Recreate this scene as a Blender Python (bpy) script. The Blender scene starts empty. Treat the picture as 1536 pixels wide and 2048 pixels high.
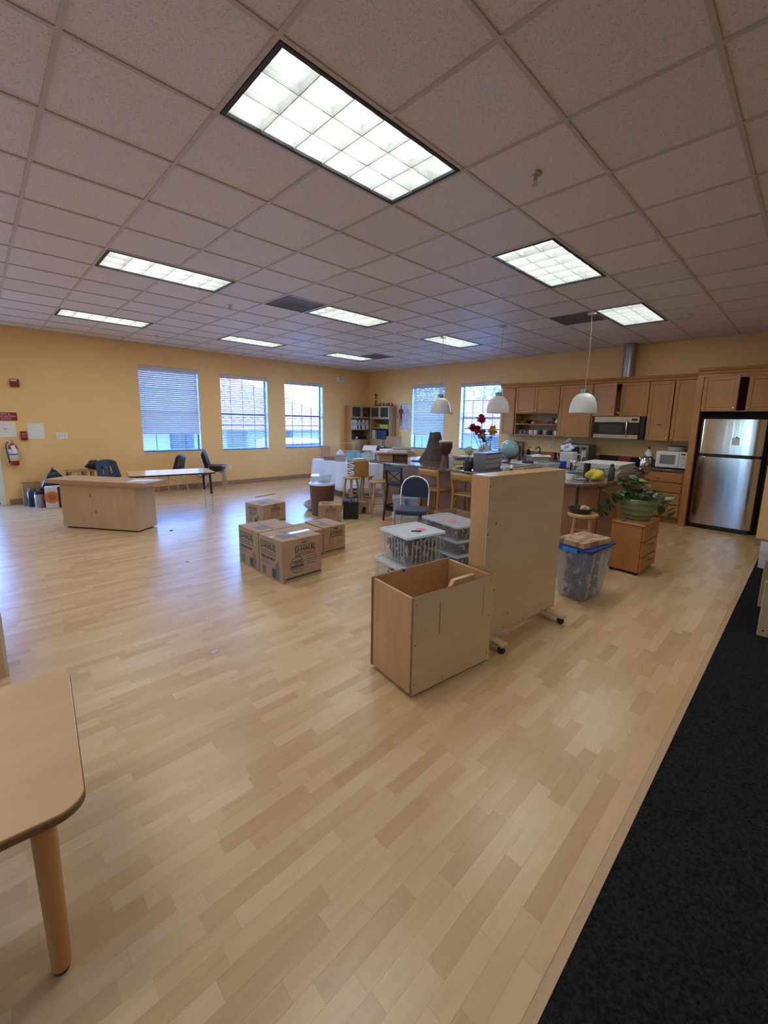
import bpy, bmesh, math, random
from mathutils import Matrix, Vector, Euler
random.seed(7)
SC = bpy.context.scene
COL = SC.collection
PI = math.pi
R = math.radians

# ------------------------------------------------------------------ camera
CAM_H = 1.6233
CEIL = 3.103          # ceiling height
XW = 8.82             # kitchen wall
YW = 10.06            # window wall on the left
F_PX, CX, CY = 833.62, 789.4, 981.3
cd = bpy.data.cameras.new('camera')
cam = bpy.data.objects.new('camera', cd)
COL.objects.link(cam)
cd.sensor_fit = 'HORIZONTAL'
cd.sensor_width = 36.0
cd.lens = F_PX / 1536 * 36.0
cd.shift_x = (768 - CX) / 1536
cd.shift_y = (CY - 1024) / 1536
cd.clip_start = 0.02
cd.clip_end = 300
YAW, PITCH, ROLL = -0.785012, 1.4060086, 0.0207413
CROT = Matrix.Rotation(YAW, 3, 'Z') @ Matrix.Rotation(PITCH, 3, 'X') @ Matrix.Rotation(ROLL, 3, 'Z')
cam.matrix_world = Matrix.Translation((0, 0, CAM_H)) @ CROT.to_4x4()
SC.camera = cam

def frame_area(pts):
    """rough share of the frame a ground or ceiling piece covers (used only to choose which pieces are single objects)"""
    q = []
    for p in pts:
        v = CROT.transposed() @ (Vector(p) - Vector((0, 0, CAM_H)))
        if v.z > -0.05: return 0
        q.append((CX - F_PX * v.x / v.z, CY + F_PX * v.y / v.z))
    mx = sum(a for a, b in q) / len(q); my = sum(b for a, b in q) / len(q)
    if not (-60 < mx < 1596 and -60 < my < 2108): return 0
    return abs(sum(q[i][0] * q[(i + 1) % len(q)][1] - q[(i + 1) % len(q)][0] * q[i][1] for i in range(len(q)))) / 2

# ------------------------------------------------------------------ view, world, sun
SC.view_settings.view_transform = 'Standard'
SC.view_settings.look = 'None'
SC.view_settings.gamma = 1.0
SC.view_settings.use_curve_mapping = False
SC.view_settings.exposure = 0.06
SKY_STRENGTH = 4.3
SUN_STRENGTH = 7.0
TUBE_STRENGTH = 5.0
PANEL_WATT = 11.8

W = bpy.data.worlds.new('world'); SC.world = W
W.use_nodes = True
wn = W.node_tree.nodes; wl = W.node_tree.links
bg = wn['Background']
sky = wn.new('ShaderNodeTexSky')
sky.sky_type = 'NISHITA'
sky.sun_disc = False
sky.sun_elevation = R(52)
sky.sun_rotation = R(185)
sky.air_density = 1.0
sky.dust_density = 0.2
sky.ozone_density = 1.6
tint = wn.new('ShaderNodeMix'); tint.data_type = 'RGBA'; tint.blend_type = 'MULTIPLY'; tint.inputs[0].default_value = 1.0
tint.inputs[7].default_value = (.43, .74, 1.2, 1)      # the room's white balance turns daylight blue
wl.new(sky.outputs[0], tint.inputs[6]); wl.new(tint.outputs[2], bg.inputs[0])
bg.inputs[1].default_value = SKY_STRENGTH
sd = bpy.data.lights.new('sun', 'SUN'); sd.energy = SUN_STRENGTH; sd.angle = R(0.6)
sd.color = (1.0, 0.95, 0.95)
so = bpy.data.objects.new('sun', sd); COL.objects.link(so)
so.location = (2, -20, 30)
so.rotation_euler = Euler((R(38), 0, R(-7)))     # high behind the room: no direct sun reaches the windows

# window openings: (x or y low, high, sill, head)
WIN_L = [(2.48, 3.68, .865, 2.68), (4.17, 5.38, .85, 2.64), (5.87, 7.08, .85, 2.62)]
WIN_K = [(7.05, 8.21, .88, 2.63), (5.35, 6.52, .95, 2.60)]

def portal(name, loc, rot, sx, sy):
    d = bpy.data.lights.new(name, 'AREA'); d.shape = 'RECTANGLE'; d.size = sx; d.size_y = sy
    d.cycles.is_portal = True
    o = bpy.data.objects.new(name, d); COL.objects.link(o); o.location = loc; o.rotation_euler = rot
for (a, b, z0, z1) in WIN_L:
    portal('daylight_portal', ((a + b) / 2, YW + .3, (z0 + z1) / 2), Euler((R(-90), 0, 0)), b - a, z1 - z0)
for (a, b, z0, z1) in WIN_K:
    portal('daylight_portal', (XW + .3, (a + b) / 2, (z0 + z1) / 2), Euler((R(-90), 0, R(-90))), b - a, z1 - z0)
portal('daylight_portal', (-.50, YW + .3, 1.05), Euler((R(-90), 0, 0)), 1.4, 2.1)
portal('daylight_portal', (-3.3, 1.47, 1.05), Euler((R(-90), 0, R(90))), .6, 2.1)

# ------------------------------------------------------------------ mesh helpers
class MB:
    def __init__(s):
        s.v = []; s.f = []; s.mi = []; s.M = None; s.cur = 0
    def add(s, vs, fs):
        b = len(s.v)
        if s.M is not None: vs = [s.M @ Vector(v) for v in vs]
        s.v += [tuple(v) for v in vs]
        s.f += [tuple(i + b for i in f) for f in fs]
        s.mi += [s.cur] * len(fs)
        return s
    def box(s, x0, x1, y0, y1, z0, z1):
        return s.add([(x0,y0,z0),(x1,y0,z0),(x1,y1,z0),(x0,y1,z0),(x0,y0,z1),(x1,y0,z1),(x1,y1,z1),(x0,y1,z1)],
                     [(0,3,2,1),(4,5,6,7),(0,1,5,4),(1,2,6,5),(2,3,7,6),(3,0,4,7)])
    def taper(s, x0, x1, y0, y1, z0, z1, k):
        """box whose top is wider by k on every side"""
        return s.add([(x0,y0,z0),(x1,y0,z0),(x1,y1,z0),(x0,y1,z0),(x0-k,y0-k,z1),(x1+k,y0-k,z1),(x1+k,y1+k,z1),(x0-k,y1+k,z1)],
                     [(0,3,2,1),(4,5,6,7),(0,1,5,4),(1,2,6,5),(2,3,7,6),(3,0,4,7)])
    def prism(s, pts, z0, z1):
        n = len(pts)
        return s.add([(x, y, z0) for x, y in pts] + [(x, y, z1) for x, y in pts],
                     [tuple(range(n - 1, -1, -1)), tuple(range(n, 2 * n))] + [(i, (i + 1) % n, n + (i + 1) % n, n + i) for i in range(n)])
    def rrect(s, x0, x1, y0, y1, z0, z1, r, n=4):
        return s.prism(rr(x0, x1, y0, y1, r, n), z0, z1)
    def lathe(s, prof, n=20, c=(0, 0, 0), cap0=True, cap1=True):
        vs = []; fs = []
        for r, z in prof:
            for k in range(n):
                a = 2 * PI * k / n
                vs.append((c[0] + r * math.cos(a), c[1] + r * math.sin(a), c[2] + z))
        for j in range(len(prof) - 1):
            for k in range(n):
                k2 = (k + 1) % n
                fs.append((j * n + k, j * n + k2, (j + 1) * n + k2, (j + 1) * n + k))
        if cap0: fs.append(tuple(range(n - 1, -1, -1)))
        if cap1: fs.append(tuple(range((len(prof) - 1) * n, len(prof) * n)))
        return s.add(vs, fs)
    def tube(s, pts, r, n=8, closed=False):
        pts = [Vector(p) for p in pts]
        m = len(pts); rs = r if isinstance(r, (list, tuple)) else [r] * m
        vs = []; up = None
        for i, p in enumerate(pts):
            if closed: t = (pts[(i + 1) % m] - pts[i - 1])
            else: t = pts[min(i + 1, m - 1)] - pts[max(i - 1, 0)]
            t.normalize()
            if up is None:
                up = Vector((0, 0, 1)) if abs(t.z) < .9 else Vector((1, 0, 0))
            u = (up - t * up.dot(t)); 
            if u.length < 1e-5: u = t.orthogonal()
            u.normalize(); w = t.cross(u); up = u
            for k in range(n):
                a = 2 * PI * k / n
                vs.append(p + (u * math.cos(a) + w * math.sin(a)) * rs[i])
        fs = []
        for i in range(m if closed else m - 1):
            j = (i + 1) % m
            for k in range(n):
                k2 = (k + 1) % n
                fs.append((i * n + k, i * n + k2, j * n + k2, j * n + k))
        if not closed: fs += [tuple(range(n - 1, -1, -1)), tuple(range((m - 1) * n, m * n))]
        return s.add(vs, fs)
    def sphere(s, c, r, n=16, m=10, sq=(1, 1, 1)):
        prof = [(math.sin(PI * j / m) * r, -math.cos(PI * j / m) * r) for j in range(1, m)]
        vs = [(0, 0, -r)]
        for pr, z in prof:
            vs += [(pr * math.cos(2 * PI * k / n), pr * math.sin(2 * PI * k / n), z) for k in range(n)]
        vs.append((0, 0, r)); L = len(vs) - 1
        fs = [(0, 1 + (k + 1) % n, 1 + k) for k in range(n)]
        for j in range(m - 2):
            for k in range(n):
                k2 = (k + 1) % n
                fs.append((1 + j * n + k, 1 + j * n + k2, 1 + (j + 1) * n + k2, 1 + (j + 1) * n + k))
        fs += [(L, 1 + (m - 2) * n + k, 1 + (m - 2) * n + (k + 1) % n) for k in range(n)]
        return s.add([(c[0] + v[0] * sq[0], c[1] + v[1] * sq[1], c[2] + v[2] * sq[2]) for v in vs], fs)
    def quad(s, a, b, c, d):
        return s.add([a, b, c, d], [(0, 1, 2, 3)])
    def grid(s, nx, ny, fn):
        vs = [fn(i / nx, j / ny) for j in range(ny + 1) for i in range(nx + 1)]
        return s.add(vs, [(j * (nx + 1) + i, j * (nx + 1) + i + 1, (j + 1) * (nx + 1) + i + 1, (j + 1) * (nx + 1) + i) for j in range(ny) for i in range(nx)])

def rr(x0, x1, y0, y1, r, n=4):
    out = []
    for cx, cy, a0 in ((x1 - r, y1 - r, 0), (x0 + r, y1 - r, 90), (x0 + r, y0 + r, 180), (x1 - r, y0 + r, 270)):
        for k in range(n + 1):
            a = R(a0 + 90 * k / n); out.append((cx + r * math.cos(a), cy + r * math.sin(a)))
    return out

def rot(rx=0, ry=0, rz=0, at=(0, 0, 0)):
    return Matrix.Translation(at) @ Euler((rx, ry, rz)).to_matrix().to_4x4()

def mesh(name, mb, mats, smooth=False):
    me = bpy.data.meshes.new(name)
    me.from_pydata(mb.v, [], mb.f)
    for m in (mats if isinstance(mats, (list, tuple)) else [mats]): me.materials.append(m)
    if any(mb.mi): me.polygons.foreach_set('material_index', mb.mi)
    if smooth:
        me.polygons.foreach_set('use_smooth', [True] * len(me.polygons))
        me.set_sharp_from_angle(angle=R(smooth if smooth is not True else 40))
    me.update()
    return me

def obj(name, mb, mats, parent=None, bevel=0, seg=1, smooth=False, solid=0, loc=(0, 0, 0)):
    me = mb if isinstance(mb, bpy.types.Mesh) else mesh(name, mb, mats, smooth)
    o = bpy.data.objects.new(name, me); COL.objects.link(o)
    o.location = loc
    if parent: o.parent = parent
    if solid:
        md = o.modifiers.new('solid', 'SOLIDIFY'); md.thickness = solid; md.offset = 0
    if bevel:
        md = o.modifiers.new('bevel', 'BEVEL'); md.width = bevel; md.segments = seg; md.limit_method = 'ANGLE'; md.angle_limit = R(35)
        if seg > 1 and not smooth:
            me.polygons.foreach_set('use_smooth', [True] * len(me.polygons)); me.set_sharp_from_angle(angle=R(50))
    return o

def thing(name, label, cat, loc=(0, 0, 0), rz=0, group=None):
    o = bpy.data.objects.new(name, None); COL.objects.link(o)
    o.location = loc; o.rotation_euler = (0, 0, rz); o.empty_display_size = .1
    o['label'] = label; o['category'] = cat
    if group: o['group'] = group
    return o
def tag(o, label, cat, group=None, loc=None, rz=None):
    o['label'] = label; o['category'] = cat
    if group: o['group'] = group
    if loc is not None: o.location = loc
    if rz is not None: o.rotation_euler = (0, 0, rz)
    return o
def struct(o):
    o['kind'] = 'structure'; return o
def dup(root, loc, rz=0, label=None, group=None):
    r = root.copy(); COL.objects.link(r); r.location = loc; r.rotation_euler = (0, 0, rz)
    if label: r['label'] = label
    if group: r['group'] = group
    for ch in list(root.children):
        c = ch.copy(); COL.objects.link(c); c.parent = r
        for g in list(ch.children):
            d = g.copy(); COL.objects.link(d); d.parent = c
    return r

def text(name, body, size, mat, parent, M, align='CENTER', bold=0.0, depth=.0006, sx=1.0):
    cu = bpy.data.curves.new(name, 'FONT'); cu.body = body; cu.size = size; cu.align_x = align; cu.align_y = 'CENTER'
    cu.extrude = depth; cu.offset = bold; cu.resolution_u = 3; cu.space_line = .95
    t = bpy.data.objects.new(name, cu); COL.objects.link(t)
    bpy.context.view_layer.update()
    me = bpy.data.meshes.new_from_object(t.evaluated_get(bpy.context.evaluated_depsgraph_get()))
    COL.objects.unlink(t); bpy.data.objects.remove(t); bpy.data.curves.remove(cu)
    me.transform(M @ Matrix.Diagonal((sx, 1, 1, 1))); me.materials.clear(); me.materials.append(mat); me.name = name
    o = bpy.data.objects.new(name, me); COL.objects.link(o); o.parent = parent
    return o

# ------------------------------------------------------------------ materials
MC = {}
def _new(name):
    m = bpy.data.materials.new(name); m.use_nodes = True
    nt = m.node_tree; b = nt.nodes['Principled BSDF']
    return m, nt, b
def mat(name, col, rough=.5, metal=0, var=0, vscale=6, bump=0, bscale=60, spec=None, coat=0, emit=None, est=0, trans=0, stretch=None, sheen=0):
    if name in MC: return MC[name]
    m, nt, b = _new(name); N = nt.nodes.new; L = nt.links.new
    c = tuple(col) + (1,)
    b.inputs['Base Color'].default_value = c
    b.inputs['Roughness'].default_value = rough; b.inputs['Metallic'].default_value = metal
    if spec is not None: b.inputs['Specular IOR Level'].default_value = spec
    if coat: b.inputs['Coat Weight'].default_value = coat; b.inputs['Coat Roughness'].default_value = .15
    if trans: b.inputs['Transmission Weight'].default_value = trans
    if sheen: b.inputs['Sheen Weight'].default_value = sheen
    if emit: b.inputs['Emission Color'].default_value = tuple(emit) + (1,); b.inputs['Emission Strength'].default_value = est
    if var or bump:
        tc = N('ShaderNodeTexCoord'); mp = N('ShaderNodeMapping'); L(tc.outputs['Object'], mp.inputs[0])
        if stretch: mp.inputs['Scale'].default_value = stretch
    if var:
        n = N('ShaderNodeTexNoise'); n.inputs['Scale'].default_value = vscale; n.inputs['Detail'].default_value = 4
        L(mp.outputs[0], n.inputs['Vector'])
        r = N('ShaderNodeValToRGB')
        r.color_ramp.elements[0].position = .3; r.color_ramp.elements[1].position = .7
        r.color_ramp.elements[0].color = tuple(max(0, x * (1 - var)) for x in col) + (1,)
        r.color_ramp.elements[1].color = tuple(min(1, x * (1 + var)) for x in col) + (1,)
        L(n.outputs[0], r.inputs[0]); L(r.outputs[0], b.inputs['Base Color'])
    if bump:
        n2 = N('ShaderNodeTexNoise'); n2.inputs['Scale'].default_value = bscale; n2.inputs['Detail'].default_value = 3
        L(mp.outputs[0], n2.inputs['Vector'])
        bp = N('ShaderNodeBump'); bp.inputs['Strength'].default_value = bump; bp.inputs['Distance'].default_value = .01
        L(n2.outputs[0], bp.inputs['Height']); L(bp.outputs[0], b.inputs['Normal'])
    MC[name] = m; return m
def wood(name, c1, c2, axis='z', rough=.45, scale=3.0, coat=0, knots=False):
    """straight grained timber or veneer, grain along the given local axis"""
    if name in MC: return MC[name]
    m, nt, b = _new(name); N = nt.nodes.new; L = nt.links.new
    tc = N('ShaderNodeTexCoord'); mp = N('ShaderNodeMapping'); L(tc.outputs['Object'], mp.inputs[0])
    mp.inputs['Scale'].default_value = {'x': (.12, 1, 1), 'y': (1, .12, 1), 'z': (1, 1, .12)}[axis]
    n = N('ShaderNodeTexNoise'); n.inputs['Scale'].default_value = scale * 8; n.inputs['Detail'].default_value = 6; n.inputs['Distortion'].default_value = .6
    L(mp.outputs[0], n.inputs['Vector'])
    n2 = N('ShaderNodeTexNoise'); n2.inputs['Scale'].default_value = scale * .9; n2.inputs['Detail'].default_value = 2
    L(tc.outputs['Object'], n2.inputs['Vector'])
    mx = N('ShaderNodeMath'); mx.operation = 'MULTIPLY_ADD'; mx.inputs[1].default_value = .55
    L(n.outputs[0], mx.inputs[0])
    m2 = N('ShaderNodeMath'); m2.operation = 'MULTIPLY'; m2.inputs[1].default_value = .45; L(n2.outputs[0], m2.inputs[0]); L(m2.outputs[0], mx.inputs[2])
    r = N('ShaderNodeValToRGB'); r.color_ramp.elements[0].position = .32; r.color_ramp.elements[1].position = .66
    r.color_ramp.elements[0].color = tuple(c1) + (1,); r.color_ramp.elements[1].color = tuple(c2) + (1,)
    L(mx.outputs[0], r.inputs[0]); L(r.outputs[0], b.inputs['Base Color'])
    b.inputs['Roughness'].default_value = rough
    if coat: b.inputs['Coat Weight'].default_value = coat; b.inputs['Coat Roughness'].default_value = .2
    MC[name] = m; return m
def clear(name, col=(.9, .92, .95), haze=.25, rough=.15):
    """clear or milky plastic / glass that lets light straight through"""
    if name in MC: return MC[name]
    m, nt, b = _new(name); N = nt.nodes.new; L = nt.links.new
    out = nt.nodes['Material Output']
    tr = N('ShaderNodeBsdfTransparent'); tr.inputs[0].default_value = tuple(col) + (1,)
    b.inputs['Base Color'].default_value = tuple(col) + (1,); b.inputs['Roughness'].default_value = rough
    mx = N('ShaderNodeMixShader'); mx.inputs[0].default_value = haze
    L(tr.outputs[0], mx.inputs[1]); L(b.outputs[0], mx.inputs[2]); L(mx.outputs[0], out.inputs['Surface'])
    MC[name] = m; return m

def plank_mat(name, src):
    m, nt, b = _new(name); N = nt.nodes.new; L = nt.links.new
    if src == 'island': g = N('ShaderNodeNewGeometry'); rnd = g.outputs['Random Per Island']
    else: g = N('ShaderNodeObjectInfo'); rnd = g.outputs['Random']
    r = N('ShaderNodeValToRGB'); cr = r.color_ramp
    cols = [(0, (.515, .335, .17)), (.2, (.56, .375, .195)), (.45, (.595, .41, .22)), (.7, (.625, .44, .245)), (1, (.66, .475, .275))]
    cr.elements[0].position, cr.elements[0].color = 0, cols[0][1] + (1,)
    cr.elements[1].position, cr.elements[1].color = 1, cols[-1][1] + (1,)
    for p, c in cols[1:-1]:
        e = cr.elements.new(p); e.color = c + (1,)
    L(rnd, r.inputs[0])
    tc = N('ShaderNodeNewGeometry'); mp = N('ShaderNodeMapping'); mp.inputs['Scale'].default_value = (1.1, 11, 1)
    L(tc.outputs['Position'], mp.inputs[0])
    mul = N('ShaderNodeVectorMath'); mul.operation = 'ADD'
    cmb = N('ShaderNodeCombineXYZ'); m100 = N('ShaderNodeMath'); m100.operation = 'MULTIPLY'; m100.inputs[1].default_value = 57
    L(rnd, m100.inputs[0]); L(m100.outputs[0], cmb.inputs[0]); L(mp.outputs[0], mul.inputs[0]); L(cmb.outputs[0], mul.inputs[1])
    n = N('ShaderNodeTexNoise'); n.inputs['Scale'].default_value = 3.2; n.inputs['Detail'].default_value = 5; n.inputs['Distortion'].default_value = .8
    L(mul.outputs[0], n.inputs['Vector'])
    mx = N('ShaderNodeMix'); mx.data_type = 'RGBA'; mx.blend_type = 'MULTIPLY'; mx.inputs[0].default_value = .38
    r2 = N('ShaderNodeValToRGB'); r2.color_ramp.elements[0].position = .3; r2.color_ramp.elements[1].position = .7
    r2.color_ramp.elements[0].color = (.80, .74, .68, 1); r2.color_ramp.elements[1].color = (1.05, 1.05, 1.05, 1)
    L(n.outputs[0], r2.inputs[0]); L(r.outputs[0], mx.inputs[6]); L(r2.outputs[0], mx.inputs[7])
    L(mx.outputs[2], b.inputs['Base Color'])
    b.inputs['Roughness'].default_value = .30; b.inputs['Specular IOR Level'].default_value = .50
    return m

def tile_mat():
    m, nt, b = _new('acoustic_tile'); N = nt.nodes.new; L = nt.links.new
    g = N('ShaderNodeNewGeometry')
    n = N('ShaderNodeTexNoise'); n.inputs['Scale'].default_value = 205; n.inputs['Detail'].default_value = 3; n.inputs['Roughness'].default_value = .6
    mp = N('ShaderNodeMapping'); mp.inputs['Scale'].default_value = (1, .62, 1); mp.inputs['Rotation'].default_value = (0, 0, .5)
    L(g.outputs['Position'], mp.inputs[0]); L(mp.outputs[0], n.inputs['Vector'])
    r = N('ShaderNodeValToRGB'); r.color_ramp.elements[0].position = .34; r.color_ramp.elements[1].position = .46
    r.color_ramp.elements[0].color = (.56, .535, .54, 1); r.color_ramp.elements[1].color = (.83, .81, .825, 1)
    L(n.outputs[0], r.inputs[0])
    oi = N('ShaderNodeObjectInfo'); mr = N('ShaderNodeMapRange'); mr.inputs[3].default_value = .95; mr.inputs[4].default_value = 1.03
    L(oi.outputs['Random'], mr.inputs[0])
    mx = N('ShaderNodeVectorMath'); mx.operation = 'SCALE'; L(r.outputs[0], mx.inputs[0]); L(mr.outputs[0], mx.inputs['Scale'])
    L(mx.outputs[0], b.inputs['Base Color'])
    bp = N('ShaderNodeBump'); bp.inputs['Strength'].default_value = .5; bp.inputs['Distance'].default_value = .004
    L(n.outputs[0], bp.inputs['Height']); L(bp.outputs[0], b.inputs['Normal'])
    b.inputs['Roughness'].default_value = .5; b.inputs['Specular IOR Level'].default_value = .5
    return m
M_TILE = tile_mat()
M_WALL = mat('yellow_wall_paint', (.86, .56, .235), .55, var=.03, vscale=1.2, bump=.08, bscale=180)
M_GRID = mat('grid_paint', (.58, .55, .53), .4)
M_WHITE = mat('white_paint', (.82, .82, .80), .4)
M_BLACK = mat('black_plastic', (.012, .012, .013), .4)
M_BASEB = wood('baseboard_wood', (.30, .185, .10), (.37, .235, .13), 'x', .5)
M_STEEL = mat('chrome', (.75, .75, .76), .18, metal=1)
M_GLASS = clear('window_glass', (.97, .99, 1.0), .06, .02)

# ------------------------------------------------------------------ room shell
XB, YB = -3.0, -3.0
CARPET_Y = .33
def wall_with_holes(name, horiz, fixed, lo, hi, z0, z1, holes, th=.18, sign=1):
    """wall slab built of boxes round its openings; horiz 'x': runs along X at y=fixed"""
    mb = MB()
    def put(a, b, c, d):
        if b - a < 1e-4 or d - c < 1e-4: return
        f0, f1 = sorted((fixed, fixed + sign * th))
        if horiz == 'x': mb.box(a, b, f0, f1, c, d)
        else: mb.box(f0, f1, a, b, c, d)
    cur = lo
    for (a, b, c, d) in sorted(holes):
        put(cur, a, z0, z1); put(a, b, z0, c); put(a, b, d, z1); cur = b
    put(cur, hi, z0, z1)
    return struct(obj(name, mb, M_WALL))
wall_left = wall_with_holes('wall_left', 'x', YW, XB - .18, XW + .18, -.1, CEIL + .3, [(-1.2, .20, 0, 2.12)] + WIN_L)
wall_kitchen = wall_with_holes('wall_kitchen', 'y', XW, .25, YW, -.1, CEIL + .3, sorted(WIN_K))
wall_side = struct(obj('wall_side', MB().box(7.65, XW + .18, YB, .43, -.1, CEIL + .3), M_WALL))
wall_back = wall_with_holes('wall_back', 'y', XB, YB, YW, -.1, CEIL + .3, [(1.18, 1.76, 0, 2.1)], sign=-1)
wall_near = struct(obj('wall_near', MB().box(XB - .18, 7.65, YB - .18, YB, -.1, CEIL + .3), M_WALL))

# baseboards
struct(obj('baseboard_left', MB().box(.30, XW, YW - .015, YW, 0, .105), M_BASEB, bevel=.004))
struct(obj('baseboard_kitchen', MB().box(XW - .015, XW, 5.4, YW - .015, 0, .105), M_BASEB))
struct(obj('baseboard_side', MB().box(7.635, 7.65, YB, .43, 0, .105), M_BASEB))

# floor: single strips as planks, the far and hidden ones joined
floor = struct(obj('floor', MB().box(XB, XW, YB, YW, -.12, -.0013), mat('subfloor', (.30, .2, .12), .8)))
ST_W, GAP = .0667, .0002
strips = []
rnd = random.Random(3)
y = CARPET_Y + .035; row = 0
while y < YW:
    y1 = min(y + ST_W, YW)
    x = XB - rnd.random() * .4
    while x < XW:
        L_ = rnd.uniform(.22, .42)
        a, b = max(x, XB), min(x + L_, XW)
        if b - a > .01: strips.append((a, b, y, y1, frame_area([(a, y, 0), (b, y, 0), (b, y1, 0), (a, y1, 0)])))
        x += L_
    y = y1; row += 1
strips.sort(key=lambda s: -s[4])
def strip_box(mb, a, b, c, d, z=0.0):
    g = GAP
    mb.add([(a+g,c+g,z),(b-g,c+g,z),(b-g,d-g,z),(a+g,d-g,z),(a,c,-.0012),(b,c,-.0012),(b,d,-.0012),(a,d,-.0012)],
           [(0,1,2,3),(0,4,5,1),(1,5,6,2),(2,6,7,3),(3,7,4,0)])
MP_O = plank_mat('maple_plank', 'object'); MP_I = plank_mat('maple_strip', 'island')
for (a, b, c, d, ar) in strips[:290]:
    mb = MB(); strip_box(mb, a, b, c, d); obj('plank', mb, MP_O, floor)
mb = MB()
for (a, b, c, d, ar) in strips[290:]: strip_box(mb, a, b, c, d)
o = obj('plank_field', mb, MP_I, floor); o['kind'] = 'stuff'
obj('edge_strip', MB().add([(XB,CARPET_Y,.008),(7.65,CARPET_Y,.008),(7.65,CARPET_Y+.034,.001),(XB,CARPET_Y+.034,.001),(XB,CARPET_Y,-.003),(7.65,CARPET_Y,-.003),(7.65,CARPET_Y+.034,-.003),(XB,CARPET_Y+.034,-.003)],
    [(0,1,2,3),(4,7,6,5),(0,4,5,1),(1,5,6,2),(2,6,7,3),(3,7,4,0)]), wood('edge_strip_wood', (.42, .265, .14), (.50, .33, .185), 'x', .45), floor)
M_CARPET = mat('charcoal_carpet', (.020, .021, .024), .95, var=.6, vscale=90, bump=1.0, bscale=260, spec=.1)
carpet = struct(obj('floor_carpet', MB().grid(60, 20, lambda u, v: (XB + u * (7.65 - XB), YB + v * (CARPET_Y - YB), .006)).box(XB, 7.65, YB, CARPET_Y, -.004, .004), M_CARPET))

# ceiling: slab, lay-in tiles, T bars
ceiling = struct(obj('ceiling', MB().box(XB - .18, XW + .18, YB - .18, YW + .18, CEIL + .14, CEIL + .3), M_TILE))
GX0, GY0, GS = .995, 2.30, .6096
xl = sorted([GX0 + GS * i for i in range(-6, 13)]); yl = sorted([GY0 + GS * j for j in range(-8, 13)])
xl = [XB] + [x for x in xl if XB < x < XW] + [XW]; yl = [YB] + [y for y in yl if YB < y < YW] + [YW]
LIGHTS = [(0, -1), (0, 4), (0, 9), (4, -1), (4, 4), (4, 9), (8, -1), (8, 4), (8, 9), (-4, -1), (-4, 4), (-4, 9), (0, -6), (4, -6)]  # last two are unseen, added to light faces turned toward the viewer
occupied = []
for (i, j) in LIGHTS: occupied += [(i, j), (i + 1, j)]
VENTS = [(3, 4), (8, 0), (9, 8)]
occupied += VENTS
def idx(v, o): return round((v - o) / GS)
tiles = []
for a, b in zip(xl, xl[1:]):
    for c, d in zip(yl, yl[1:]):
        i = math.floor(((a + b) / 2 - GX0) / GS); j = math.floor(((c + d) / 2 - GY0) / GS)
        if (i, j) in occupied: continue
        if a >= 7.66 and d <= .44: continue
        tiles.append((a, b, c, d, frame_area([(a, c, CEIL), (b, c, CEIL), (b, d, CEIL), (a, d, CEIL)])))
tiles.sort(key=lambda t: -t[4])
tz0, tz1 = CEIL + .007, CEIL + .025
tmesh = {}
for (a, b, c, d, ar) in tiles:
    if ar <= 0: continue
    key = (round(b - a, 3), round(d - c, 3))
    if key not in tmesh:
        w, h = (b - a) / 2 - .006, (d - c) / 2 - .006
        tmesh[key] = mesh('ceiling_tile', MB().add([(-w,-h,0),(w,-h,0),(w,h,0),(-w,h,0),(-w,-h,.02),(w,-h,.02),(w,h,.02),(-w,h,.02)],
            [(0,3,2,1),(4,5,6,7),(0,1,5,4),(1,2,6,5),(2,3,7,6),(3,0,4,7)]), M_TILE)
    o = obj('ceiling_tile', tmesh[key], None, ceiling, loc=((a + b) / 2, (c + d) / 2, tz0))
mb = MB()
for (a, b, c, d, ar) in tiles:
    if ar <= 0: mb.box(a + .006, b - .006, c + .006, d - .006, tz0, tz1)
o = obj('tile_field', mb, M_TILE, ceiling); o['kind'] = 'stuff'
bx = MB().box(XB, XW, -.0115, .0115, 0, .02); bmx = mesh('grid_bar', bx, M_GRID)
bmx2 = mesh('grid_bar', MB().box(XB, 7.65, -.0115, .0115, 0, .02), M_GRID)
for y in yl[1:-1]: obj('grid_bar', bmx if y > .43 else bmx2, None, ceiling, loc=(0, y, CEIL))
for x in xl[1:-1]:
    i = round((x - GX0) / GS); gaps = sorted((GY0 + GS * b, GY0 + GS * (b + 1)) for a, b in LIGHTS if a + 1 == i)
    mb = MB(); y0 = YB if x < 7.65 else .43
    for g0, g1 in gaps:
        if g0 > y0: mb.box(x - .0115, x + .0115, y0, g0 - .0, CEIL - .0004, CEIL + .02)
        y0 = g1
    mb.box(x - .0115, x + .0115, y0, YW, CEIL - .0004, CEIL + .02)
    if len(gaps) == 0: obj('grid_bar', mb, M_GRID, ceiling)
    else:
        for k in range(len(mb.f) // 6):
            m1 = MB(); m1.add(mb.v[k * 8:k * 8 + 8], [(0,3,2,1),(4,5,6,7),(0,1,5,4),(1,2,6,5),(2,3,7,6),(3,0,4,7)]); obj('grid_bar', m1, M_GRID, ceiling)
obj('wall_angle', MB().box(XB, XW, YW - .02, YW, CEIL - .002, CEIL + .02), M_GRID, ceiling)
obj('wall_angle', MB().box(XW - .02, XW, .43, YW, CEIL - .002, CEIL + .02), M_GRID, ceiling)

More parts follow.
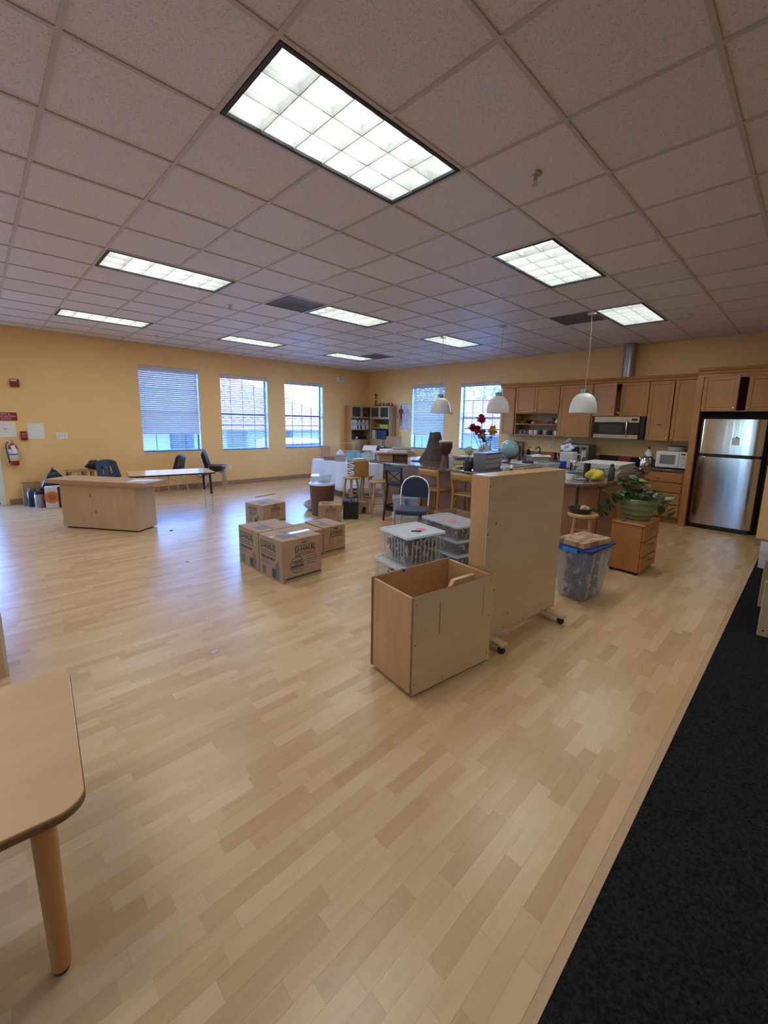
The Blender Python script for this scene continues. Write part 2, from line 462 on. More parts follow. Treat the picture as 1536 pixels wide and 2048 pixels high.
# ------------------------------------------------------------------ ceiling lights (recessed troffers with deep louvres)
M_TUBE = mat('fluorescent_tube', (1, 1, 1), .5, emit=(.93, 1.0, .96), est=TUBE_STRENGTH)
M_LOUV = mat('louvre_white', (.86, .88, .87), .35)
M_GAP_SHADE = mat('troffer_gap_shade', (.03, .03, .035), .5)  # dark shadow gap round each light is painted onto its frame
LW, LH = 1.2192 - .03, .6096 - .03
def troffer(i, j, label):
    x0, y0 = GX0 + GS * i, GY0 + GS * j
    t = thing('ceiling_light', label, 'ceiling light', (x0 + GS, y0 + GS / 2, CEIL), 0, 'recessed fluorescent ceiling lights')
    return t, x0, y0
w, h = LW / 2, LH / 2
fr = MB()
for (a, b, c, d) in ((-w, w, -h, -h + .022), (-w, w, h - .022, h), (-w, -w + .022, -h + .022, h - .022), (w - .022, w, -h + .022, h - .022)): fr.box(a, b, c, d, -.003, .012)
me_frame = mesh('frame', fr, M_GAP_SHADE)
hw, hh = w - .022, h - .022
rf = MB()   # reflector pan
rf.quad((-hw, -hh, .012), (-hw, -hh + .02, .115), (hw, -hh + .02, .115), (hw, -hh, .012))
rf.quad((-hw, hh, .012), (hw, hh, .012), (hw, hh - .02, .115), (-hw, hh - .02, .115))
rf.quad((-hw, -hh, .012), (-hw, hh, .012), (-hw + .01, hh - .02, .115), (-hw + .01, -hh + .02, .115))
rf.quad((hw, -hh, .012), (hw - .01, -hh + .02, .115), (hw - .01, hh - .02, .115), (hw, hh, .012))
rf.quad((-hw, -hh + .02, .115), (-hw, hh - .02, .115), (hw, hh - .02, .115), (hw, -hh + .02, .115))
me_pan = mesh('reflector', rf, M_LOUV)
me_tube = mesh('tube', MB().tube([(-hw + .05, 0, 0), (hw - .05, 0, 0)], .016, 10), M_TUBE, smooth=True)
def wedge_blade(along, length):
    """louvre blade, wider at its top edge like a parabolic fin"""
    l = length / 2; t0, t1 = .0025, .014
    p = [(-t0, .004), (t0, .004), (t1 * .45, .03), (t1, .055), (-t1, .055), (-t1 * .45, .03)]
    mb = MB()
    if along == 'x': vs = [(-l, a, z) for a, z in p] + [(l, a, z) for a, z in p]
    else: vs = [(a, -l, z) for a, z in p] + [(a, l, z) for a, z in p]
    n = len(p)
    mb.add(vs, [tuple(range(n)), tuple(range(2 * n - 1, n - 1, -1))] + [(i, n + i, n + (i + 1) % n, (i + 1) % n) for i in range(n)])
    return mb
me_bl = mesh('louvre_blade', wedge_blade('x', 2 * hw), M_LOUV); me_bc = mesh('louvre_blade', wedge_blade('y', 2 * hh), M_LOUV)
LL = ['large fluorescent light nearest the viewer, with open white louvre cells', 'fluorescent light in the left half of the ceiling, second of its row',
      'fluorescent light close to the left wall above the trash bag and stools', 'fluorescent light in front of the three pendant lamps, toward the refrigerator',
      'fluorescent light beside a dark ceiling vent in the middle of the room', 'faint fluorescent light near the left wall above the middle blind',
      'fluorescent light with grey dimmed cells, closest to the kitchen cabinets and refrigerator', 'fluorescent light beyond the left pendant lamp toward the kitchen windows', 'farthest small fluorescent light near the room corner']
LL += ['fluorescent light outside the view, left of the near light', 'fluorescent light outside the view, beyond the left edge in the middle row', 'fluorescent light outside the view, beyond the left edge by the glass door',
       'unseen added fluorescent light behind the viewer above the carpet', 'unseen added fluorescent light behind the viewer, second along the carpet']
for (i, j), lab in zip(LIGHTS, LL):
    t, x0, y0 = troffer(i, j, lab)
    obj('frame', me_frame, None, t); obj('reflector', me_pan, None, t)
    for yy in (-.185, 0, .185): obj('tube', me_tube, None, t, loc=(0, yy, .085))
    for yy in (-hh / 3, hh / 3): obj('louvre_blade', me_bl, None, t, loc=(0, yy, 0))
    for k in range(1, 6): obj('louvre_blade', me_bc, None, t, loc=(-hw + 2 * hw * k / 6, 0, 0))
    ld = bpy.data.lights.new('fluorescent_light', 'AREA'); ld.shape = 'RECTANGLE'; ld.size = 1.1; ld.size_y = .5
    ld.energy = PANEL_WATT; ld.color = (1.0, .985, .94)
    lo = bpy.data.objects.new('fluorescent_light', ld); COL.objects.link(lo); lo.location = (x0 + GS, y0 + GS / 2, CEIL - .006)

# vents
M_VENT = mat('vent_metal', (.17, .15, .145), .5)
for (i, j), lab in zip(VENTS, ('dark perforated ceiling vent beside the light in mid room', 'grey ceiling vent panel above the right pendant lamp', 'small dark ceiling vent near the room corner light')):
    x0, y0 = GX0 + GS * i + .012, GY0 + GS * j + .012; s = GS - .024
    t = thing('ceiling_vent', lab, 'vent', (x0 + s / 2, y0 + s / 2, CEIL))
    mb = MB(); s2 = s / 2
    for (a, b, c, d) in ((-s2, s2, -s2, -s2 + .02), (-s2, s2, s2 - .02, s2), (-s2, -s2 + .02, -s2 + .02, s2 - .02), (s2 - .02, s2, -s2 + .02, s2 - .02)): mb.box(a, b, c, d, .0, .02)
    obj('frame', mb, M_VENT, t)
    obj('panel', MB().grid(12, 12, lambda u, v: ((u - .5) * 2 * (s2 - .02), (v - .5) * 2 * (s2 - .02), .006 + .03 * max(0, 1 - ((u - .5) ** 2 + (v - .5) ** 2) * 5))), mat('vent_mesh', (.13, .115, .11), .6, var=.3, vscale=120), t, smooth=True)

# ------------------------------------------------------------------ windows, blinds, doors
M_BRONZE = mat('dark_bronze_frame', (.02, .02, .025), .45)
M_SLAT = mat('blind_slat', (.55, .55, .57), .5)
M_SILL = mat('window_reveal', (.70, .69, .68), .6)
def put(wall, u, w, z):
    """u along the wall, w outwards through it"""
    return (u, YW + w, z) if wall == 'L' else (XW + w, u, z)
def wbox(mb, wall, u0, u1, w0, w1, z0, z1):
    if wall == 'L': mb.box(u0, u1, YW + w0, YW + w1, z0, z1)
    else: mb.box(XW + w0, XW + w1, u0, u1, z0, z1)
    return mb
def window(n, wall, u0, u1, z0, z1):
    fr = MB()
    for a, b, c, d in ((u0, u1, z0, z0 + .03), (u0, u1, z1 - .03, z1), (u0, u0 + .03, z0 + .03, z1 - .03), (u1 - .03, u1, z0 + .03, z1 - .03)): wbox(fr, wall, a, b, .12, .165, c, d)
    root = struct(obj('window_%d' % n, fr, M_BRONZE))
    zm = z0 + (z1 - z0) * .485
    obj('meeting_rail', wbox(MB(), wall, u0 + .03, u1 - .03, .125, .16, zm - .02, zm + .02), M_BRONZE, root)
    for k in (1, 2, 3):
        u = u0 + (u1 - u0) * k / 4
        obj('muntin', wbox(MB(), wall, u - .006, u + .006, .135, .15, zm + .02, z1 - .03), M_BRONZE, root)
        obj('muntin', wbox(MB(), wall, u - .006, u + .006, .135, .15, z0 + .03, zm - .02), M_BRONZE, root)
    for z in ((zm + z1) / 2, (zm + z0) / 2):
        obj('muntin', wbox(MB(), wall, u0 + .03, u1 - .03, .136, .149, z - .006, z + .006), M_BRONZE, root)
    obj('pane', wbox(MB(), wall, u0 + .03, u1 - .03, .141, .144, zm + .02, z1 - .03), M_GLASS, root)
    obj('pane', wbox(MB(), wall, u0 + .03, u1 - .03, .141, .144, z0 + .03, zm - .02), M_GLASS, root)
    obj('sill', wbox(MB(), wall, u0, u1, -.012, .12, z0 - .022, z0), M_SILL, root, bevel=.004)
    rv = MB()
    wbox(rv, wall, u0, u0 + .004, .0, .12, z0, z1); wbox(rv, wall, u1 - .004, u1, .0, .12, z0, z1); wbox(rv, wall, u0, u1, .0, .12, z1 - .004, z1)
    obj('reveal', rv, M_SILL, root)
    return root
def blind(wall, u0, u1, z0, z1, ang, label, zopen=None, ang_open=8):
    c = (u0 + u1) / 2; loc = put(wall, c, .055, z0 + .012)
    t = thing('window_blind', label, 'blind', loc, 0 if wall == 'L' else R(-90), 'white horizontal slat blinds')
    hw = (u1 - u0) / 2 - .012; H = z1 - z0 - .02
    obj('valance', MB().box(-hw - .006, hw + .006, -.045, -.03, H - .085, H), M_SLAT, t, bevel=.003)
    obj('headrail', MB().box(-hw, hw, -.025, .025, H - .05, H - .002), M_SLAT, t)
    obj('bottom_rail', MB().box(-hw, hw, -.025, .025, .0, .016), M_SLAT, t, bevel=.003)
    pitch = .0435; n = int((H - .055) / pitch)
    d = .025; k = .0012
    sl = mesh('slat', MB().add([(-hw,-d,-k),(hw,-d,-k),(hw,0,k*3),(-hw,0,k*3),(-hw,d,-k),(hw,d,-k),(-hw,-d,k),(hw,-d,k),(hw,0,k*5),(-hw,0,k*5),(-hw,d,k),(hw,d,k)],
        [(3,2,1,0),(4,5,2,3),(6,7,8,9),(9,8,11,10),(0,1,7,6),(10,11,5,4),(0,6,9,3),(3,9,10,4),(1,2,8,7),(2,5,11,8)]), M_SLAT)
    for i in range(n):
        z = .045 + pitch * i
        a = ang if (zopen is None or z0 + z > zopen) else ang_open
        s = obj('slat', sl, None, t, loc=(0, 0, z)); s.rotation_euler = (R(a), 0, 0)
    for u in (-hw * .72, -hw * .24, hw * .24, hw * .72):
        obj('ladder_cord', MB().box(u - .0015, u + .0015, -.027, -.025, .016, H - .05), M_SLAT, t)
    obj('tilt_wand', MB().tube([(-hw + .09, -.05, H - .06), (-hw + .085, -.05, H - .75)], .004, 6), M_SLAT, t)
    return t
BL = ['closed slat blind on the window nearest the fire extinguisher, open strip at its bottom', 'half open slat blind on the middle window of the left wall',
      'wide open slat blind on the left wall window nearest the room corner']
for n, (w, a) in enumerate(zip(WIN_L, (56, 24, 3))):
    window(n + 1, 'L', *w)
    blind('L', *w, a, BL[n], zopen=1.22 if n == 0 else None, ang_open=4)
BK = ['closed slat blind behind the volcano model, open strip at its bottom', 'wide open slat blind behind the tall flowers, beside the wall cabinets']
for n, (w, a) in enumerate(zip(WIN_K, (57, 3))):
    window(n + 4, 'K', *w)
    blind('K', *w, a, BK[n], zopen=1.26 if n == 0 else None, ang_open=4)

M_JAMB = mat('door_jamb', (.72, .72, .66), .5)
def glass_door(n, wall, u0, u1, z1, w0, w1):
    sg = 1 if wall == 'L' else 0
    def bx(mb, a, b, c, d, e, f):
        if wall == 'L': mb.box(a, b, YW + c, YW + d, e, f)
        else: mb.box(XB - d, XB - c, a, b, e, f)
        return mb
    fr = MB(); bx(fr, u0 - .05, u0 + .03, -.015, .16, 0, z1 + .05); bx(fr, u1 - .03, u1 + .05, -.015, .16, 0, z1 + .05); bx(fr, u0 + .03, u1 - .03, -.015, .16, z1 - .03, z1 + .05)
    root = struct(obj('door_%d' % n, fr, M_JAMB, bevel=.004))
    st = MB(); bx(st, u0 + .03, u0 + .12, .06, .105, .01, z1 - .03); bx(st, u1 - .12, u1 - .03, .06, .105, .01, z1 - .03); bx(st, u0 + .12, u1 - .12, .06, .105, .01, .16); bx(st, u0 + .12, u1 - .12, .06, .105, z1 - .13, z1 - .03)
    obj('door_stile', st, M_BRONZE, root)
    obj('pane', bx(MB(), u0 + .12, u1 - .12, .08, .085, .16, z1 - .13), M_GLASS, root)
    obj('push_bar', bx(MB(), u0 + .1, u1 - .1, .01, .04, 1.0, 1.04), M_STEEL, root, bevel=.005)
glass_door(1, 'L', -1.2, .20, 2.12, 0, .16)
glass_door(2, 'B', 1.18, 1.76, 2.1, 0, .16)

# ------------------------------------------------------------------ outside
GZ = -1.1
M_PAVE = mat('outdoor_concrete', (.36, .36, .36), .9, var=.1, vscale=.6)
struct(obj('ground', MB().quad((-40, YW + .2, GZ), (70, YW + .2, GZ), (70, 80, GZ), (-40, 80, GZ)).quad((XW + .2, -40, GZ), (70, -40, GZ), (70, YW + .2, GZ), (XW + .2, YW + .2, GZ))
    .quad((-40, -40, GZ), (XB - .2, -40, GZ), (XB - .2, YW + .2, GZ), (-40, YW + .2, GZ)), M_PAVE))
struct(obj('ground_terrace', MB().box(-6, 3, YW + .19, YW + 4, GZ + .02, -.03).box(-7, XB - .19, -4, 8, GZ + .02, -.03), M_PAVE))
def roof_mat(name, a, b):
    m, nt, p = _new(name); N = nt.nodes.new; L = nt.links.new
    g = N('ShaderNodeNewGeometry'); r = N('ShaderNodeValToRGB'); r.color_ramp.elements[0].color = a + (1,); r.color_ramp.elements[1].color = b + (1,)
    L(g.outputs['Random Per Island'], r.inputs[0]); L(r.outputs[0], p.inputs['Base Color']); p.inputs['Roughness'].default_value = .8
    return m
M_ROOF = roof_mat('clay_roof_tile', (.26, .09, .065), (.40, .19, .15))
M_STUCCO = mat('pale_stucco', (.34, .35, .38), .9, var=.06, vscale=.8)
M_FASCIA = mat('pink_fascia', (.42, .13, .14), .7)
def tile_roof(parent, P, u, v, nu, nv, cut=None):
    """clay tiles laid in courses: P start corner at the eave, u along the eave, v up the slope"""
    P, u, v = Vector(P), Vector(u), Vector(v); nrm = u.cross(v).normalized()
    if nrm.z < 0: nrm = -nrm
    mb = MB()
    for j in range(nv):
        for i in range(nu):
            if cut and not cut((i + .5) / nu, (j + .5) / nv): continue
            a = P + u * (i / nu) + v * (j / nv); du = u / nu; dv = v / nv * 1.12
            pts = []
            for t in (0, .25, .5, .75, 1):
                pts.append(a + du * t + nrm * (.05 + .07 * math.sin(PI * t)))
            for t in (0, .25, .5, .75, 1):
                pts.append(a + du * t + dv + nrm * (.0 + .07 * math.sin(PI * t)))
            mb.add(pts, [(k, k + 1, k + 6, k + 5) for k in range(4)] + [(4, 3, 2, 1, 0)])
    o = obj('roof_tiles', mb, M_ROOF, parent); o['kind'] = 'stuff'; return o
# building across from the left wall
b = thing('building', 'pale building with a red tiled hip roof seen through the left wall windows', 'building', (8, 22, GZ))
b.location = (0, 0, 0)
bd = MB().box(-6, 17.6, 24.4, 34, GZ, 1.25)
obj('wall', bd, M_STUCCO, b)
obj('fascia', MB().box(-6.4, 18.1, 21.9, 22.1, 1.02, 1.22), M_FASCIA, b)
obj('soffit', MB().box(-6.4, 18.1, 22.1, 24.4, 1.05, 1.12), M_STUCCO, b)  # overhang made deep to put the wall below in shade
for k in range(6): obj('window_frame', MB().box(-2 + 3.1 * k, -.8 + 3.1 * k, 24.34, 24.4, -.1, .85), M_BRONZE, b)
RU, RV, RP = (24.6, 0, 0), (0, 8.0, 4.2), (-6.4, 21.9, 1.22)
obj('roof_deck', MB().add([(-6.4,21.9,1.2),(18.2,21.9,1.2),(10.2,29.9,5.4),(-6.4,29.9,5.4),(18.2,37.9,1.2),(-6.4,37.9,1.2)], [(0,1,2,3),(3,2,4,5),(1,4,2)]), M_ROOF, b)
tile_roof(b, RP, RU, RV, 62, 22, lambda s, t: s * 24.6 < 24.6 - 8.0 * t - .1)
obj('chimney', MB().box(8.6, 9.6, 27.5, 28.4, 3.5, 6.2), M_STUCCO, b, bevel=.05)
# building beyond the kitchen wall
b = thing('building', 'low building with a red tiled roof seen through the window by the cabinets', 'building', (0, 0, 0))
obj('wall', MB().box(22.2, 32, 2, 34, GZ, 1.3), M_STUCCO, b)
obj('fascia', MB().box(19.9, 20.1, 1.8, 34.2, 1.05, 1.27), M_FASCIA, b)
for k in range(5): obj('window_frame', MB().box(22.14, 22.2, 5 + 4 * k, 6.4 + 4 * k, -.2, .8), M_BRONZE, b)
obj('roof_deck', MB().add([(19.9,1.8,1.25),(19.9,34.2,1.25),(26.4,34.2,3.25),(26.4,1.8,3.25),(32.9,34.2,1.25),(32.9,1.8,1.25)], [(0,3,2,1),(3,5,4,2)]), M_ROOF, b)
tile_roof(b, (19.9, 1.8, 1.27), (0, 32.4, 0), (6.5, 0, 2.0), 80, 16)
M_CARW = mat('white_car_paint', (.62, .63, .65), .25, coat=.6)
M_CARG = mat('car_glass', (.02, .025, .03), .1)
def car(loc, rz, label, van=False):
    t = thing('car', label, 'car', loc, rz, 'cars parked outside')
    L2, W2 = 2.25, .88; h1, h2 = .82, (1.85 if van else 1.45)
    prof = [(-L2, .32), (L2, .32), (L2, .62), (L2 - .15, .78), (1.15, h1 + .02), (-L2 + .1, h1 + .05), (-L2, .7)]
    mb = MB(); n = len(prof); mb.add([(x, -W2, z) for x, z in prof] + [(x, W2, z) for x, z in prof], [tuple(range(n)), tuple(range(2 * n - 1, n - 1, -1))] + [(i, n + i, n + (i + 1) % n, (i + 1) % n) for i in range(n)])
    obj('body', mb, M_CARW, t, bevel=.06, seg=2)
    cab = [(-L2 + .12, h1 - .02), (1.15, h1 - .02), (.45, h2 - .05), (.2, h2), (-L2 + .5, h2), (-L2 + .2, h2 - .08)]
    n = len(cab); mb = MB(); mb.add([(x, -W2 + .06 + max(0, z - h1) * .15, z) for x, z in cab] + [(x, W2 - .06 - max(0, z - h1) * .15, z) for x, z in cab], [tuple(range(n)), tuple(range(2 * n - 1, n - 1, -1))] + [(i, n + i, n + (i + 1) % n, (i + 1) % n) for i in range(n)])
    obj('cabin', mb, M_CARW, t, bevel=.05, seg=2)
    for s in (-1, 1):
        obj('side_window', MB().box(-L2 + .5, .35, s * (W2 - .07) - .03, s * (W2 - .07) + .03, h1 + .08, h2 - .18), M_CARG, t)
        for x in (-1.35, 1.4):
            mb = MB(); mb.M = rot(PI / 2, 0, 0, (x, s * (W2 - .08) + .1, .32)); mb.lathe([(.2, 0), (.32, .01), (.32, .19), (.2, .2)], 16)
            obj('wheel', mb, M_BLACK, t)
car((10.9, 17.2, GZ), R(8), 'white van outside the left wall window nearest the corner', True)
car((3.9, 18.5, GZ), R(-4), 'white car outside behind the window nearest the fire extinguisher')
car((17.2, 11.3, GZ), R(92), 'white car outside the window beside the wall cabinets')
def leaf_crown_mat(name, a, b):
    return roof_mat(name, a, b)
M_LEAFT = leaf_crown_mat('tree_leaf', (.05, .13, .05), (.16, .30, .09)); M_BARK = mat('bark', (.12, .09, .07), .9, var=.2, vscale=8)
rt = random.Random(11)
def tree(loc, h, r, label):
    t = thing('tree', label, 'tree', loc, 0, 'trees beyond the tiled roofs')
    obj('trunk', MB().tube([(0, 0, 0), (.1, 0, h * .4), (.05, .1, h * .75)], [.22, .17, .08], 8), M_BARK, t)
    mb = MB()
    for k in range(1500):
        d = Vector((rt.gauss(0, 1), rt.gauss(0, 1), rt.gauss(0, 1))).normalized() * r * (rt.random() ** .45)
        c = Vector((d.x, d.y, h * .72 + d.z * .85)); s = rt.uniform(.12, .26)
        a = Vector((rt.gauss(0, 1), rt.gauss(0, 1), rt.gauss(0, 1))).normalized(); bb = a.orthogonal().normalized()
        mb.add([c - a * s, c + bb * s * .5, c + a * s, c - bb * s * .5], [(0, 1, 2, 3)])
    o = obj('crown', mb, M_LEAFT, t); o['kind'] = 'stuff'
tree((34, 27.6, GZ), 8.5, 3.0, 'leafy tree in the left half of the kitchen window view'); tree((35, 21.2, GZ), 7.8, 3.0, 'leafy tree in the right half of the kitchen window view')
tree((36, 34.5, GZ), 8.0, 3.0, 'leafy tree beyond the roof behind the volcano blind')

# ------------------------------------------------------------------ kitchen
M_MAPLE = wood('cabinet_maple', (.38, .170, .050), (.48, .235, .078), 'z', .38, 2.2, coat=.15)
M_MAPLE_H = wood('cabinet_maple_side_grain', (.38, .170, .050), (.48, .235, .078), 'y', .38, 2.2, coat=.15)
M_CARC = wood('cabinet_inside', (.33, .20, .09), (.40, .25, .12), 'z', .5)
M_CHERRY = wood('island_panel_veneer', (.29, .125, .05), (.37, .175, .075), 'z', .35, 2.0, coat=.2)
M_BRASS = mat('satin_nickel', (.62, .58, .50), .3, metal=1)
M_INOX = mat('brushed_steel', (.55, .545, .54), .24, metal=1, var=.10, vscale=2.2, stretch=(1, 6, .05))
M_FRIDGE = mat('refrigerator_steel', (.56, .545, .535), .17, metal=1, var=.07, vscale=3.5, bump=.16, bscale=5, stretch=(1, 1.6, .04))
M_DARK = mat('black_and_gap_shade', (.008, .008, .009), .6)  # for black parts, and as painted shade in base gaps and hand holes
def granite():
    m, nt, b = _new('brown_granite'); N = nt.nodes.new; L = nt.links.new
    tc = N('ShaderNodeTexCoord'); n = N('ShaderNodeTexNoise'); n.inputs['Scale'].default_value = 55; n.inputs['Detail'].default_value = 5; n.inputs['Roughness'].default_value = .7
    L(tc.outputs['Object'], n.inputs['Vector']); r = N('ShaderNodeValToRGB'); cr = r.color_ramp
    cr.elements[0].position = .36; cr.elements[0].color = (.025, .018, .016, 1); cr.elements[1].position = .68; cr.elements[1].color = (.36, .27, .22, 1)
    e = cr.elements.new(.5); e.color = (.14, .085, .065, 1)
    L(n.outputs[0], r.inputs[0]); L(r.outputs[0], b.inputs['Base Color']); b.inputs['Roughness'].default_value = .16; b.inputs['Coat Weight'].default_value = .3
    return m
M_GRAN = granite()
UF = 8.49

def shaker(w, z0, z1, side, m=None):
    """door leaf hung at y=0 reaching w towards -y (side -1) or +y (side 1), face towards -x"""
    mb = MB(); y0, y1 = (0, w) if side > 0 else (-w, 0); s = .055
    mb.box(-.014, 0, y0 + s, y1 - s, z0 + s, z1 - s)
    mb.box(-.021, 0, y0, y0 + s, z0, z1); mb.box(-.021, 0, y1 - s, y1, z0, z1)
    mb.box(-.021, 0, y0 + s, y1 - s, z0, z0 + s); mb.box(-.021, 0, y0 + s, y1 - s, z1 - s, z1)
    return mb
me_knob = None
def knob(parent, x, y, z):
    global me_knob
    if me_knob is None:
        mb = MB(); mb.M = rot(0, -PI / 2, 0); mb.lathe([(.005, 0), (.005, .012), (.014, .016), (.016, .022), (.012, .028), (.004, .03)], 12)
        me_knob = mesh('knob', mb, M_BRASS, True)
    return obj('knob', me_knob, None, parent, loc=(x, y, z))
def carcass(t, loc, xf, xb, y0, y1, z0, z1, m=M_CARC, th=.018, shelves=(), back=True):
    x0, yy, zz = loc
    mb = MB(); mb.M = Matrix.Translation((-x0, -yy, -zz))
    mb.box(xf, xb, y0, y0 + th, z0, z1).box(xf, xb, y1 - th, y1, z0, z1).box(xf, xb, y0 + th, y1 - th, z0, z0 + th).box(xf, xb, y0 + th, y1 - th, z1 - th, z1)
    if back: mb.box(xb - .01, xb, y0 + th, y1 - th, z0 + th, z1 - th)
    obj('carcass', mb, [m], t)
    for z in shelves:
        mb = MB(); mb.M = Matrix.Translation((-x0, -yy, -zz)); mb.box(xf + .004, xb - .01, y0 + th, y1 - th, z - .009, z + .009); obj('shelf', mb, M_MAPLE_H, t)
def wall_cab(label, y0, y1, z0, z1, doors, xf=UF, shelves=(), name='wall_cabinet'):
    loc = (XW - .005, (y0 + y1) / 2, z0); t = thing(name, label, 'cabinet', loc, 0, 'maple kitchen cabinets')
    carcass(t, loc, xf, XW - .005, y0, y1, z0, z1, M_MAPLE, shelves=shelves)
    for (ya, yb, za, zb, side, ang, kn) in doors:      # ya > yb
        w = ya - yb - .004; hy = (ya - .002) if side < 0 else (yb + .002)
        d = obj('door', shaker(w, 0, zb - za - .004, side), M_MAPLE, t, bevel=.003, loc=(xf - .001 - loc[0], hy - loc[1], za + .002 - z0))
        d.rotation_euler = (0, 0, R(ang) * (-1 if side < 0 else 1))
        if kn == 'pull':
            yy = side * (w - .04); obj('pull', MB().tube([(-.021, yy, .06), (-.05, yy, .075), (-.052, yy, .12), (-.05, yy, .165), (-.021, yy, .18)], .005, 8), M_BRASS, d, smooth=True)
        elif kn is not None:
            knob(d, -.021, side * (w - .03), .045)
    return t
wall_cab('tall single maple wall cabinet beside the window, leftmost of the row', 4.79, 5.11, 1.385, 2.40, [(5.11, 4.79, 1.385, 2.40, -1, 0, 1)])
wall_cab('maple wall cabinet with two doors over an open shelf of cups', 3.795, 4.775, 1.385, 2.40, [(4.775, 4.32, 1.86, 2.40, -1, 2, 1), (4.31, 3.795, 1.86, 2.40, 1, 5, 1)], shelves=(1.85, 1.62))
cC = wall_cab('tall single maple wall cabinet behind the right pendant lamp', 3.15, 3.785, 1.385, 2.40, [(3.785, 3.15, 1.385, 2.40, 1, 0, 1)])
wall_cab('maple wall cabinet above the steel microwave, left door ajar', 2.19, 3.11, 1.80, 2.40, [(3.11, 2.655, 1.80, 2.40, -1, 19, 'pull'), (2.645, 2.19, 1.80, 2.40, 1, 0, 'pull')])
wall_cab('tall two door maple cabinet above the white microwave', 1.455, 2.18, 1.385, 2.40, [(2.18, 1.81, 1.385, 2.40, -1, 3, 1), (1.805, 1.455, 1.385, 2.40, 1, 0, 1)])
wall_cab('maple cabinet over the refrigerator with a dark gap between its doors', .44, 1.365, 1.875, 2.40, [(1.365, .90, 1.88, 2.40, -1, 12, 1), (.82, .44, 1.88, 2.40, 1, 0, 1)], xf=8.2)
t = tag(obj('label_strip', MB().box(-.002, 0, -.035, .035, -.006, .006), M_BLACK), 'small black label strip stuck on a tall maple cabinet door', 'label', loc=(UF - .0245, 1.97, 1.66)); t.rotation_euler = (0, 0, R(-3)); t.location.x -= .012
# filler stiles, crown moulding
struct(obj('trim_1', MB().box(UF + .002, XW, 3.112, 3.148, 1.385, 2.40), M_MAPLE))
def crown(xf, y0, y1, z, n, ret=True):
    pr = [(0, 0), (-.012, .015), (-.014, .04), (-.035, .06), (-.05, .085), (-.055, .10), (0.02, .10), (.02, 0)]
    mb = MB(); k = len(pr)
    mb.add([(xf + a, y0, z + b) for a, b in pr] + [(xf + a, y1, z + b) for a, b in pr], [tuple(range(k)), tuple(range(2 * k - 1, k - 1, -1))] + [(i, k + i, k + (i + 1) % k, (i + 1) % k) for i in range(k)])
    mb.box(xf, XW, y0, y1, z + .08, z + .099)
    return struct(obj('trim_%d' % n, mb, M_MAPLE_H))
crown(UF - .005, 1.375, 5.16, 2.402, 2); crown(8.195, .435, 1.46, 2.445, 3)
struct(obj('trim_4', MB().box(8.19, 8.21, .44, 1.46, 2.402, 2.445), M_MAPLE_H))
# tall panel by the refrigerator
t = tag(obj('tall_end_board', MB().box(-.33, .32, -.045, .045, 0, 2.40), M_MAPLE, bevel=.003), 'tall narrow maple end panel left of the refrigerator', 'board', loc=(8.495, 1.415, 0))

# refrigerator
FX0, FY0, FY1, FH = 8.22, .545, 1.335, 1.765
t = thing('refrigerator', 'stainless steel top freezer refrigerator in the maple alcove', 'refrigerator', (8.5, .94, 0))
mb = MB(); mb.M = Matrix.Translation((-8.5, -.94, 0)); mb.box(FX0 + .075, 8.79, FY0 - .03, FY1 + .032, .03, FH + .02); obj('body', mb, mat('fridge_black_and_gap_shade', (.008, .008, .009), .55, spec=.2), t)  # black body widened to fill the shaded gaps at its sides
def fdoor(nm, z0, z1):
    mb = MB(); n = 14; w = (FY1 - FY0) / 2
    fr, bk = [], []
    for k in range(n + 1):
        u = -1 + 2 * k / n; y = u * w
        x = FX0 - 8.5 + .010 * (abs(u) ** 4) + (.02 if abs(u) > .999 else 0)
        fr.append((x, y))
    prof = fr + [(FX0 + .072 - 8.5, w), (FX0 + .072 - 8.5, -w)]
    mb.prism(prof, z0, z1); return obj(nm, mb, M_FRIDGE, t, bevel=.006, seg=2, smooth=30)
d1 = fdoor('freezer_door', 1.215, FH); d2 = fdoor('refrigerator_door', .075, 1.175)
mb = MB(); mb.M = Matrix.Translation((-8.5, -.94, 0)); mb.prism([(FX0 + .03, FY0 + .03), (FX0 + .03, FY1 - .03), (FX0 + .07, FY1 - .03), (FX0 + .07, FY0 + .03)], 1.175, 1.215); obj('handle_pocket', mb, M_BLACK, t)
mb = MB(); mb.M = Matrix.Translation((-8.5, -.94, 0)); mb.prism([(FX0 - .006, FY0 + .13), (FX0 + .03, FY0 + .06), (FX0 + .03, FY1 - .06), (FX0 - .006, FY1 - .13)], 1.17, 1.213); obj('handle_grip', mb, M_BLACK, t)
mb = MB(); mb.M = Matrix.Translation((-8.5, -.94, 0)); mb.box(FX0 + .05, FX0 + .08, FY0 + .02, FY1 - .02, .015, .07); obj('toe_grille', mb, M_BLACK, t)
mb = MB(); mb.M = Matrix.Translation((-8.5, -.94, 0))
for y in (FY0 + .08, FY1 - .08): mb.lathe([(.02, 0), (.02, .03)], 10, (FX0 + .15, y, 0)).lathe([(.02, 0), (.02, .03)], 10, (8.7, y, 0))
obj('foot', mb, M_BLACK, t)
M_PAPER = mat('white_paper', (.78, .78, .76), .8)
nt_ = thing('note', 'small white note held by a magnet on the freezer door', 'note', (FX0 - .002, .875, 1.37))
mb = MB(); mb.box(-.003, -.001, -.045, .045, 0, .115)
obj('sheet', mb, M_PAPER, nt_)
mb = MB(); mb.M = rot(0, -PI / 2, 0, (-.003, -.01, .118)); mb.lathe([(.012, 0), (.012, .006)], 10); obj('magnet', mb, mat('magnet_dark', (.15, .08, .07), .5), nt_)

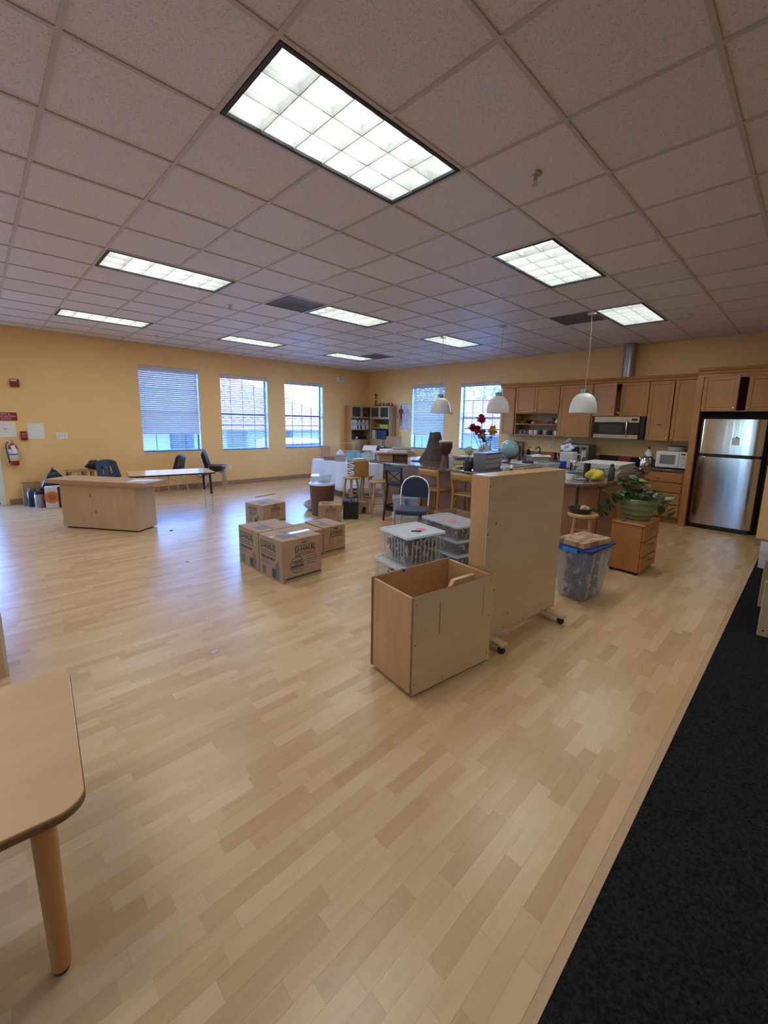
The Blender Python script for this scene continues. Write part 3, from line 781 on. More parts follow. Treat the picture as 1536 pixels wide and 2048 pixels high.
struct(obj('trim_5', MB().box(8.34, 8.36, .44, 1.37, FH + .022, 1.874), mat('fridge_black_and_gap_shade', (0, 0, 0))))  # dark board added as painted shade over the refrigerator
# base cabinets, worktop
def base_cab(label, y0, y1, drawers=(), doors=()):
    loc = (8.5, (y0 + y1) / 2, 0); t = thing('base_cabinet', label, 'cabinet', loc, 0, 'maple base cabinets')
    mb = MB(); mb.M = Matrix.Translation((-loc[0], -loc[1], 0)); mb.box(8.2, XW - .005, y0, y1, .10, .88).box(8.26, XW - .005, y0, y1, 0, .10)
    obj('carcass', mb, M_MAPLE_H, t, bevel=.002)
    for (z0, z1) in drawers:
        d = obj('drawer', MB().box(-.02, 0, -(y1 - y0) / 2 + .02, (y1 - y0) / 2 - .02, z0, z1), M_MAPLE_H, t, bevel=.006, seg=2, loc=(8.199 - loc[0], 0, 0))
        knob(d, -.02, 0, (z0 + z1) / 2)
    for (ya, yb, side) in doors:
        w = ya - yb; d = obj('door', shaker(w, .12, .86, side), M_MAPLE, t, bevel=.003, loc=(8.199 - loc[0], (ya if side < 0 else yb) - loc[1], 0)); knob(d, -.021, side * (w - .03), .80)
    return t
base_cab('maple base cabinet with four drawers below the white microwave', 1.462, 2.2, drawers=[(.705, .86), (.535, .685), (.335, .515), (.125, .315)])
base_cab('maple base cabinet hidden behind the island, left of the cooker', 3.03, 4.0, doors=[(3.98, 3.53, -1), (3.52, 3.05, 1)])
base_cab('maple base cabinet under the sink end of the kitchen counter', 4.005, 5.3, doors=[(5.28, 4.66, -1), (4.65, 4.03, 1)])
def worktop(label, y0, y1):
    t = thing('worktop', label, 'worktop', (8.48, (y0 + y1) / 2, .88))
    obj('slab', MB().box(-.31, .335, -(y1 - y0) / 2, (y1 - y0) / 2, .001, .04), M_GRAN, t, bevel=.008, seg=2)
    obj('backsplash', MB().box(.315, .335, -(y1 - y0) / 2, (y1 - y0) / 2, .04, .15), M_GRAN, t)
worktop('dark granite kitchen worktop under the white microwave', 1.462, 2.2); worktop('dark granite kitchen worktop under the toaster oven', 3.03, 5.32)
t = thing('cooker', 'black cooker between the granite worktops under the steel microwave', 'cooker', (8.5, 2.615, 0))
obj('body', MB().box(-.3, .3, -.4, .4, .05, .905), M_BLACK, t, bevel=.006); obj('oven_door', MB().box(-.33, -.3, -.38, .38, .22, .78), M_INOX, t, bevel=.006)
obj('hob', MB().box(-.3, .3, -.4, .4, .905, .925), mat('hob_glass', (.01, .01, .011), .08), t); obj('back_panel', MB().box(.25, .3, -.4, .4, .925, 1.05), M_BLACK, t, bevel=.01)
obj('handle', MB().tube([(-.33, -.3, .74), (-.37, -.3, .74), (-.37, .3, .74), (-.33, .3, .74)], .01, 8), M_STEEL, t); obj('foot', MB().box(-.25, .28, -.36, .36, 0, .05), M_BLACK, t)
# microwave over the cooker
t = thing('microwave', 'stainless steel microwave built in under the cabinet with ajar door', 'microwave', (8.6, 2.65, 1.385))
obj('case', MB().box(-.16, .215, -.455, .455, .0, .41), M_DARK, t)
fc = MB()
fc.box(-.185, -.16, -.37, .40, .30, .408).box(-.185, -.16, -.37, .40, .006, .085)
obj('steel_fascia', fc, M_INOX, t, bevel=.003)
# curved dark door window
n = 12; top = [( .40 - .77 * k / n, .30 - .0 + .022 * math.sin(PI * k / n) - .012) for k in range(n + 1)]; bot = [(.40 - .77 * k / n, .085 - .018 * math.sin(PI * k / n) + .01) for k in range(n, -1, -1)]
pts = top + bot; mb = MB(); k = len(pts)
mb.add([(-.188, a, b) for a, b in pts] + [(-.16, a, b) for a, b in pts], [tuple(range(k)), tuple(range(2 * k - 1, k - 1, -1))] + [(i, k + i, k + (i + 1) % k, (i + 1) % k) for i in range(k)])
obj('door_window', mb, mat('oven_glass', (.018, .018, .02), .12), t)
obj('inner_window', MB().box(-.1895, -.188, -.1, .3, .12, .26), mat('oven_mesh', (.04, .042, .045), .3), t, bevel=.0)
obj('handle', MB().tube([(-.19, -.19, .05), (-.225, -.185, .10), (-.235, -.185, .2), (-.225, -.18, .30), (-.19, -.175, .345)], .013, 10), M_STEEL, t, smooth=True)
obj('display', MB().box(-.1875, -.185, -.34, -.245, .335, .375), M_BLACK, t)
# yellow cloth glimpsed in the open cabinet
def blob(name, label, cat, loc, rx, ry, rz_, m, seed, amp=.25, group=None, n=18, mm=10, rot_=0, parent=None, kind=None):
    rr_ = random.Random(seed); ph = [(rr_.uniform(1, 4), rr_.uniform(1, 4), rr_.uniform(0, 6), rr_.uniform(0, 6)) for _ in range(4)]
    mb = MB(); vs = []
    for j in range(mm + 1):
        th = PI * j / mm
        for k in range(n):
            a = 2 * PI * k / n
            s = 1 + amp * sum(math.sin(p * a * (1 if i else 1) // 1 * 0 + round(p) * a + c) * math.sin(round(q) * th + d) for i, (p, q, c, d) in enumerate(ph)) / 2
            z = -math.cos(th); vs.append((rx * s * math.sin(th) * math.cos(a), ry * s * math.sin(th) * math.sin(a), max(0, (z * s * .5 + .5)) * rz_))
    fs = [(j * n + k, j * n + (k + 1) % n, (j + 1) * n + (k + 1) % n, (j + 1) * n + k) for j in range(mm) for k in range(n)]
    mb.add(vs, fs)
    o = obj(name, mb, m, parent, smooth=60)
    if parent is None: tag(o, label, cat, group, loc, rot_)
    else: o.location = loc
    if kind: o['kind'] = kind
    return o
M_YEL = mat('yellow_cloth', (.75, .62, .06), .85, bump=.3, bscale=90)
blob('cloth', 'yellow cloth glimpsed inside the ajar cabinet above the microwave', 'cloth', (8.60, 2.63, 1.82), .09, .11, .07, M_YEL, 5)
blob('bundle', 'dark folded bundle on the yellow cloth inside the ajar cabinet', 'bundle', (8.62, 2.63, 1.895), .09, .11, .05, mat('slate_cloth', (.09, .10, .14), .8), 6)

# cups and dishes on the open shelves
M_MUGB = mat('blue_mug_glaze', (.16, .22, .42), .25); M_MUGW = mat('white_mug_glaze', (.78, .78, .76), .25); M_MUGK = mat('black_mug_glaze', (.015, .015, .018), .25); M_MUGG = mat('grey_mug_glaze', (.42, .43, .45), .3)
def mug(y, m, label, hy=1, r=.042, h=.095, x=8.60, z=1.404):
    t = thing('mug', label, 'mug', (x, y, z), 0, 'mugs on the open cabinet shelf')
    obj('cup', MB().lathe([(r * .85, 0), (r, .012), (r, h), (r - .004, h), (r - .005, .01), (.001, .008)], 16, cap1=False), m, t, smooth=True)
    obj('handle', MB().tube([(0, hy * r * .95, h * .78), (-.004, hy * (r + .022), h * .8), (-.006, hy * (r + .03), h * .5), (-.004, hy * (r + .022), h * .22), (0, hy * r * .95, h * .25)], .006, 6), m, t, smooth=True)
mug(4.67, M_MUGB, 'blue mug at the left end of the open cabinet shelf'); mug(4.575, M_MUGB, 'second blue mug, next to the white handled mug', -1, .036)
mug(4.425, M_MUGW, 'white mug right of the blue mugs on the cabinet shelf'); mug(4.315, M_MUGW, 'white mug in the middle of the cup shelf, handle to the left', 1); mug(4.205, M_MUGK, 'small black mug squeezed between pale mugs on the shelf', 1, .034); mug(4.10, M_MUGG, 'grey mug in front of the black pot on the cup shelf', 1, .04)
mug(3.865, M_MUGW, 'white mug with dark inside at the right end of the cup shelf', 1, .042)
tag(obj('pot', MB().lathe([(.04, 0), (.05, .02), (.052, .09), (.046, .095), (.04, .02), (.001, .015)], 18, cap1=False), M_MUGK, smooth=True), 'black pot at the right of the cup shelf', 'pot', 'dishes on the open cabinet shelf', (8.62, 3.995, 1.404))
def bowl(y, m, label, r=.07, h=.05, z=1.634, x=8.62):
    tag(obj('bowl', MB().lathe([(r * .4, 0), (r * .8, h * .5), (r, h), (r - .005, h), (r * .75, h * .5), (.001, .008)], 18, cap1=False), m, smooth=True), label, 'bowl', 'dishes on the open cabinet shelf', (x, y, z))
bowl(4.64, mat('olive_glaze', (.20, .22, .05), .3), 'olive green bowl at the left of the upper open shelf'); bowl(4.50, M_MUGK, 'dark bowl beside the olive bowl on the upper shelf', .07, .085); bowl(4.38, M_MUGW, 'shallow white bowl in front on the upper open shelf', .05, .035, x=8.57); bowl(4.08, M_MUGB, 'wide blue bowl on the right of the upper open shelf', .085, .06)
tag(obj('jug', MB().lathe([(.035, 0), (.04, .06), (.03, .11), (.033, .13)], 14), M_MUGK, smooth=True), 'slim black jug on the upper open cabinet shelf', 'jug', 'dishes on the open cabinet shelf', (8.62, 3.945, 1.634))
t = thing('teapot', 'white patterned teapot at the right end of the upper shelf', 'teapot', (8.60, 3.868, 1.634), 0, 'dishes on the open cabinet shelf')
obj('body', MB().sphere((0, 0, .045), .045, 14, 9), M_MUGW, t, smooth=True); obj('lid', MB().lathe([(.022, 0), (.02, .012), (.006, .016), (.008, .026), (.003, .03)], 12, (0, 0, .085)), M_MUGW, t, smooth=True)

# duct
t = thing('duct', 'round galvanised duct rising from the cabinets to the ceiling', 'duct', (8.65, 2.62, 2.505))
mb = MB().lathe([(.105, 0), (.105, .59)], 22, cap0=False, cap1=False).lathe([(.108, 0), (.108, .03)], 22, cap0=False, cap1=False)
obj('pipe', mb, mat('galvanised', (.34, .35, .38), .38, metal=.8, var=.1, vscale=5), t, smooth=True)
obj('collar', MB().lathe([(.13, 0), (.125, .012), (.107, .014)], 22, (0, 0, 0)), mat('galvanised_collar', (.36, .37, .40), .4, metal=.8), t, smooth=True)

# toaster oven, kettle, white microwave
M_OVENG = mat('toaster_grey', (.10, .10, .095), .4)
t = thing('toaster_oven', 'grey toaster oven on the worktop behind the white jug', 'oven', (8.53, 3.36, .921))
obj('case', MB().box(-.18, .2, -.28, .28, .02, .33), M_OVENG, t, bevel=.012, seg=2)
obj('face', MB().box(-.2, -.18, -.275, .275, .025, .325), M_INOX, t, bevel=.006); obj('door_window', MB().box(-.205, -.2, -.11, .25, .06, .27), mat('toaster_window', (.03, .03, .034), .15), t)
obj('handle', MB().tube([(-.2, -.09, .29), (-.235, -.09, .29), (-.235, .23, .29), (-.2, .23, .29)], .009, 8), M_STEEL, t)
obj('control_panel', MB().box(-.204, -.2, -.255, -.14, .05, .31), M_INOX, t); obj('display', MB().box(-.206, -.204, -.24, -.155, .24, .28), M_BLACK, t)
obj('keypad', MB().box(-.2055, -.204, -.24, -.155, .09, .21), mat('keypad_grey', (.5, .5, .5), .5), t)
mb = MB()
for x in (-.15, .16):
    for y in (-.24, .24): mb.lathe([(.016, 0), (.016, .02)], 8, (x, y, 0))
obj('feet', mb, M_BLACK, t)
blob('plastic_bag', 'crumpled clear plastic bag lying on the toaster oven', 'bag', (8.5, 3.52, 1.253), .12, .1, .09, mat('bag_grey', (.42, .42, .45), .35), 8, .35)
t = thing('kettle', 'shiny steel kettle with black handle on the kitchen worktop', 'kettle', (8.42, 2.12, .921))
obj('body', MB().lathe([(.075, 0), (.085, .012), (.08, .09), (.06, .15), (.045, .165)], 22), mat('polished_steel', (.75, .74, .72), .08, metal=1), t, smooth=True)
obj('lid', MB().lathe([(.045, .165), (.03, .18), (.008, .185), (.012, .2), (.004, .205)], 16), mat('polished_steel', (0, 0, 0)), t, smooth=True)
obj('handle', MB().tube([(0, -.045, .165), (0, -.10, .175), (0, -.125, .12), (0, -.115, .05), (0, -.08, .03)], .013, 8), M_BLACK, t, smooth=True)
obj('spout', MB().tube([(0, .06, .12), (0, .095, .15)], [.022, .012], 10), mat('polished_steel', (0, 0, 0)), t, smooth=True)
t = thing('soap_bottle', 'white bottle with a small red cap behind the kettle', 'bottle', (8.66, 2.135, .921))
obj('bottle', MB().lathe([(.06, 0), (.062, .02), (.06, .24), (.03, .28), (.022, .30)], 16), M_WHITE, t, smooth=True); obj('cap', MB().lathe([(.022, .30), (.022, .345), (.01, .35)], 12), mat('dull_red_cap', (.25, .07, .06), .5), t, smooth=True)
t = tag(obj('spice_rack', MB().box(-.06, .06, -.1, .1, 0, .13), mat('red_tin', (.28, .02, .03), .4), bevel=.01, seg=2), 'dark red tin standing on the cooker', 'tin', loc=(8.52, 2.47, .926))
t.name = 'tin'
M_MWW = mat('microwave_white', (.74, .74, .72), .35)
t = thing('microwave', 'white countertop microwave beside the refrigerator panel', 'microwave', (8.55, 1.70, .921))
obj('case', MB().box(-.19, .2, -.215, .235, .015, .29), M_MWW, t, bevel=.01, seg=2)
obj('door', MB().box(-.215, -.19, -.10, .235, .018, .287), M_MWW, t, bevel=.006, seg=2); obj('door_window', MB().box(-.2175, -.215, -.05, .175, .075, .235), mat('grey_mesh_window', (.22, .22, .235), .25), t)
obj('control_panel', MB().box(-.213, -.19, -.213, -.105, .018, .287), M_MWW, t, bevel=.004); obj('display', MB().box(-.2145, -.213, -.19, -.13, .24, .262), M_BLACK, t)
obj('keypad', MB().box(-.2145, -.213, -.195, -.125, .05, .215), mat('keypad_pale', (.6, .6, .59), .5), t)
mb = MB()
for x in (-.16, .16):
    for y in (-.18, .2): mb.lathe([(.014, 0), (.014, .015)], 8, (x, y, 0))
obj('feet', mb, M_BLACK, t)
t = thing('casserole', 'glass casserole dish with dark wooden lid on the white microwave', 'casserole', (8.57, 1.70, 1.212))
obj('dish', MB().lathe([(.11, 0), (.125, .02), (.13, .075), (.125, .075), (.12, .02), (.001, .012)], 22, cap1=False), clear('casserole_glass', (.75, .75, .72), .5), t, smooth=True); obj('lid', MB().lathe([(.135, .075), (.135, .088), (.06, .098), (.001, .1)], 22, cap1=False), mat('dark_wood_lid', (.10, .05, .025), .5), t, smooth=True)
t = thing('socket', 'white wall socket above the kitchen worktop', 'socket', (XW - .001, 4.08, 1.12), 0, 'white wall sockets')
obj('plate', MB().box(-.007, 0, -.037, .037, 0, .118), M_WHITE, t, bevel=.003)
for z in (.03, .088): obj('outlet', MB().box(-.009, -.007, -.017, .017, z - .014, z + .014), mat('socket_face', (.6, .6, .58), .4), t)
# things at the back of the worktop
t = thing('picture_frame', 'dark wooden picture frame leaning at the back of the worktop', 'frame', (8.74, 4.80, .921))
mb = MB(); mb.box(0, .02, -.12, .12, 0, .03).box(0, .02, -.12, .12, .28, .31).box(0, .02, -.12, -.09, .03, .28).box(0, .02, .09, .12, .03, .28); obj('frame', mb, wood('dark_frame', (.12, .07, .035), (.18, .11, .06), 'z'), t)
obj('picture', MB().box(.006, .016, -.09, .09, .03, .28), mat('brown_print', (.20, .15, .10), .6, var=.5, vscale=14), t)
t = thing('soap_dispenser', 'black soap dispenser with pump on the worktop by the globe', 'dispenser', (8.48, 4.40, .921))
obj('bottle', MB().lathe([(.05, 0), (.055, .02), (.05, .13), (.02, .16)], 14), M_BLACK, t, smooth=True); obj('pump', MB().tube([(0, 0, .15), (0, 0, .21), (-.0, -.06, .205)], .008, 8), M_BLACK, t)
t = thing('faucet', 'dark bent faucet at the sink between dispenser and red box', 'faucet', (8.62, 4.2, .921))
obj('base', MB().lathe([(.03, 0), (.02, .03), (.014, .05)], 12), M_BLACK, t, smooth=True); obj('spout', MB().tube([(0, 0, .04), (0, 0, .18), (-.04, .01, .22), (-.11, .03, .2), (-.13, .035, .16)], .012, 10), M_BLACK, t, smooth=True)
tag(obj('box', MB().box(-.08, .08, -.14, .14, 0, .13), mat('brick_red_card', (.30, .07, .05), .7), bevel=.003), 'flat red box standing behind the grey carton on the worktop', 'box', loc=(8.5, 3.93, .921))

# ------------------------------------------------------------------ island
ISX0, ISX1, ISY0, ISY1 = 4.95, 7.28, 1.755, 5.62
t = thing('island_counter', 'large kitchen island with brown granite top and reddish wood panels', 'counter', (6.1, 3.7, 0))
def ipoly(o):
    return [(ISX0 + o - 6.1, ISY1 - o - 3.7), (ISX0 + o - 6.1, 2.08 + o * .41 - 3.7), (ISX0 + .325 + o * .41 - 6.1, ISY0 + o - 3.7), (ISX1 - o - 6.1, ISY0 + o - 3.7), (ISX1 - o - 6.1, ISY1 - o - 3.7)]
obj('granite_top', MB().prism(ipoly(0), .888, .93), M_GRAN, t, bevel=.01, seg=2)
OV = .32
body = [(ISX0 + OV - 6.1, ISY1 - .04 - 3.7), (ISX0 + OV - 6.1, 2.0 - 3.7), (5.36 - 6.1, ISY0 + .05 - 3.7), (ISX1 - .03 - 6.1, ISY0 + .05 - 3.7), (ISX1 - .03 - 6.1, ISY1 - .04 - 3.7)]
obj('carcass', MB().prism(body, .09, .887), M_CHERRY, t)
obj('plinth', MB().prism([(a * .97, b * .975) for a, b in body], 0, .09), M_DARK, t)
xs = ISX0 + OV - 6.1
ys = [5.56, 4.62, 3.72, 2.82, 2.03]
for a, b in zip(ys, ys[1:]):
    obj('panel', MB().box(xs - .012, xs - .001, b - 3.7 + .008, a - 3.7 - .008, .1, .885), M_CHERRY, t, bevel=.003)
for y in ys: obj('stile', MB().box(xs - .016, xs - .001, y - .012 - 3.7, y + .012 - 3.7, .1, .886), mat('dark_stile', (.05, .022, .015), .4), t)
dl = obj('panel', MB().box(0, .33, -.012, -.001, .11, .87), M_CHERRY, t, bevel=.003, loc=(ISX0 + OV - 6.1 + .0, 2.0 - 3.7, 0)); dl.rotation_euler = (0, 0, math.atan2(ISY0 + .05 - 2.0, 5.36 - (ISX0 + OV))); dl.hide_render = False
COL.objects.unlink(dl); bpy.data.objects.remove(dl)
ex = [5.37, 6.02, 6.66, 7.24]
for a, b in zip(ex, ex[1:]):
    d = obj('door', MB().box(a - 6.1 + .012, b - 6.1 - .012, ISY0 + .028 - 3.7, ISY0 + .049 - 3.7, .11, .86), M_CHERRY if a < 5.5 else M_MAPLE, t, bevel=.004)

# ------------------------------------------------------------------ pendant lamps
M_FROST = mat('frosted_glass', (.70, .72, .73), .35, spec=.4, trans=.0)
M_CORD = mat('lamp_cord', (.45, .42, .40), .6)
def pendant(x, y, label, sway=0.0):
    t = thing('pendant_lamp', label, 'lamp', (x, y, CEIL), 0, 'frosted dome pendant lamps over the island')
    zb = 1.79 - CEIL
    prof = [(.046, .27)] + [(.048 + .130 * math.sin(a) , .262 * (math.cos(a) ** .9)) for a in [R(d) for d in (4, 14, 26, 38, 50, 62, 74, 84, 90)]]
    prof = [(r, z + zb) for r, z in prof]
    inner = [(r - .006, z - .004) for r, z in reversed(prof)]
    obj('shade', MB().lathe(prof[::-1] if False else prof + inner, 28, cap0=False, cap1=False), M_FROST, t, smooth=True)
    obj('cap', MB().lathe([(.05, zb + .262), (.052, zb + .312), (.046, zb + .322), (.008, zb + .326)], 16), mat('lamp_cap_grey', (.26, .25, .24), .4, metal=.7), t, smooth=True)
    pts = [(sway * math.sin(PI * k / 10) + sway * .0, 0, zb + .325 - k / 10 * (zb + .325 + .03)) for k in range(11)]
    obj('cord', MB().tube(pts, .0035, 6), M_CORD, t)
    obj('canopy', MB().lathe([(.055, -.002), (.05, -.022), (.012, -.032)], 18), M_WHITE, t, smooth=True)
    obj('bulb', MB().lathe([(.014, zb + .26), (.016, zb + .22), (.028, zb + .17), (.02, zb + .135), (.004, zb + .13)], 12), mat('opal_bulb', (.8, .8, .78), .3), t, smooth=True)
pendant(5.97, 4.85, 'leftmost of the three frosted pendant lamps, before the closed blind')
pendant(5.97, 3.67, 'middle of the three frosted pendant lamps, before the open window')
pendant(5.97, 2.33, 'right of the three frosted pendant lamps, before the tall cabinet', .04)

# ------------------------------------------------------------------ wooden furniture in the foreground
M_PLY = wood('birch_plywood', (.52, .39, .245), (.61, .475, .32), 'x', .5, 1.6, coat=.1)
M_PLYV = wood('birch_plywood_upright', (.52, .39, .245), (.61, .475, .32), 'z', .5, 1.6, coat=.1)
M_PINE = wood('warm_maple_board', (.50, .275, .105), (.60, .36, .165), 'y', .4, 2.0, coat=.2)
M_PINEV = wood('warm_maple_upright', (.50, .275, .105), (.60, .36, .165), 'z', .4, 2.0, coat=.2)
M_EDGE = mat('plywood_edge', (.20, .115, .055), .6, var=.3, vscale=30)
M_SCREW = mat('dark_screw', (.03, .02, .015), .5)
M_TOP = wood('table_laminate', (.55, .345, .165), (.62, .41, .21), 'x', .35, 1.2, coat=.2)
M_LEG = wood('table_leg_wood', (.44, .20, .055), (.52, .26, .085), 'z', .4, 2.5, coat=.2)

# near table, lower left
t = thing('table', 'maple topped low table with rounded corners and round wooden legs, nearest the viewer', 'table', (-.43, 1.755, 0), R(-4.5))
obj('tabletop', MB().rrect(-.62, .575, -.41, .41, .5395, .5605, .07, 8), M_TOP, t, bevel=.002)
obj('edge_band', MB().rrect(-.623, .578, -.413, .413, .534, .5535, .073, 8), M_EDGE, t)
for x, y in ((.478, -.345), (.478, .345), (-.52, -.345), (-.52, .345)):
    obj('leg', MB().lathe([(.021, .012), (.024, .02), (.030, .533)], 16), M_LEG, t, smooth=True, loc=(x, y, 0)); 
    obj('foot_cap', MB().lathe([(.019, 0), (.021, .013)], 12), M_BLACK, t, loc=(x, y, 0))
for y in (-.31, .31): obj('apron', MB().box(-.48, .44, y - .01, y + .01, .485, .535), M_LEG, t, bevel=.003)
for x in (-.5, .53): obj('brace', MB().box(x - .02, x + .015, -.29, -.19, .505, .534), M_EDGE, t, bevel=.004)

# low cabinet at the left edge
t = thing('low_cabinet', 'low maple cabinet at the left edge of the room view, behind the near table', 'cabinet', (-.40, 3.56, 0), R(2))
obj('side_panel', MB().box(.365, .385, -.2, .2, 0, .42), M_PLYV, t, bevel=.002); obj('side_panel', MB().box(-.385, -.365, -.2, .2, 0, .42), M_PLYV, t)
obj('front_panel', MB().box(-.365, .365, -.2, -.185, .0, .42), M_PINE, t); obj('top_board', MB().box(-.365, .365, -.185, .2, .40, .42), M_PINE, t); obj('back_panel', MB().box(-.365, .365, .185, .2, 0, .40), M_PINE, t)

# open wooden bin in the foreground
t = thing('storage_crate', 'open topped birch plywood crate standing in front of the tall wooden panel', 'crate', (1.66, 1.49, 0), R(-7.4))
bl, bd_, bh = .696, .423, .632
def drow(parent, pts, r, m, M=None, name='screw'):
    mb = MB()
    for (x, y, z) in pts: mb.lathe([(r, 0), (r, .0015), (.001, .002)], 8, (0, 0, 0)) if False else None
    for (x, y, z) in pts:
        mb.M = rot(PI / 2, 0, 0, (x, y, z)); mb.lathe([(r, 0), (r, .0012)], 8)
    mb.M = None
    o = obj(name, mb, m, parent); o['kind'] = 'stuff'; return o
obj('front_panel', MB().box(0, bl, 0, .016, .02, bh), M_PLY, t, bevel=.002)
obj('back_panel', MB().box(0, bl, bd_ - .016, bd_, .02, bh), M_PINE, t, bevel=.002)
obj('end_panel', MB().box(.004, .020, .0165, bd_ - .0165, .02, bh - .006), M_PINEV, t, bevel=.002)
obj('end_panel', MB().box(bl - .020, bl - .004, .0165, bd_ - .0165, .02, bh - .006), M_PINEV, t, bevel=.002)
obj('bottom_board', MB().box(.021, bl - .021, .017, bd_ - .017, .05, .066), M_PINE, t)
obj('ply_edge', MB().box(-.0015, .0, .0, .016, .021, bh - .001).box(-.0015, .0, bd_ - .016, bd_, .021, bh - .001).box(.0, bl, -.0, .016, bh, bh + .0012).box(0, bl, bd_ - .016, bd_, bh, bh + .0012), M_EDGE, t)
obj('plinth', MB().box(.03, bl - .03, .03, bd_ - .03, 0, .02), M_DARK, t)  # black block painted as the shadow gap under the crate
mb = MB(); mb.add([(.27,.0175,.55),(.53,.0175,.55),(.53,.0175,.662),(.34,.0175,.662),(.27,.045,.55),(.53,.045,.55),(.53,.045,.662),(.34,.045,.662)], [(0,1,2,3),(7,6,5,4),(0,4,5,1),(1,5,6,2),(2,6,7,3),(3,7,4,0)])
obj('cleat', mb, M_PINE, t)
drow(t, [(.02, 0, .09), (.02, 0, .34), (.02, 0, .59), (bl - .03, 0, .08), (bl - .03, 0, .35), (bl - .03, 0, .60), (.25, 0, .06), (.47, 0, .06)], .004, M_SCREW)
M_GOUGE = mat('gouge', (.30, .175, .075), .7)
obj('scratch', MB().prism([(0, 0), (.008, .0), (.010, .18), (.002, .215)], 0, .0006), M_GOUGE, t, loc=(.205, -.0003, .36)).rotation_euler = (PI / 2, 0, 0)
obj('scratch', MB().prism([(0, 0), (.004, .0), (.006, .19), (.001, .22)], 0, .0006), M_GOUGE, t, loc=(.60, -.0003, .36)).rotation_euler = (PI / 2, 0, 0)
M_BTAPE = mat('blue_tape', (.02, .09, .45), .6)
obj('tape', MB().box(.24, .262, bd_ - .019, bd_ + .002, bh - .012, bh + .003), M_BTAPE, t)

# tall wooden divider on castors
t = thing('divider_panel', 'tall birch plywood back of a wheeled divider behind the open crate', 'divider', (2.43, 1.525, 0), R(-7.2))
dw, dd, dz0, dz1 = .945, .155, .085, 1.268
obj('face_panel', MB().box(0, dw, 0, .012, dz0, dz1), M_PLY, t, bevel=.002)
obj('side_board', MB().box(0, .02, .0125, dd, dz0, dz1), M_PINEV, t, bevel=.002); obj('side_board', MB().box(dw - .02, dw, .0125, dd, dz0, dz1), M_PINEV, t, bevel=.002)
obj('top_board', MB().box(.0205, dw - .0205, .0125, dd, dz1 - .02, dz1), M_PINE, t, bevel=.002); obj('bottom_board', MB().box(.0205, dw - .0205, .0125, dd, dz0, dz0 + .02), M_PINE, t)
for z in (.48, .86): obj('shelf', MB().box(.0205, dw - .0205, .0125, dd, z, z + .018), M_PINE, t)
drow(t, [(.012, 0, z) for z in (.17, .52, .86, 1.2)] + [(dw - .012, 0, z) for z in (.13, .36, .62, .88, 1.19)] + [(.25, 0, .1), (.5, 0, .1), (.75, 0, .1), (.1, 0, .93), (.3, 0, .2), (.12, 0, .43)], .006, M_SCREW)
for x in (.09, dw - .09):
    ft = obj('foot_board', MB().box(-.035, .035, -.15, .33, .058, .082), M_PLYV, t, bevel=.004, loc=(x, 0, 0))
    for y in (-.12, .30):
        mb = MB(); mb.M = rot(0, PI / 2, 0, (-.013, y, .028)); mb.lathe([(.02, 0), (.028, .003), (.028, .023), (.02, .026)], 14); mb.M = None
        mb.box(-.02, .02, y - .02, y + .02, .05, .058).box(-.018, -.014, y - .012, y + .012, .028, .05).box(.014, .018, y - .012, y + .012, .028, .05)
        obj('castor', mb, M_BLACK, ft)

# ------------------------------------------------------------------ moving boxes
M_CARD = mat('cardboard', (.40, .255, .155), .8, var=.05, vscale=5)
M_CARDD = mat('cardboard_seam', (.21, .125, .07), .85)
M_INK = mat('dark_green_print', (.05, .065, .055), .7); M_INKG = mat('faded_print', (.19, .155, .125), .75); M_INKR = mat('red_brown_print', (.28, .095, .06), .75)
M_TAPE = mat('shiny_packing_tape', (.42, .30, .20), .10, coat=1.0)
def face(side, w, d, h):
    """matrix that lays x right / y up artwork on a box face; origin at the centre of the face"""
    if side == 'left': return Matrix(((0, 0, -1, -w / 2 - .0006), (-1, 0, 0, 0), (0, 1, 0, h / 2), (0, 0, 0, 1)))
    if side == 'front': return Matrix(((1, 0, 0, 0), (0, 0, -1, -d / 2 - .0006), (0, 1, 0, h / 2), (0, 0, 0, 1)))
    if side == 'top': return Matrix(((1, 0, 0, 0), (0, 1, 0, 0), (0, 0, 1, h + .0006), (0, 0, 0, 1)))
def flat(M, shapes):
    mb = MB(); mb.M = M
    for s in shapes:
        if len(s) == 4: mb.box(s[0], s[1], s[2], s[3], -.0004, .0006)
        else: mb.prism(s, -.0004, .0006)
    return mb
def ring(cx, cy, r0, r1, n=28):
    return [[(cx + r0 * math.cos(2 * PI * k / n), cy + r0 * math.sin(2 * PI * k / n)), (cx + r1 * math.cos(2 * PI * k / n), cy + r1 * math.sin(2 * PI * k / n)),
             (cx + r1 * math.cos(2 * PI * (k + 1) / n), cy + r1 * math.sin(2 * PI * (k + 1) / n)), (cx + r0 * math.cos(2 * PI * (k + 1) / n), cy + r0 * math.sin(2 * PI * (k + 1) / n)), (cx + r0 * math.cos(2 * PI * k / n), cy + r0 * math.sin(2 * PI * k / n) + 1e-5)][:4] + [] for k in range(n)]
def quads(M, qs):
    mb = MB(); mb.M = M
    for q in qs:
        n = len(q); mb.add([(x, y, .0004) for x, y in q], [tuple(range(n))])
    return mb
def frame_rect(x0, x1, y0, y1, t):
    return [(x0, x1, y0, y0 + t), (x0, x1, y1 - t, y1), (x0, x0 + t, y0 + t, y1 - t), (x1 - t, x1, y0 + t, y1 - t)]
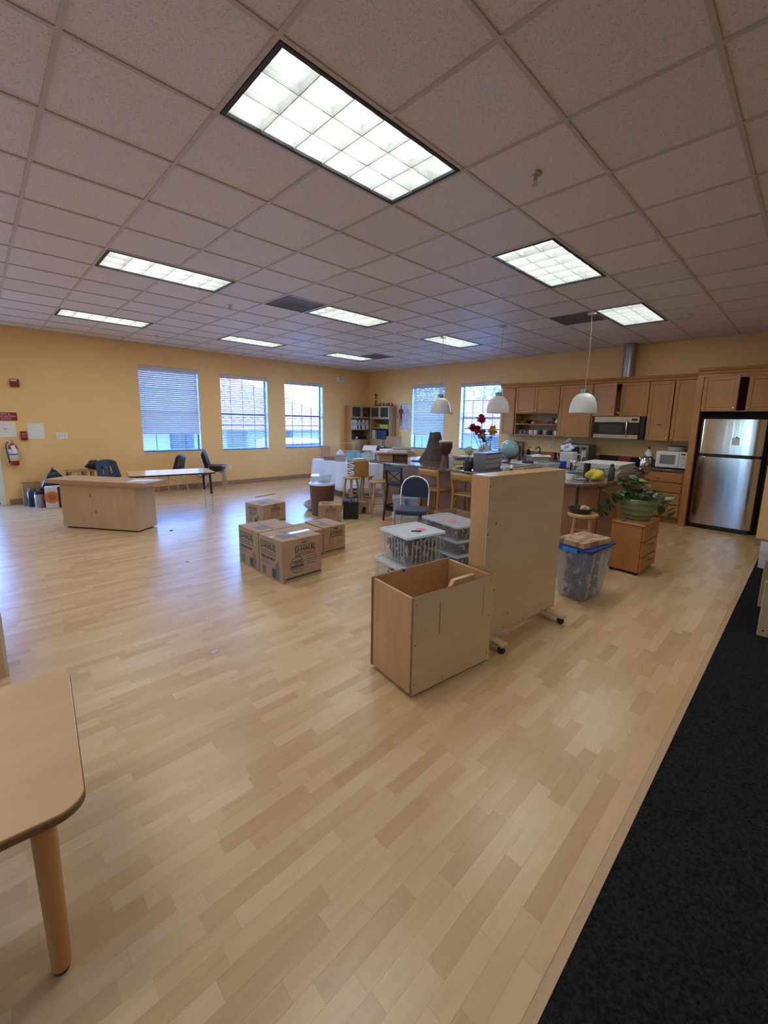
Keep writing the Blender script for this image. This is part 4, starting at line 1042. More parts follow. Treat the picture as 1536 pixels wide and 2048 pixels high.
def logo(t, M, cx, cy, s):
    """boxed brand lettering as printed on the cartons"""
    w, h = .30 * s, .135 * s
    obj('logo_frame', flat(M, frame_rect(cx - w / 2, cx + w / 2, cy - h / 2, cy + h / 2, .008 * s)), M_INK, t)
    text('logo_lettering', 'U-HAUL', .092 * s, M_INK, t, M @ Matrix.Translation((cx, cy + .015 * s, 0)), bold=.0028 * s, sx=.92)
    obj('logo_line', flat(M, [(cx - w * .38, cx + w * .38, cy - h * .34, cy - h * .22)]), M_INKR, t)
def carton(label, loc, rz, w, d, h, small=False, art=True):
    t = thing('moving_box', label, 'box', loc, rz, 'printed cardboard moving boxes')
    mb = MB().box(-w / 2, w / 2, -d / 2, d / 2, 0, h)
    obj('carton', mb, M_CARD, t, bevel=.003)
    if not art: return t
    k = h / .435
    obj('flap_seam', MB().box(-w / 2 + .002, w / 2 - .002, -.0015, .0015, h - .0005, h + .0006), M_CARDD, t)
    ML, MF, MT = face('left', w, d, h), face('front', w, d, h), face('top', w, d, h)
    logo(t, ML, -.045 * k, .10 * k, .95 * k)
    text('size_lettering', 'SMALL BOX' if small else 'MEDIUM BOX', .044 * k, M_INK, t, ML @ Matrix.Translation((-.05 * k, -.005 * k, 0)), bold=.0016 * k)
    obj('small_print', flat(ML, [(-.17 * k, -.03 * k, -.042 * k, -.034 * k), (-.17 * k, .0, -.058 * k, -.05 * k), (-.17 * k, -.06 * k, -.074 * k, -.066 * k)]), M_INKG, t)
    obj('printed_emblem', flat(ML, [(-.17 * k, -.09 * k, -.19 * k, -.10 * k)]), M_INKG, t)
    obj('printed_picture', quads(ML, [[(.02 * k, -.19 * k), (.1 * k, -.2 * k), (.11 * k, -.1 * k), (.03 * k, -.09 * k)]]), M_INK, t)
    obj('printed_figures', quads(ML, [[(.10 * k, -.2 * k), (.16 * k, -.2 * k), (.17 * k, -.05 * k), (.13 * k, -.0 * k), (.09 * k, -.06 * k)]]), M_INKG, t)
    logo(t, MF, .03 * k, .09 * k, .78 * k)
    obj('hand_hole', flat(MF, [rr(-.035 * k + .02, .035 * k + .02, .163 * k, .182 * k, .009 * k, 3)]), M_CARDD if not small else M_DARK, t)
    obj('rim_print', flat(MF, [(-.06 * k, .1 * k, .196 * k, .204 * k)]), M_INKG, t)
    if not small:
        obj('printed_seal', quads(MF, ring(-.065 * k, -.05 * k, .078 * k, .084 * k)), M_INK, t)
        text('seal_lettering', '100%', .058 * k, M_INK, t, MF @ Matrix.Translation((-.065 * k, -.028 * k, 0)), bold=.0012 * k)
        obj('seal_band', flat(MF, [(-.135 * k, .005 * k, -.078 * k, -.056 * k)]), M_INK, t)
        text('seal_lettering', 'RECYCLED', .022 * k, M_INKG, t, MF @ Matrix.Translation((-.065 * k, -.095 * k, 0)), bold=.0006)
        obj('printed_lines', flat(MF, [(.045 * k, .175 * k, .008 * k, .018 * k), (.045 * k, .19 * k, -.018 * k, -.008 * k), (.045 * k, .18 * k, -.044 * k, -.034 * k), (.045 * k, .15 * k, -.07 * k, -.06 * k)]), M_INKG, t)
    else:
        obj('printed_emblem', flat(MF, frame_rect(-.10 * k, -.03 * k, -.08 * k, .06 * k, .006)), M_INKG, t)
        obj('printed_emblem', flat(MF, frame_rect(.06 * k, .15 * k, -.02 * k, .06 * k, .004)), M_INKG, t)
        obj('printed_lines', flat(MF, [(.05 * k, .17 * k, -.06 * k, -.05 * k), (.05 * k, .15 * k, -.085 * k, -.075 * k)]), M_INKG, t)
    obj('base_stripe', flat(MF, [(-w / 2 + .03 * k, w / 2 - .01 * k, -h / 2 + .028 * k, -h / 2 + .046 * k)]), M_INK, t)
    obj('top_print', flat(MT, [(-w * .12, w * .30, -d * .34, -d * .12)] if False else [(-w * .36, -w * .12, -d * .3, d * .02), (-w * .10, -w * .03, -d * .42, d * .36)]), M_INKG, t)
    return t
bA = carton('medium printed moving box in front, with a shiny tape strip along its top', (2.235, 3.785, 0), R(1.5), .47, .455, .435)
obj('tape', MB().box(-.235, .235, -.028, .028, .4355, .4362), M_TAPE, bA); 
carton('medium printed moving box at the left of the front pair', (2.225, 4.26, 0), R(1), .46, .45, .435)
carton('small printed moving box wedged behind the front boxes', (2.665, 4.245, 0), R(1), .33, .42, .33, True)
carton('small printed moving box at the right end of the front group', (3.02, 4.27, 0), R(0), .33, .42, .335, True)
carton('small printed moving box standing alone behind the others', (3.17, 6.10, 0), R(10), .44, .44, .305, True)
carton('small printed moving box in front of the wicker basket', (3.97, 5.46, 0), R(-37.7), .36, .34, .285, True)

# ------------------------------------------------------------------ clear bins with toys
M_CLEAR = clear('clear_plastic', (.96, .97, .98), .065, .12); M_MILKY = clear('milky_lid_plastic', (.88, .92, .92), .55, .3); M_RIB = clear('bin_rib_plastic', (.92, .94, .95), .34, .2)
M_TOY = None
def toy_mat(name, cols):
    m, nt, b = _new(name); N = nt.nodes.new; L = nt.links.new
    g = N('ShaderNodeNewGeometry'); r = N('ShaderNodeValToRGB'); r.color_ramp.interpolation = 'CONSTANT'
    for i, c in enumerate(cols):
        if i == 0: r.color_ramp.elements[0].color = c + (1,)
        elif i == 1: r.color_ramp.elements[1].position = 1 / len(cols); r.color_ramp.elements[1].color = c + (1,)
        else:
            e = r.color_ramp.elements.new(i / len(cols)); e.color = c + (1,)
    L(g.outputs['Random Per Island'], r.inputs[0]); L(r.outputs[0], b.inputs['Base Color']); b.inputs['Roughness'].default_value = .45
    return m
M_TOY = toy_mat('toy_plastics', [(.05, .035, .03), (.26, .035, .035), (.16, .085, .04), (.04, .05, .04), (.42, .33, .22), (.20, .03, .03), (.36, .28, .20), (.07, .05, .045), (.24, .12, .06), (.03, .03, .035), (.09, .10, .07), (.05, .04, .04), (.02, .02, .02), (.4, .36, .3)])
M_TOYD = toy_mat('dark_toy_plastics', [(.03, .03, .035), (.06, .055, .06), (.10, .09, .11), (.04, .04, .06), (.16, .15, .17), (.05, .03, .03), (.55, .55, .56), (.08, .08, .10)])
def jumble(name, label, loc, rz, w, d, h, n, m, seed, k0=1.0):
    """a bin full of small toys nobody could count: bodies with limbs"""
    q = random.Random(seed); mb = MB()
    for _ in range(n):
        s = q.uniform(.018, .034) * k0; z = q.random() ** .8 * (h - .04) + .02
        x, y = q.uniform(-w / 2 + .05, w / 2 - .05), q.uniform(-d / 2 + .05, d / 2 - .05)
        if q.random() < .6: # near the walls, where they can be seen
            if q.random() < .5: x = q.choice((-1, 1)) * (w / 2 - .04)
            else: y = q.choice((-1, 1)) * (d / 2 - .04)
        mb.M = Matrix.Translation((x, y, z)) @ Euler((q.uniform(0, 6), q.uniform(0, 6), q.uniform(0, 6))).to_matrix().to_4x4()
        b0 = len(mb.f); 
        L_ = s * 1.3
        k = [(-L_, .1), (-L_ * .5, .7), (0, 1), (L_ * .5, .6), (L_, .12)]
        mb.tube([(a, 0, r * .15 * s) for a, r in k], [max(.003, r * s * .5) for a, r in k], 6)
        if q.random() < .7:
            mb.tube([(L_ * .1, 0, 0), (L_ * .15, s * .55, -s * .5)], [.005, .003], 5); mb.tube([(L_ * .1, 0, 0), (L_ * .15, -s * .55, -s * .5)], [.005, .003], 5)
    mb.M = None
    # keep inside the bin
    mb.v = [(min(max(x, -w / 2 + .012), w / 2 - .012), min(max(y, -d / 2 + .012), d / 2 - .012), min(max(z, .006), h - .006)) for x, y, z in mb.v]
    o = obj(name, mb, m, smooth=60); tag(o, label, 'toys', None, loc, rz); o['kind'] = 'stuff'; return o
def bin_(label, loc, rz, w, d, h, ribs=True, lid=M_MILKY, tap=.012, group='clear lidded storage bins', lidh=.022, name='storage_bin', lidm=None, m=M_CLEAR):
    t = thing(name, label, 'bin', loc, rz, group)
    a, b = w / 2 - tap - .012, d / 2 - tap - .012; g = .003
    mb = MB()
    def ringz(k, z, off=0): return [(-a - k + off, -b - k + off, z), (a + k - off, -b - k + off, z), (a + k - off, b + k - off, z), (-a - k + off, b + k - off, z)]
    hh_ = h - lidh * .6
    mb.add(ringz(0, 0) + ringz(tap, hh_) + ringz(tap, hh_, g) + ringz(0, .004, g), [(3, 2, 1, 0)] + [(i, (i + 1) % 4, 4 + (i + 1) % 4, 4 + i) for i in range(4)] + [(4 + i, 4 + (i + 1) % 4, 8 + (i + 1) % 4, 8 + i) for i in range(4)] + [(8 + i, 8 + (i + 1) % 4, 12 + (i + 1) % 4, 12 + i) for i in range(4)] + [(12, 13, 14, 15)])
    obj('tub', mb, m, t, bevel=.012 if not ribs else .008, seg=2)
    if ribs:
        rbm = MB()
        n = int(w / .05)
        for k in range(1, n):
            x = -a + 2 * a * k / n
            for s in (-1, 1): rbm.add([(x - .006, s * (b + .0015), .02), (x + .006, s * (b + .0015), .02), (x + .006, s * (b + tap + .0015), hh_ - .03), (x - .006, s * (b + tap + .0015), hh_ - .03),
                                       (x - .004, s * (b + .005), .02), (x + .004, s * (b + .005), .02), (x + .004, s * (b + tap + .005), hh_ - .03), (x - .004, s * (b + tap + .005), hh_ - .03)], [(4, 5, 6, 7), (0, 1, 5, 4), (2, 3, 7, 6), (1, 2, 6, 5), (3, 0, 4, 7)])
        n = int(d / .05)
        for k in range(1, n):
            y = -b + 2 * b * k / n
            for s in (-1, 1): rbm.add([(s * (a + .0015), y - .006, .02), (s * (a + .0015), y + .006, .02), (s * (a + tap + .0015), y + .006, hh_ - .03), (s * (a + tap + .0015), y - .006, hh_ - .03),
                                       (s * (a + .005), y - .004, .02), (s * (a + .005), y + .004, .02), (s * (a + tap + .005), y + .004, hh_ - .03), (s * (a + tap + .005), y - .004, hh_ - .03)], [(4, 5, 6, 7), (0, 1, 5, 4), (2, 3, 7, 6), (1, 2, 6, 5), (3, 0, 4, 7)])
        o = obj('ribs', rbm, M_RIB, t); o['kind'] = 'stuff'
    lm = MB(); lm.rrect(-w / 2, w / 2, -d / 2, d / 2, h - lidh, h - .008, .03, 4)
    # raised rim round a sunken lid top
    outer = rr(-w / 2 + .004, w / 2 - .004, -d / 2 + .004, d / 2 - .004, .028, 4); inner = rr(-w / 2 + .034, w / 2 - .034, -d / 2 + .034, d / 2 - .034, .02, 4); n = len(outer)
    lm.add([(x, y, h - .008) for x, y in outer] + [(x, y, h) for x, y in outer] + [(x, y, h) for x, y in inner] + [(x, y, h - .008) for x, y in inner],
           [(i, (i + 1) % n, n + (i + 1) % n, n + i) for i in range(n)] + [(n + i, n + (i + 1) % n, 2 * n + (i + 1) % n, 2 * n + i) for i in range(n)] + [(2 * n + i, 2 * n + (i + 1) % n, 3 * n + (i + 1) % n, 3 * n + i) for i in range(n)])
    obj('lid', lm, lid, t)
    return t
M_PINK = mat('pink_paper', (.78, .19, .25), .7)
bin_('ribbed clear bin under the toy bin, lid showing behind the open crate', (2.95, 2.78, 0), R(-9), .50, .48, .262)
jumble('toys', 'toys inside the lower ribbed clear bin behind the open crate', (2.95, 2.78, .008), R(-9), .40, .38, .16, 40, M_TOY, 4)
bin_('ribbed clear bin of plastic toys with milky lid, on top of another', (2.99, 2.73, .264), R(-9), .49, .48, .30)
jumble('toys', 'plastic toy creatures inside the upper ribbed clear bin', (2.99, 2.73, .272), R(-9), .43, .42, .20, 260, M_TOY, 9, 1.25)
mb = MB(); mb.lathe([(.058, 0), (.055, .002), (.001, .0022)], 9, cap1=False)
tag(obj('paper_scrap', mb, M_PINK), 'pink paper cut-out lying on the ribbed toy bin lid', 'paper', None, (3.07, 2.69, .5575), .4)
t = tag(obj('marker', MB().tube([(-.05, 0, .008), (.05, 0, .008)], .007, 8), M_BLACK), 'black marker pen lying on the ribbed toy bin lid', 'pen', None, (2.965, 2.655, .5565), -.75)
for k, lab in enumerate(('bottom flat clear bin of the stack left of the wooden divider', 'middle flat clear bin with dark contents in the stack left of the divider', 'top flat clear bin of the stack, its lid shining by the wooden divider')):
    bin_(lab, (3.86, 2.90, .168 * k), R(-11), .42, .66, .166, ribs=False, tap=.008, lid=clear('glossy_lid', (.86, .88, .93), .42, .08))
    jumble('toys', ['toys in the bottom flat bin of the stack by the divider', 'dark toys in the middle flat bin of the stack by the divider', 'brown and grey toys in the top flat bin by the divider'][k], (3.86, 2.90, .168 * k + .007), R(-11), .38, .62, .13, 190, M_TOY if k == 2 else M_TOYD, 20 + k)
tag(obj('paper_scrap', MB().prism([(-.05, -.03), (.05, -.04), (.06, .03), (-.03, .05)], 0, .0012), M_PINK), 'pink paper lying on the flat clear bin beside the divider', 'paper', None, (3.83, 2.88, .4955), .3)
# tote with blue lid
M_BLUEL = mat('blue_lid_plastic', (.012, .05, .30), .35); M_TOTE = clear('tote_plastic', (.76, .79, .92), .25, .2); M_LATCH = mat('bright_blue_latch', (.02, .30, .75), .35)
t = thing('storage_tote', 'tall clear tote with dark blue lid and bright blue latch beside the divider', 'tote', (4.02, 1.44, 0), R(-5))
mb = MB(); mb.taper(-.20, .20, -.125, .125, 0, .50, .05); obj('tub', mb, M_TOTE, t, bevel=.03, seg=3)
mb = MB(); mb.rrect(-.275, .275, -.195, .195, .502, .522, .05, 5); mb.rrect(-.245, .245, -.165, .165, .522, .528, .04, 5); obj('lid', mb, M_BLUEL, t, bevel=.004, seg=2)
obj('latch', MB().box(-.281, -.272, -.07, .07, .475, .515), M_LATCH, t, bevel=.004); obj('latch', MB().box(.272, .281, -.07, .07, .475, .515), M_LATCH, t, bevel=.004)
for x in (-.14, .02, .16): obj('tub_rib', MB().add([(x-.012,-.128,.03),(x+.012,-.128,.03),(x+.012,-.1745,.48),(x-.012,-.1745,.48)], [(0,1,2,3)]), M_RIB, t)
jumble('toys', 'dark soft toys heaped inside the blue lidded tote', (4.02, 1.44, .012), R(-5), .39, .24, .44, 260, M_TOYD, 31, 1.5)
blob('toy', 'pink soft toy seen through the blue lidded tote wall', 'toy', (3.93, 1.345, .15), .045, .02, .09, mat('pink_plush', (.65, .17, .16), .8), 12, .3)
# butcher block board of glued blocks
t = thing('chopping_board', 'thick butcher block board of glued wooden blocks lying on the blue lid', 'board', (3.98, 1.435, .529), R(-12))
bm_ = mesh('block', MB().box(-.0238, .0238, -.0198, .0198, 0, .048), roof_mat('x', (0, 0, 0), (0, 0, 0)))
m, nt, b = _new('butcher_block'); g = nt.nodes.new('ShaderNodeObjectInfo'); r = nt.nodes.new('ShaderNodeValToRGB')
r.color_ramp.elements[0].color = (.26, .135, .07, 1); r.color_ramp.elements[1].color = (.58, .40, .25, 1); nt.links.new(g.outputs['Random'], r.inputs[0]); nt.links.new(r.outputs[0], b.inputs['Base Color']); b.inputs['Roughness'].default_value = .55
bm_.materials.clear(); bm_.materials.append(m)
for i in range(9):
    for j in range(7): obj('block', bm_, None, t, loc=(-.192 + .048 * i, -.12 + .04 * j, 0))

# ------------------------------------------------------------------ pedestal with plant
M_CHER = wood('pedestal_cherry', (.36, .135, .032), (.44, .185, .052), 'z', .4, 1.6, coat=.2)
t = thing('drawer_pedestal', 'orange brown wooden drawer pedestal carrying the plant pot', 'pedestal', (5.25, 1.335, 0), R(-1.5))
obj('carcass', MB().box(-.27, .27, -.145, .165, .035, .555), M_CHER, t, bevel=.003); obj('top_board', MB().box(-.28, .28, -.17, .17, .5555, .578), M_CHER, t, bevel=.004)
for z0, z1 in ((.04, .20), (.21, .375), (.385, .55)):
    d = obj('drawer', MB().box(-.262, .262, -.166, -.146, z0, z1), M_CHER, t, bevel=.003)
    obj('handle', MB().tube([(-.05, -.166, z1 - .05), (-.05, -.19, z1 - .05), (.05, -.19, z1 - .05), (.05, -.166, z1 - .05)], .005, 6), M_EDGE, d)
for x in (-.23, .23):
    for y in (-.12, .14): obj('castor', MB().lathe([(.02, 0), (.02, .034)], 10, (x, y, 0)), M_BLACK, t)
M_POT = mat('sage_green_glaze', (.185, .235, .10), .38, var=.08, vscale=6)
t = thing('potted_plant', 'trailing leafy plant in a ribbed sage green pot on the pedestal', 'plant', (5.28, 1.345, .5785))
pp = [(.12, 0), (.135, .01), (.148, .055), (.162, .066), (.162, .08), (.172, .12), (.186, .132), (.186, .146), (.193, .185), (.210, .20), (.214, .235), (.205, .245), (.195, .24), (.18, .19), (.15, .18)]
obj('pot', MB().lathe(pp, 32), M_POT, t, smooth=True); obj('soil', MB().lathe([(.188, .205), (.001, .215)], 20, cap1=False), mat('potting_soil', (.03, .02, .013), .95, bump=.6, bscale=80), t)
M_LEAF = roof_mat('pothos_leaf', (.018, .06, .016), (.07, .16, .045))
m = M_LEAF; nt = m.node_tree; g = nt.nodes.new('ShaderNodeObjectInfo'); rp = [n for n in nt.nodes if n.type == 'VALTORGB'][0]; nt.links.new(g.outputs['Random'], rp.inputs[0]); m.node_tree.nodes['Principled BSDF'].inputs['Roughness'].default_value = .4
def leafmesh():
    pts = [(0, 0, 0), (.35, -.3, .03), (.42, -.62, .02), (.25, -.95, -.06), (0, -1.3, -.18), (-.25, -.95, -.06), (-.42, -.62, .02), (-.35, -.3, .03), (0, -.32, -.05), (0, -.64, -.07), (0, -.95, -.12)]
    return MB().add(pts, [(0, 8, 1), (1, 8, 9, 2), (2, 9, 10, 3), (3, 10, 4), (0, 7, 8), (7, 6, 9, 8), (6, 5, 10, 9), (5, 4, 10)])
LM = mesh('leaf', leafmesh(), M_LEAF, True)
ql = random.Random(5); M_STEM = mat('plant_stem', (.10, .16, .06), .6)
def leaf(p, s, yaw, pitch):
    o = obj('leaf', LM, None, t, loc=p); o.rotation_euler = Euler((R(pitch), R(ql.uniform(-20, 20)), yaw)); o.scale = (s, s, s)
stems = MB()
for k in range(26):
    a = 2 * PI * k / 26 + ql.uniform(-.1, .1); out = ql.uniform(.12, .24); up = ql.uniform(.22, .34); 
    if abs((a - 3.4 + PI) % (2 * PI) - PI) < 1.0: out *= .45; up += .06
    p0 = Vector((.08 * math.cos(a), .08 * math.sin(a), .21)); p1 = Vector((out * .7 * math.cos(a), out * .7 * math.sin(a), up + .02)); p2 = Vector(((out + .06) * math.cos(a), (out + .06) * math.sin(a), max(.22, up - .06)))
    stems.tube([p0, p1, p2], .003, 5)
    leaf(p2, ql.uniform(.075, .11), a + PI / 2, ql.uniform(-45, -5)); leaf(p1, ql.uniform(.05, .08), a + PI / 2 + ql.uniform(-.8, .8), ql.uniform(-30, 25))
for k in range(34):   # crown that leans back, toward the upper left of the pot
    c = Vector((ql.gauss(-.04, .085), ql.gauss(.06, .085), ql.uniform(.27, .46)))
    stems.tube([(c.x * .3, c.y * .3, .21), (c.x * .8, c.y * .8, c.z * .8), c], .003, 5); leaf(c, ql.uniform(.07, .10), ql.uniform(0, 6.3), ql.uniform(-50, 10))
for (a, n, sp) in ((2.2, 8, .32), (2.4, 9, .36), (1.75, 5, .26), (2.55, 6, .30), (-1.0, 5, .27), (-.6, 5, .25)):    # trailing runners
    prev = Vector((.17 * math.cos(a), .17 * math.sin(a), .24)); rr2 = .17
    for i in range(n):
        rr2 = .20 + (sp - .20) * min(1, (i + 1) / 3) + .012 * i; zz = .24 - .032 * (i + 1) - .006 * i * i * .5
        zz = max(zz, .02)
        a2 = a + ql.uniform(-.12, .12); p = Vector((rr2 * math.cos(a2), rr2 * math.sin(a2), zz))
        stems.tube([prev, p], .003, 5); prev = p
        leaf(p, ql.uniform(.065, .095), a2 + PI / 2 + ql.uniform(-.7, .7), ql.uniform(-80, -40))
obj('stems', stems, M_STEM, t)
mb = MB(); mb.sphere((0, 0, .018), .018, 10, 7); tag(obj('ball', mb, mat('blue_rubber', (.03, .10, .55), .5), smooth=True), 'small blue ball lying beside the green plant pot', 'ball', None, (5.02, 1.40, .5785))

# ------------------------------------------------------------------ stools, bar chairs, stacking chairs
M_STOOL = wood('stool_beech', (.44, .255, .10), (.54, .33, .15), 'z', .4, 3, coat=.2)
def stool(label, loc, rz, h=.62, r=.155, spread=.175, lv=((.30, .34), (.14, .18))):
    t = thing('stool', label, 'stool', loc, rz, 'round wooden stools')
    obj('seat', MB().lathe([(r * .9, h - .036), (r, h - .03), (r, h - .008), (r * .95, h), (.001, h + .0005)], 26, cap1=False), M_STOOL, t, smooth=True)
    legs = []
    for k in range(4):
        a = PI / 4 + k * PI / 2; tp = Vector((r * .62 * math.cos(a), r * .62 * math.sin(a), h - .034)); bt = Vector((spread * math.cos(a), spread * math.sin(a), 0)); legs.append((tp, bt))
        obj('leg', MB().tube([bt, (bt + tp) / 2, tp], [.013, .019, .017], 10), M_STOOL, t, smooth=True)
    for za, zb in lv:
        for k in range(4):
            z = za if k % 2 == 0 else zb
            (t1, b1), (t2, b2) = legs[k], legs[(k + 1) % 4]; f = z / (h - .034)
            obj('rung', MB().tube([b1.lerp(t1, f), b2.lerp(t2, f)], .009, 8), M_STOOL, t, smooth=True)
    return t
s1 = stool('round wooden stool under the left half of the striped file box', (4.72, 5.84, 0), R(10))
dup(s1, (5.12, 5.88, 0), R(35), 'round wooden stool under the right half of the striped file box')
dup(s1, (4.80, 5.20, 0), R(52), 'empty round wooden stool beside the black cross back chair')
stool('round wooden stool carrying a dark pan, at the clipped island corner', (4.70, 1.73, 0), R(20), .66, .16, .185, ((.22, .26), (.40, .44)))
t = thing('pan', 'dark round pan resting on the stool by the island corner', 'pan', (4.70, 1.76, .661), R(200))
obj('bowl', MB().lathe([(.10, 0), (.125, .035), (.13, .055), (.124, .055), (.095, .006), (.001, .005)], 24, cap1=False), mat('dark_pan_iron', (.025, .026, .03), .45), t, smooth=True)
blob('rag', 'reddish and cream rag lying in the dark pan on the stool', 'rag', (4.73, 1.73, .668), .06, .05, .065, mat('cream_rag', (.5, .36, .24), .8), 17, .4)
M_BENT = wood('bentwood_honey', (.44, .21, .055), (.54, .28, .085), 'y', .35, 2.4, coat=.3)
def bent_chair(label, loc, rz):
    """honey coloured bentwood chair: local +x is its front"""
    t = thing('wooden_chair', label, 'chair', loc, rz, 'honey bentwood chairs at the island')
    obj('seat', MB().prism([(.0, -.17), (.30, -.2), (.36, -.17), (.385, 0), (.36, .17), (.30, .2), (.0, .17)], .575, .60), M_BENT, t, bevel=.008, seg=2)
    for s in (-1, 1):
        obj('rear_leg', MB().tube([(-.07, s * .185, 0), (-.02, s * .18, .35), (0, s * .178, .6), (-.03, s * .185, .80), (-.045, s * .19, .915)], [.015, .018, .019, .017, .015], 8), M_BENT, t, smooth=True)
        obj('front_leg', MB().tube([(.38, s * .185, 0), (.35, s * .17, .574)], [.014, .018], 8), M_BENT, t, smooth=True)
        obj('bent_brace', MB().tube([(-.02, s * .17, .40), (.03, s * .165, .50), (.10, s * .16, .555), (.2, s * .155, .574)], .009, 8), M_BENT, t, smooth=True)
    obj('top_rail', MB().grid(10, 3, lambda u, v: (-.025 - .022 * v - .03 * math.sin(PI * u), -.19 + .38 * u, .80 + .115 * v - .012 * (2 * u - 1) ** 2 * v)), M_BENT, t, solid=.016, smooth=True)
    obj('stretcher', MB().tube([(-.04, -.18, .22), (.37, -.18, .22)], .009, 8).tube([(-.04, .18, .22), (.37, .18, .22)], .009, 8).tube([(.17, -.18, .22), (.17, .18, .22)], .009, 8), M_BENT, t, smooth=True)
    return t
bc = bent_chair('honey bentwood chair at the island, behind the navy banquet chair', (4.885, 4.13, 0), 0)
dup(bc, (4.885, 3.50, 0), R(-3), 'honey bentwood chair at the island, nearest the wooden divider')
M_BLKW = mat('black_painted_wood', (.010, .010, .014), .4)
t = thing('wooden_chair', 'black wooden chair with a crossed back, at the island beside the stool', 'chair', (4.72, 4.73, 0), R(2))
obj('seat', MB().prism([(.0, -.17), (.36, -.2), (.36, .2), (.0, .17)], .575, .605), M_BLKW, t, bevel=.006)
for s in (-1, 1):
    obj('rear_leg', MB().tube([(-.075, s * .17, 0), (-.02, s * .165, .4), (0, s * .165, .6), (-.05, s * .17, .905)], [.018, .02, .021, .017], 6), M_BLKW, t)
    obj('front_leg', MB().tube([(.37, s * .185, 0), (.34, s * .18, .574)], [.015, .02], 6), M_BLKW, t)
obj('top_rail', MB().box(-.062, -.038, -.2, .2, .83, .91), M_BLKW, t, bevel=.008, seg=2); obj('lower_rail', MB().box(-.012, .01, -.155, .155, .635, .665), M_BLKW, t)
for s in (-1, 1): obj('cross_bar', MB().tube([(-.008, -s * .155, .655), (-.043, s * .155, .838)], .011, 6), M_BLKW, t)
obj('rung', MB().tube([(-.05, -.165, .25), (.36, -.18, .25)], .01, 6).tube([(-.05, .165, .25), (.36, .18, .25)], .01, 6).tube([(-.05, -.165, .18), (-.05, .165, .18)], .01, 6), M_BLKW, t)
# navy banquet chair
M_NAVY = mat('navy_upholstery', (.013, .024, .055), .75, bump=.25, bscale=220, sheen=.2); M_CHROME = mat('satin_chrome', (.68, .66, .62), .25, metal=1)
t = thing('banquet_chair', 'navy upholstered chair with arched metal back, behind the clear toy bins', 'chair', (4.09, 3.76, 0), R(-58))
sp = [(-.19, .19), (-.215, .05), (-.22, -.12), (-.18, -.205), (0, -.225), (.18, -.205), (.22, -.12), (.215, .05), (.19, .19)]
obj('seat', MB().prism(sp[::-1], .405, .465), M_NAVY, t, bevel=.022, seg=3)
arch = [(-.195, .215, .47), (-.20, .235, .60), (-.195, .25, .70)] + [(-.19 * math.cos(a), .25 + .02 * math.sin(a), .70 + .165 * math.sin(a)) for a in [PI * k / 12 for k in range(1, 12)]] + [(.195, .25, .70), (.20, .235, .60), (.195, .215, .47)]
obj('back_frame', MB().tube([(-.19, .19, .30)] + arch + [(.19, .19, .30)], .0125, 10), M_CHROME, t, smooth=True)
pb = [(-.178, .575), (-.182, .70)] + [(-.178 * math.cos(a), .70 + .15 * math.sin(a)) for a in [PI * k / 12 for k in range(1, 12)]] + [(.182, .70), (.178, .575)]
mb = MB(); n = len(pb); mb.add([(x, .228 + (z - .575) * .1, z) for x, z in pb] + [(x, .258 + (z - .575) * .1, z) for x, z in pb], [tuple(range(n - 1, -1, -1)), tuple(range(n, 2 * n))] + [(i, (i + 1) % n, n + (i + 1) % n, n + i) for i in range(n)])
obj('back_cushion', mb, M_NAVY, t, bevel=.010, seg=2)
for s in (-1, 1):
    obj('front_leg', MB().tube([(s * .185, -.19, .41), (s * .195, -.215, 0)], .0115, 8), M_CHROME, t, smooth=True)
    obj('rear_leg', MB().tube([(s * .19, .20, .47), (s * .19, .19, .36), (s * .20, .27, 0)], .0115, 8), M_CHROME, t, smooth=True)
    obj('seat_rail', MB().tube([(s * .19, -.19, .398), (s * .19, .2, .398)], .010, 8), M_CHROME, t, smooth=True)
# navy plastic school chairs
M_SHELL = mat('navy_shell_plastic', (.011, .020, .038), .42); M_SHELLD = mat('charcoal_shell_plastic', (.03, .026, .028), .45)
def school_chair(label, loc, rz, h=.45, m=None, group='stacking school chairs'):
    """plastic shell chair: local -y is its front"""
    t = thing('school_chair', label, 'chair', loc, rz, group)
    def back(u, v):
        x = (-1 + 2 * u) * (.215 - .035 * v) * (1 - .12 * (1 - v) * 0); z = h + .03 + .335 * v
        edge = abs(-1 + 2 * u); rnd_ = max(0, v - .85) / .15
        return (x * (1 - .12 * rnd_), .17 + .09 * v - .035 * (edge ** 2) - .0, z - .03 * rnd_ * edge ** 3)
    nx, ny = 21, 16; bk = MB(); bk.grid(nx, ny, back)
    slots = {(i, j) for j in range(4, 10) for i in (6, 7, 10, 13, 14)}
    slots = {(i, j) for j in range(4, 10) for i in (6, 10, 14)}
    bk.f = [f for k, f in enumerate(bk.f) if (k % nx, k // nx) not in slots]; bk.mi = [0] * len(bk.f)
    obj('backrest', bk, m or M_SHELL, t, solid=.007, smooth=50)
    def seat(u, v):
        x = (-1 + 2 * u) * (.205 + .015 * v); y = .19 - .40 * v
        return (x, y, h + .03 * max(0, 1 - v * 5) ** 2 + .012 * abs(-1 + 2 * u) ** 3 - .02 * max(0, v - .8) / .2 - .008 * math.sin(PI * v))
    obj('seat', MB().grid(10, 10, seat), m or M_SHELL, t, solid=.007, smooth=50)
    for s in (-1, 1):
        obj('leg', MB().tube([(s * .13, -.13, h - .02), (s * .17, -.17, h - .06), (s * .215, -.21, .005)], .0105, 8), M_STEEL, t, smooth=True)
        obj('leg', MB().tube([(s * .13, .10, h - .02), (s * .17, .16, h - .06), (s * .215, .235, .005)], .0105, 8), M_STEEL, t, smooth=True)
        obj('seat_rail', MB().tube([(s * .13, -.13, h - .02), (s * .13, .10, h - .02)], .0105, 8), M_STEEL, t, smooth=True)
    return t
